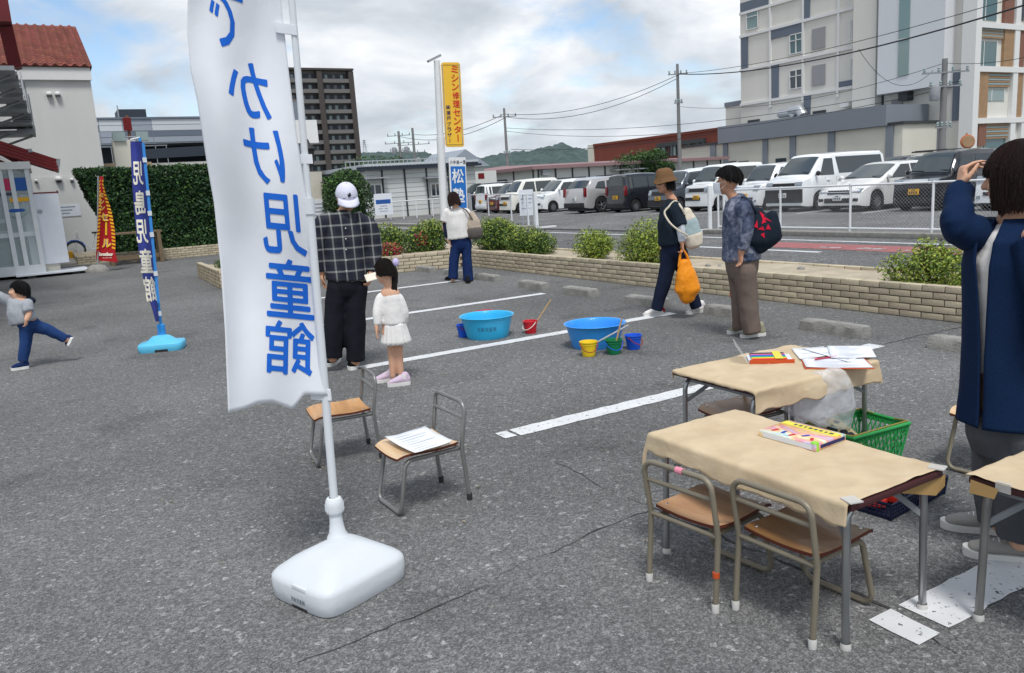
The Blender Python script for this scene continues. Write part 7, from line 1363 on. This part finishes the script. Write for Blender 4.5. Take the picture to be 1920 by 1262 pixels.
for j in range(7):
    t = j/6
    for i in range(n): a = 2*PI*i/n; r_ = .088+.034*t+.008*t*math.sin(a*18)+.004*math.sin(a*5); vs.append(c+RT*r_*math.cos(a)+FW*r_*.85*math.sin(a)+UP*(.012-.178*t+.004*math.sin(a*18)*t))
sk = mb.add(vs, [(j*n+i, j*n+(i+1) % n, (j+1)*n+(i+1) % n, (j+1)*n+i) for j in range(6) for i in range(n)]).build('skirt', MATS['c_blouse'], p.root, smooth=70); sk.modifiers.new('s', 'SOLIDIFY').thickness = .004
for (hx, hy), (tx, ty) in (((743, 712), (713, 717)), ((770, 720), (729, 725))):
    a, b = gp(hx, hy)-p.o, gp(tx, ty)-p.o; p.shoe(a, a+(b-a).normalized()*.185, 'c_shoelilac', h=.05, w=.032); MB().chain([a+(b-a).normalized()*.045+UP*.05, a+(b-a).normalized()*.045+UP*.085], [.029, .029], RT, 10, 2, .1).build('sock', MATS['c_blouse'], p.root, smooth=60)
p.hair('hair_dark', front=.40, side=.64, back=.74, gap=1.25, vol=.008); hm = MB(); hm.chain([k(733, 497, .01), k(739, 515, .0), k(737, 540, -.02), k(732, 562, -.03)], [.03, .034, .028, .012], RT, 14, 5)
for dx in (-4, 3, 7): hm.chain([k(736+dx*.3, 510, -.01), k(737+dx*.8, 540, -.03), k(734+dx, 568+dx, -.03)], [.016, .012, .004], RT, 8, 4)
m = remesh(hm, .006, 1, .004, 40); m.materials.append(MATS['hair_dark']); link('ponytail', m, p.root)
for dx, dy in ((-3, 6), (4, -5)): MB().ell(k(738+dx, 497+dy, -.03), (.028, .022, .034), 12, 8).build('bow', MATS['c_lilac'], p.root, smooth=60)
# ---- woman in white shirt
p = Person('woman in white T-shirt and jeans walking away with a grey shoulder bag', V((5.76, 11.76, 0)), voxel=.011); k = p.k
p.head(k(850, 374), FW*.8-RT*.5-UP*.35, 1.0, k(855, 393), face=False)
p.limb([k(864, 450), k(858, 420), k(856, 398)], [(.14, .10), (.12, .09), (.09, .07)])
for pts in ([k(836, 404), k(833, 425), k(841, 452, -.04)], [k(877, 402), k(886, 425), k(882, 446, .18)]): p.limb(pts, [.045, .038, .026])
p.hand(k(841, 450, -.04), -UP+RT*.25, RT, -1, .9, .5); p.hand(k(882, 446, .18), FW, -UP, 1, .9, .9)
for a in ([k(856, 455), k(851, 490), k(849, 526)], [k(874, 455), k(876, 490), k(878, 528)]): p.limb(a, [.075, .05, .035])
p.finish()
p.wear('shirt', [([k(861, 446), k(858, 425), k(856, 403), k(855, 392)], [(.225, .155), (.21, .14), (.20, .12), (.08, .075)], RT, 20), ([k(839, 399), k(834, 416)], [.085, .085], RT), ([k(873, 400), k(881, 420)], [.085, .085], RT)], 'c_white', .007, 7)
p.wear('arm_cover', [([k(834, 418), k(836, 434, -.02), k(840, 446, -.04)], [.045, .042, .036], RT)], 'c_navypant', .003, 20)
p.wear('jeans', [([k(863, 447), k(864, 458)], [(.165, .125), (.16, .12)], RT), ([k(856, 457), k(851, 490), k(849, 522)], [.095, .078, .085], RT), ([k(874, 457), k(876, 490), k(878, 526)], [.095, .08, .088], RT)], 'c_denimdk', .006, 9)
a, b = gp(850, 526)-p.o, gp(838, 523)-p.o; p.shoe(a, a+(FW*.8-RT*.6)*.24, 'c_black', 'eye_dark', w=.042); a = gp(878, 532)-p.o; p.shoe(a, a+(FW*.98-RT*.1)*.24, 'c_black', 'eye_dark', w=.042)
p.hair('hair_brown', .092, .108, .112, front=.4, side=.92, back=.98, gap=.8, flare=1.05)
sbg = MB(); sbg.chain([k(884, 402, -.05), k(888, 418, -.08), k(890, 436, -.08)], [(.06, .05), (.11, .06), (.13, .07)], RT, 16, 4); m = remesh(sbg, .012, 1, .008, 14); m.materials.append(MATS['c_tan']); o_ = p.o.copy(); sb2 = thing('shoulder_bag', 'grey-beige shoulder bag on the woman in white shirt', 'bag', o_); link('pouch', m, sb2)
MB().chain([k(890, 432, -.09), k(891, 441, -.09)], [(.135, .075), (.13, .07)], RT, 16, 2).build('dark_bottom', MATS['c_tandk'], sb2, smooth=60); MB().tube([k(866, 390, -.06), k(874, 394, -.13), k(880, 402, -.14), k(886, 412, -.13)], .012, 6).build('strap', MATS['c_tandk'], sb2, smooth=60)
# ---- woman in brown bucket hat
p = Person('woman in brown bucket hat and navy clothes striding left with orange bag', V((5.72, 6.55, 0)), voxel=.010); k = p.k
hf = -RT*.9-FW*.45-UP*.10; p.head(k(1246, 341), hf, 1.0, k(1262, 376), 'skin_tan', nr=.042)
p.limb([k(1264, 462), k(1260, 425), k(1260, 392)], [(.11, .15), (.09, .12), (.06, .08)])
p.limb([k(1268, 394, -.16), k(1277, 428, -.20), k(1279, 455, -.20)], [.05, .04, .028]); p.limb([k(1252, 394, .15), k(1244, 430, .2), k(1240, 455, .16)], [.05, .04, .028])
p.hand(k(1279, 455, -.20), -UP+RT*.05, -RT, 1, .95, 1.3); p.hand(k(1240, 455, .16), -UP, RT, -1, .95, .6)
for a in ([k(1258, 470, -.02), k(1247, 520, -.04), k(1235, 574, -.05)], [k(1270, 470, .03), k(1287, 520, .06), k(1303, 572, .08)]): p.limb(a, [.08, .055, .04])
p.finish('skin_tan')
p.wear('tee', [([k(1263, 456), k(1259, 425), k(1259, 396), k(1262, 379)], [(.155, .19), (.145, .18), (.125, .165), (.07, .08)], RT, 20), ([k(1267, 393, -.15), k(1277, 424, -.2)], [.08, .075], RT), ([k(1252, 393, .15), k(1246, 420, .19)], [.08, .07], RT)], 'c_navytee', .009, 9)
p.wear('arm_cover', [([k(1275, 418, -.2), k(1278, 438, -.2), k(1279, 453, -.2)], [.052, .044, .036], RT)], 'c_armcover', .003, 22)
p.wear('trousers', [([k(1264, 452), k(1264, 470)], [(.14, .175), (.13, .17)], RT), ([k(1258, 472, -.03), k(1247, 520, -.04), k(1231, 581, -.05)], [.108, .082, .062], RT), ([k(1270, 472, .04), k(1287, 520, .06), k(1306, 577, .08)], [.108, .082, .060], RT)], 'c_navypant', .006, 10)
a, b = gp(1243, 588)-p.o, gp(1196, 595)-p.o; p.shoe(a, a+(b-a).normalized()*.26, 'c_blouse', w=.042, heelmat='c_red'); a, b = gp(1322, 584)-p.o, gp(1274, 592)-p.o; p.shoe(a, a+(b-a).normalized()*.26, 'c_blouse', w=.042, heelmat='c_red')
p.hair('hair_black', .086, .102, .10, front=.42, side=.85, back=.9, gap=1.1, flare=1.06, rag=.09, off=(0, -.01, .006)); R, c = p.hR, p.hc
hb = MB().lathe([(.001, .128), (.055, .125), (.078, .108), (.090, .05), (.094, .036), (.110, .008), (.124, -.014), (.122, -.017), (.092, .03)], 40, capb=False); hb.v = [tuple(c+R @ V((q[0]*.98, q[1]*1.12-.012, q[2]+.012+.006*math.sin(q[0]*40)))) for q in hb.v]; h_ = hb.build('bucket_hat', MATS['c_hat'], p.root, smooth=50)
for q in (-1, 1): MB().tube([c+R @ V((q*.033+.024*math.cos(t), .098-.012*(abs(q*.033+.024*math.cos(t))*10)**2, .004+.019*math.sin(t))) for t in [2*PI*i/14 for i in range(14)]], .0022, 5, closed=True).build('glasses', MATS['eye_dark'], p.root)
o_ = p.o.copy(); cb = thing('canvas_bag', 'cream and pale blue canvas bag slung over the woman in brown hat', 'bag', o_)
for nm, mt, pts, rr in (('bag_top', 'c_cream', [(1287, 398), (1290, 412)], [(.055, .05), (.085, .065)]), ('bag_body', 'c_bagblue', [(1291, 416), (1297, 440)], [(.094, .07), (.108, .075)]), ('bag_bottom', 'c_cream', [(1298, 442), (1301, 455)], [(.112, .078), (.098, .07)])):
    b_ = MB(); b_.chain([k(*q, -.14) for q in pts], rr, RT, 18, 3); m = remesh(b_, .010, 1, .007, 16); m.materials.append(MATS[mt]); link(nm, m, cb)
MB().tube(spline([k(1284, 402, -.2), k(1277, 388, -.22), k(1266, 377, -.12), k(1254, 388, -.165), k(1246, 400, -.19), k(1258, 420, -.25), k(1276, 434, -.27), k(1290, 442, -.24)]), .011, 6).build('strap', MATS['c_cream'], cb, smooth=60)
def polybag(label, mat, p, pts, rr, grip, fz=3.):
    o_ = p.o.copy(); root = thing('plastic_bag', label, 'bag', o_); b_ = MB(); b_.chain(pts, rr, RT, 20, 4); m = remesh(b_, .009, 1, .010, 11, fz); m.materials.append(MATS[mat]); link('sack', m, root)
    for sg in (-1, 1): MB().tube([grip, grip*.5+pts[0]*.5+RT*sg*.035, pts[0]+RT*sg*.06-UP*.03], [.008, .014, .02], 6).build('handle', MATS[mat], root, smooth=60)
polybag('bright orange plastic bag hanging from the hand of woman in brown hat', 'bag_orange', p, [k(1284, 494, -.2), k(1287, 520, -.2), k(1289, 542, -.2), k(1289, 556, -.2)], [(.06, .05), (.115, .085), (.135, .10), (.09, .08)], k(1279, 464, -.2))
# ---- older lady with mask
p = Person('older woman in blue patchwork blouse and taupe trousers wearing a white mask', V((5.41, 5.15, 0)), voxel=.010); k = p.k
p.head(k(1364, 340), -RT*.85+FW*.45, 1.0, k(1377, 372), 'skin_tan', nr=.043)
p.limb([k(1391, 492), k(1388, 440), k(1384, 392)], [(.12, .15), (.11, .14), (.06, .08)])
p.limb([k(1397, 388, -.17), k(1400, 435, -.2), k(1390, 474, -.2)], [.05, .042, .03]); p.limb([k(1372, 388, .17), k(1372, 430, .2), k(1376, 470, .18)], [.05, .042, .03])
p.hand(k(1390, 472, -.2), -UP-RT*.1, -FW*.2+RT*-.8, 1, .95, .5); p.hand(k(1376, 470, .18), -UP, RT, -1, .95, .9)
for a in ([k(1396, 510, -.08), k(1402, 565, -.08), k(1410, 616, -.08)], [k(1386, 510, .08), k(1388, 565, .08), k(1388, 612, .1)]): p.limb(a, [.08, .055, .04])
p.finish('skin_tan')
p.wear('blouse', [([k(1390, 486), k(1389, 440), k(1386, 396), k(1380, 372)], [(.165, .2), (.165, .195), (.145, .175), (.075, .08)], RT, 20), ([k(1396, 388, -.16), k(1400, 432, -.2), k(1391, 468, -.2)], [.085, .068, .056], RT), ([k(1374, 388, .16), k(1373, 430, .2), k(1376, 465, .18)], [.08, .06, .05], RT)], 'patchwork', .008, 9)
p.wear('trousers', [([k(1391, 482), k(1391, 505)], [(.145, .175), (.14, .17)], RT), ([k(1396, 508, -.09), k(1402, 565, -.08), k(1411, 623, -.08)], [.108, .088, .085], RT), ([k(1386, 508, .09), k(1388, 565, .08), k(1389, 615, .1)], [.105, .085, .08], RT)], 'c_taupe', .006, 9)
a, b = gp(1434, 628)-p.o, gp(1379, 635)-p.o; p.shoe(a, a+(b-a).normalized()*.255, 'c_shoeolive', w=.043); a, b = gp(1402, 620)-p.o, gp(1364, 627)-p.o; p.shoe(a, a+(b-a).normalized()*.25, 'c_shoeolive', w=.043)
p.hair('hair_black', .104, .120, .114, front=.40, side=.50, back=.72, gap=1.3, vol=.035, off=(0, -.012, .024), rag=.14, flare=.8); R, c = p.hR, p.hc
mk = MB().grid(lambda u, v: c+R @ V(((u-.5)*.142, .136-.9*abs(u-.5)**2*.34-.02*v*v-.01*(1-v)**2, -.005-.10*v)), 12, 8).build('mask', MATS['c_mask'], p.root, smooth=60)
for sg in (-1, 1): MB().tube([c+R @ V((sg*.064, .075, -.02)), c+R @ V((sg*.08, .0, .0)), c+R @ V((sg*.078, .0, -.03)), c+R @ V((sg*.06, .07, -.08))], .002, 5).build('mask_loop', MATS['c_mask'], p.root)
o_ = p.o.copy(); tb_ = thing('tote_bag', 'black tote bag with red bird figures behind the older woman', 'bag', o_); b_ = MB(); b_.chain([k(1418, 400, -.12), k(1430, 425, -.12), k(1434, 448, -.12)], [(.06, .05), (.135, .07), (.16, .075)], RT*.9-UP*.35, 18, 4); b_.chain([k(1448, 405, -.12), k(1442, 440, -.12), k(1424, 466, -.12)], [(.05, .05), (.11, .07), (.06, .05)], RT*.9-UP*.35, 16, 4); m = remesh(b_, .012, 1, .006, 10); m.materials.append(MATS['c_navytee']); link('sack', m, tb_)
cloth('c_crane', srgb(196, 30, 56), .08)
bvh = None
from mathutils.bvhtree import BVHTree
bv = BVHTree.FromPolygons([v.co.copy() for v in m.vertices], [tuple(q.vertices) for q in m.polygons])
def decal(px_list, off=.006, par=None, mat='c_crane', o=None):
    vs = []
    for (x, y) in px_list:
        d = ray(x, y).normalized(); h = bv.ray_cast(V((0, 0, CAM_H))-o, d); vs.append(h[0]-d*off if h[0] else None)
    if all(v is not None for v in vs): MB().add(vs, [tuple(range(len(vs)))]).build('bird_figure', MATS[mat], par)
for poly in ([(1424, 396), (1433, 403), (1430, 412)], [(1430, 404), (1448, 416), (1432, 411)], [(1431, 408), (1437, 416), (1428, 420)], [(1414, 425), (1420, 412), (1421, 428)], [(1420, 430), (1430, 424), (1434, 432)], [(1440, 420), (1446, 430), (1436, 430)], [(1426, 440), (1433, 436), (1434, 447)]): decal(poly, par=tb_, o=p.o)
MB().tube(spline([k(1420, 405, -.14), k(1410, 386, -.2), k(1398, 373, -.17), k(1392, 372, -.08), k(1404, 386, .0), k(1422, 408, -.08)]), .014, 6).build('strap', MATS['c_navytee'], tb_, smooth=60)
polybag('reddish orange bag half hidden behind the legs of the older woman', 'bag_orange2', p, [k(1392, 512, .24), k(1394, 535, .24), k(1394, 555, .24), k(1393, 565, .24)], [(.06, .05), (.12, .08), (.13, .09), (.09, .07)], k(1377, 484, .19), 7.)
# ---- woman in navy coat, right foreground
p = Person('woman in long navy coat shading her eyes with a raised hand, right edge', V((2.99, 1.57, 0)), voxel=.0065); k = p.k
p.head(k(1908, 332), -RT*.68+FW*.73, 1.0, k(1902, 410), 'skin', nr=.05)
p.limb([k(1905, 800), k(1903, 650), k(1900, 520), k(1898, 460)], [(.13, .12), (.12, .11), (.12, .11), (.08, .08)])
wr_ = k(1801, 356, .05); el = k(1796, 421, -.10); p.limb([k(1866, 440, .09), el, wr_], [.05, .042, .026]); p.hand(wr_, UP*.80+RT*.12+FW*.10, RT*.88-FW*.25-UP*.20, -1, .98, .30, .06, .95, .14)
p.limb([k(1945, 445, -.12), k(1975, 560, -.16), k(1965, 660, -.16)], [.05, .042, .028]); p.hand(k(1965, 660, -.16), -UP, -RT, 1, 1., .5)
for a in ([k(1872, 800, .05), k(1866, 900, .04), k(1880, 985, .03)], [k(1925, 810, -.08), k(1916, 920, -.08), k(1912, 1015, -.08)]): p.limb(a, [.075, .055, .038])
p.finish('skin')
tc_ = [(k(1900, 690), (.145, .14)), (k(1899, 600), (.14, .135)), (k(1898, 500), (.145, .135)), (k(1898, 452), (.115, .105)), (k(1898, 420), (.06, .058))]
p.wear('tee', [([q[0] for q in tc_], [q[1] for q in tc_], RT, 20, 4)], 'c_white', .006, 12)
jr = [(k(1908, 786), (.205, .185)), (k(1907, 730), (.192, .175)), (k(1904, 640), (.176, .162)), (k(1900, 550), (.166, .155)), (k(1899, 490), (.163, .150)), (k(1898, 448), (.148, .138)), (k(1897, 425), (.10, .095)), (k(1898, 408), (.072, .070))]
fd = (-RT*.90-FW*.42); a0 = math.atan2(fd.dot(FW), fd.dot(RT))
def coat(u, v):
    t = v*(len(jr)-1); i = min(int(t), len(jr)-2); f = t-i; c = jr[i][0]*(1-f)+jr[i+1][0]*f; rx = jr[i][1][0]*(1-f)+jr[i+1][1][0]*f; ry = jr[i][1][1]*(1-f)+jr[i+1][1][1]*f
    g = .05+.17*min(1, max(0, (v-.25)/.5)); a = a0+g+(2*PI-2*g)*u; e = 1+.018*math.sin(a*7+v*3)*(1-v)+.02*mnoise.noise(V((a*2, v*6, 1)))+.035*math.exp(-min(u, 1-u)*30)
    return c+RT*rx*e*math.cos(a)+FW*ry*e*math.sin(a)
jc = MB().grid(coat, 90, 60).build('coat', MATS['c_coat'], p.root, smooth=70); jc.modifiers.new('s', 'SOLIDIFY').thickness = .006
for nm, pts, rr in (('sleeve', [k(1876, 448, .06), k(1838, 440, .0), el+V((0, 0, -.005)), k(1797, 392, -.05), wr_-UP*.0], [.078, .066, .056, .050, .044]), ('sleeve', [k(1940, 450, -.1), k(1974, 560, -.16), k(1966, 645, -.16)], [.09, .075, .06])): p.wear(nm, [(pts, rr, RT, 18, 5)], 'c_coat', .009, 10, 2, .008)
p.wear('trousers', [([k(1902, 770), k(1900, 815)], [(.16, .15), (.155, .14)], RT), ([k(1872, 820, .05), k(1866, 900, .04), k(1878, 975, .03)], [.092, .082, .075], RT), ([k(1926, 820, -.08), k(1916, 915, -.08), k(1912, 1005, -.08)], [.098, .088, .082], RT)], 'c_charcoal', .006, 10)
a, b = gp(1892, 1000)-p.o, gp(1817, 992)-p.o; p.shoe(a, a+(b-a).normalized()*.245, 'c_shoegrey', w=.042); a, b = gp(1945, 1052)-p.o, gp(1863, 1043)-p.o; p.shoe(a, a+(b-a).normalized()*.245, 'c_shoegrey', w=.043)
p.hair('hair_brown', .094, .112, .116, front=.50, side=.93, back=.93, gap=.95, flare=1.0, n=180, vol=.007, rag=.05, strands=1500, sr=.0009)
# ---- running boy
p = Person('small boy in grey hoodie and blue trousers balancing on one leg', V((-.43, 9.33, 0)), voxel=.009); k = p.k
p.head(k(36, 545), -RT*.95+UP*.12-FW*.25, .86, k(46, 562), 'skin', nr=.042)
p.limb([k(53, 608), k(42, 585), k(42, 566)], [(.09, .08), (.09, .08), (.08, .07)])
p.limb([k(22, 568, .06), k(-2, 556, .06), k(-26, 542, .06)], [.034, .028, .022]); p.hand(k(-26, 542, .06), -RT+UP*.4, -UP, 1, .7, .3)
p.limb([k(52, 572, -.1), k(54, 588, -.13), k(50, 599, -.15)], [.034, .030, .024]); p.hand(k(50, 598, -.15), -UP-RT*.3, -RT, 1, .7, .9)
for a in ([k(50, 610), k(47, 648), k(43, 680)], [k(64, 610), k(97, 622), k(124, 637)]): p.limb(a, [.055, .042, .03])
p.finish()
p.wear('hoodie', [([k(46, 602), k(40, 587), k(40, 570), k(45, 560)], [(.135, .11), (.132, .11), (.118, .10), (.05, .05)], RT, 18), ([k(24, 568, .06), k(0, 556, .06), k(-18, 547, .06)], [.055, .05, .042], RT), ([k(51, 571, -.09), k(54, 584, -.13)], [.058, .05], RT)], 'c_grey', .007, 14)
MB().chain([k(50, 562, .0), k(58, 564, -.02)], [(.045, .06), (.04, .055)], RT, 12, 2).build('hood', MATS['c_navytee'], p.root, smooth=60)
p.wear('trousers', [([k(52, 602), k(54, 610)], [(.105, .095), (.10, .09)], RT), ([k(50, 612), k(47, 646), k(43, 677)], [.07, .056, .048], RT), ([k(64, 611), k(97, 622), k(122, 636)], [.07, .056, .044], RT)], 'c_denim', .005, 14)
a, b = gp(55, 690)-p.o, gp(30, 694)-p.o; p.shoe(a, a+(b-a).normalized()*.16, 'c_denimdk', h=.05, w=.032); a, b = k(128, 628), k(139, 652); t_ = (RT*.9+UP*.35); p.shoe(k(139, 634)+RT*.0, k(131, 652)-UP*.0, 'c_denimdk', h=.05, w=.032, tilt=-RT+UP*.2)
p.hair('hair_black', .086, .104, .106, front=.42, side=.60, back=.82, gap=1.3, rag=.09)

bpy.data.scenes.remove(TMP)
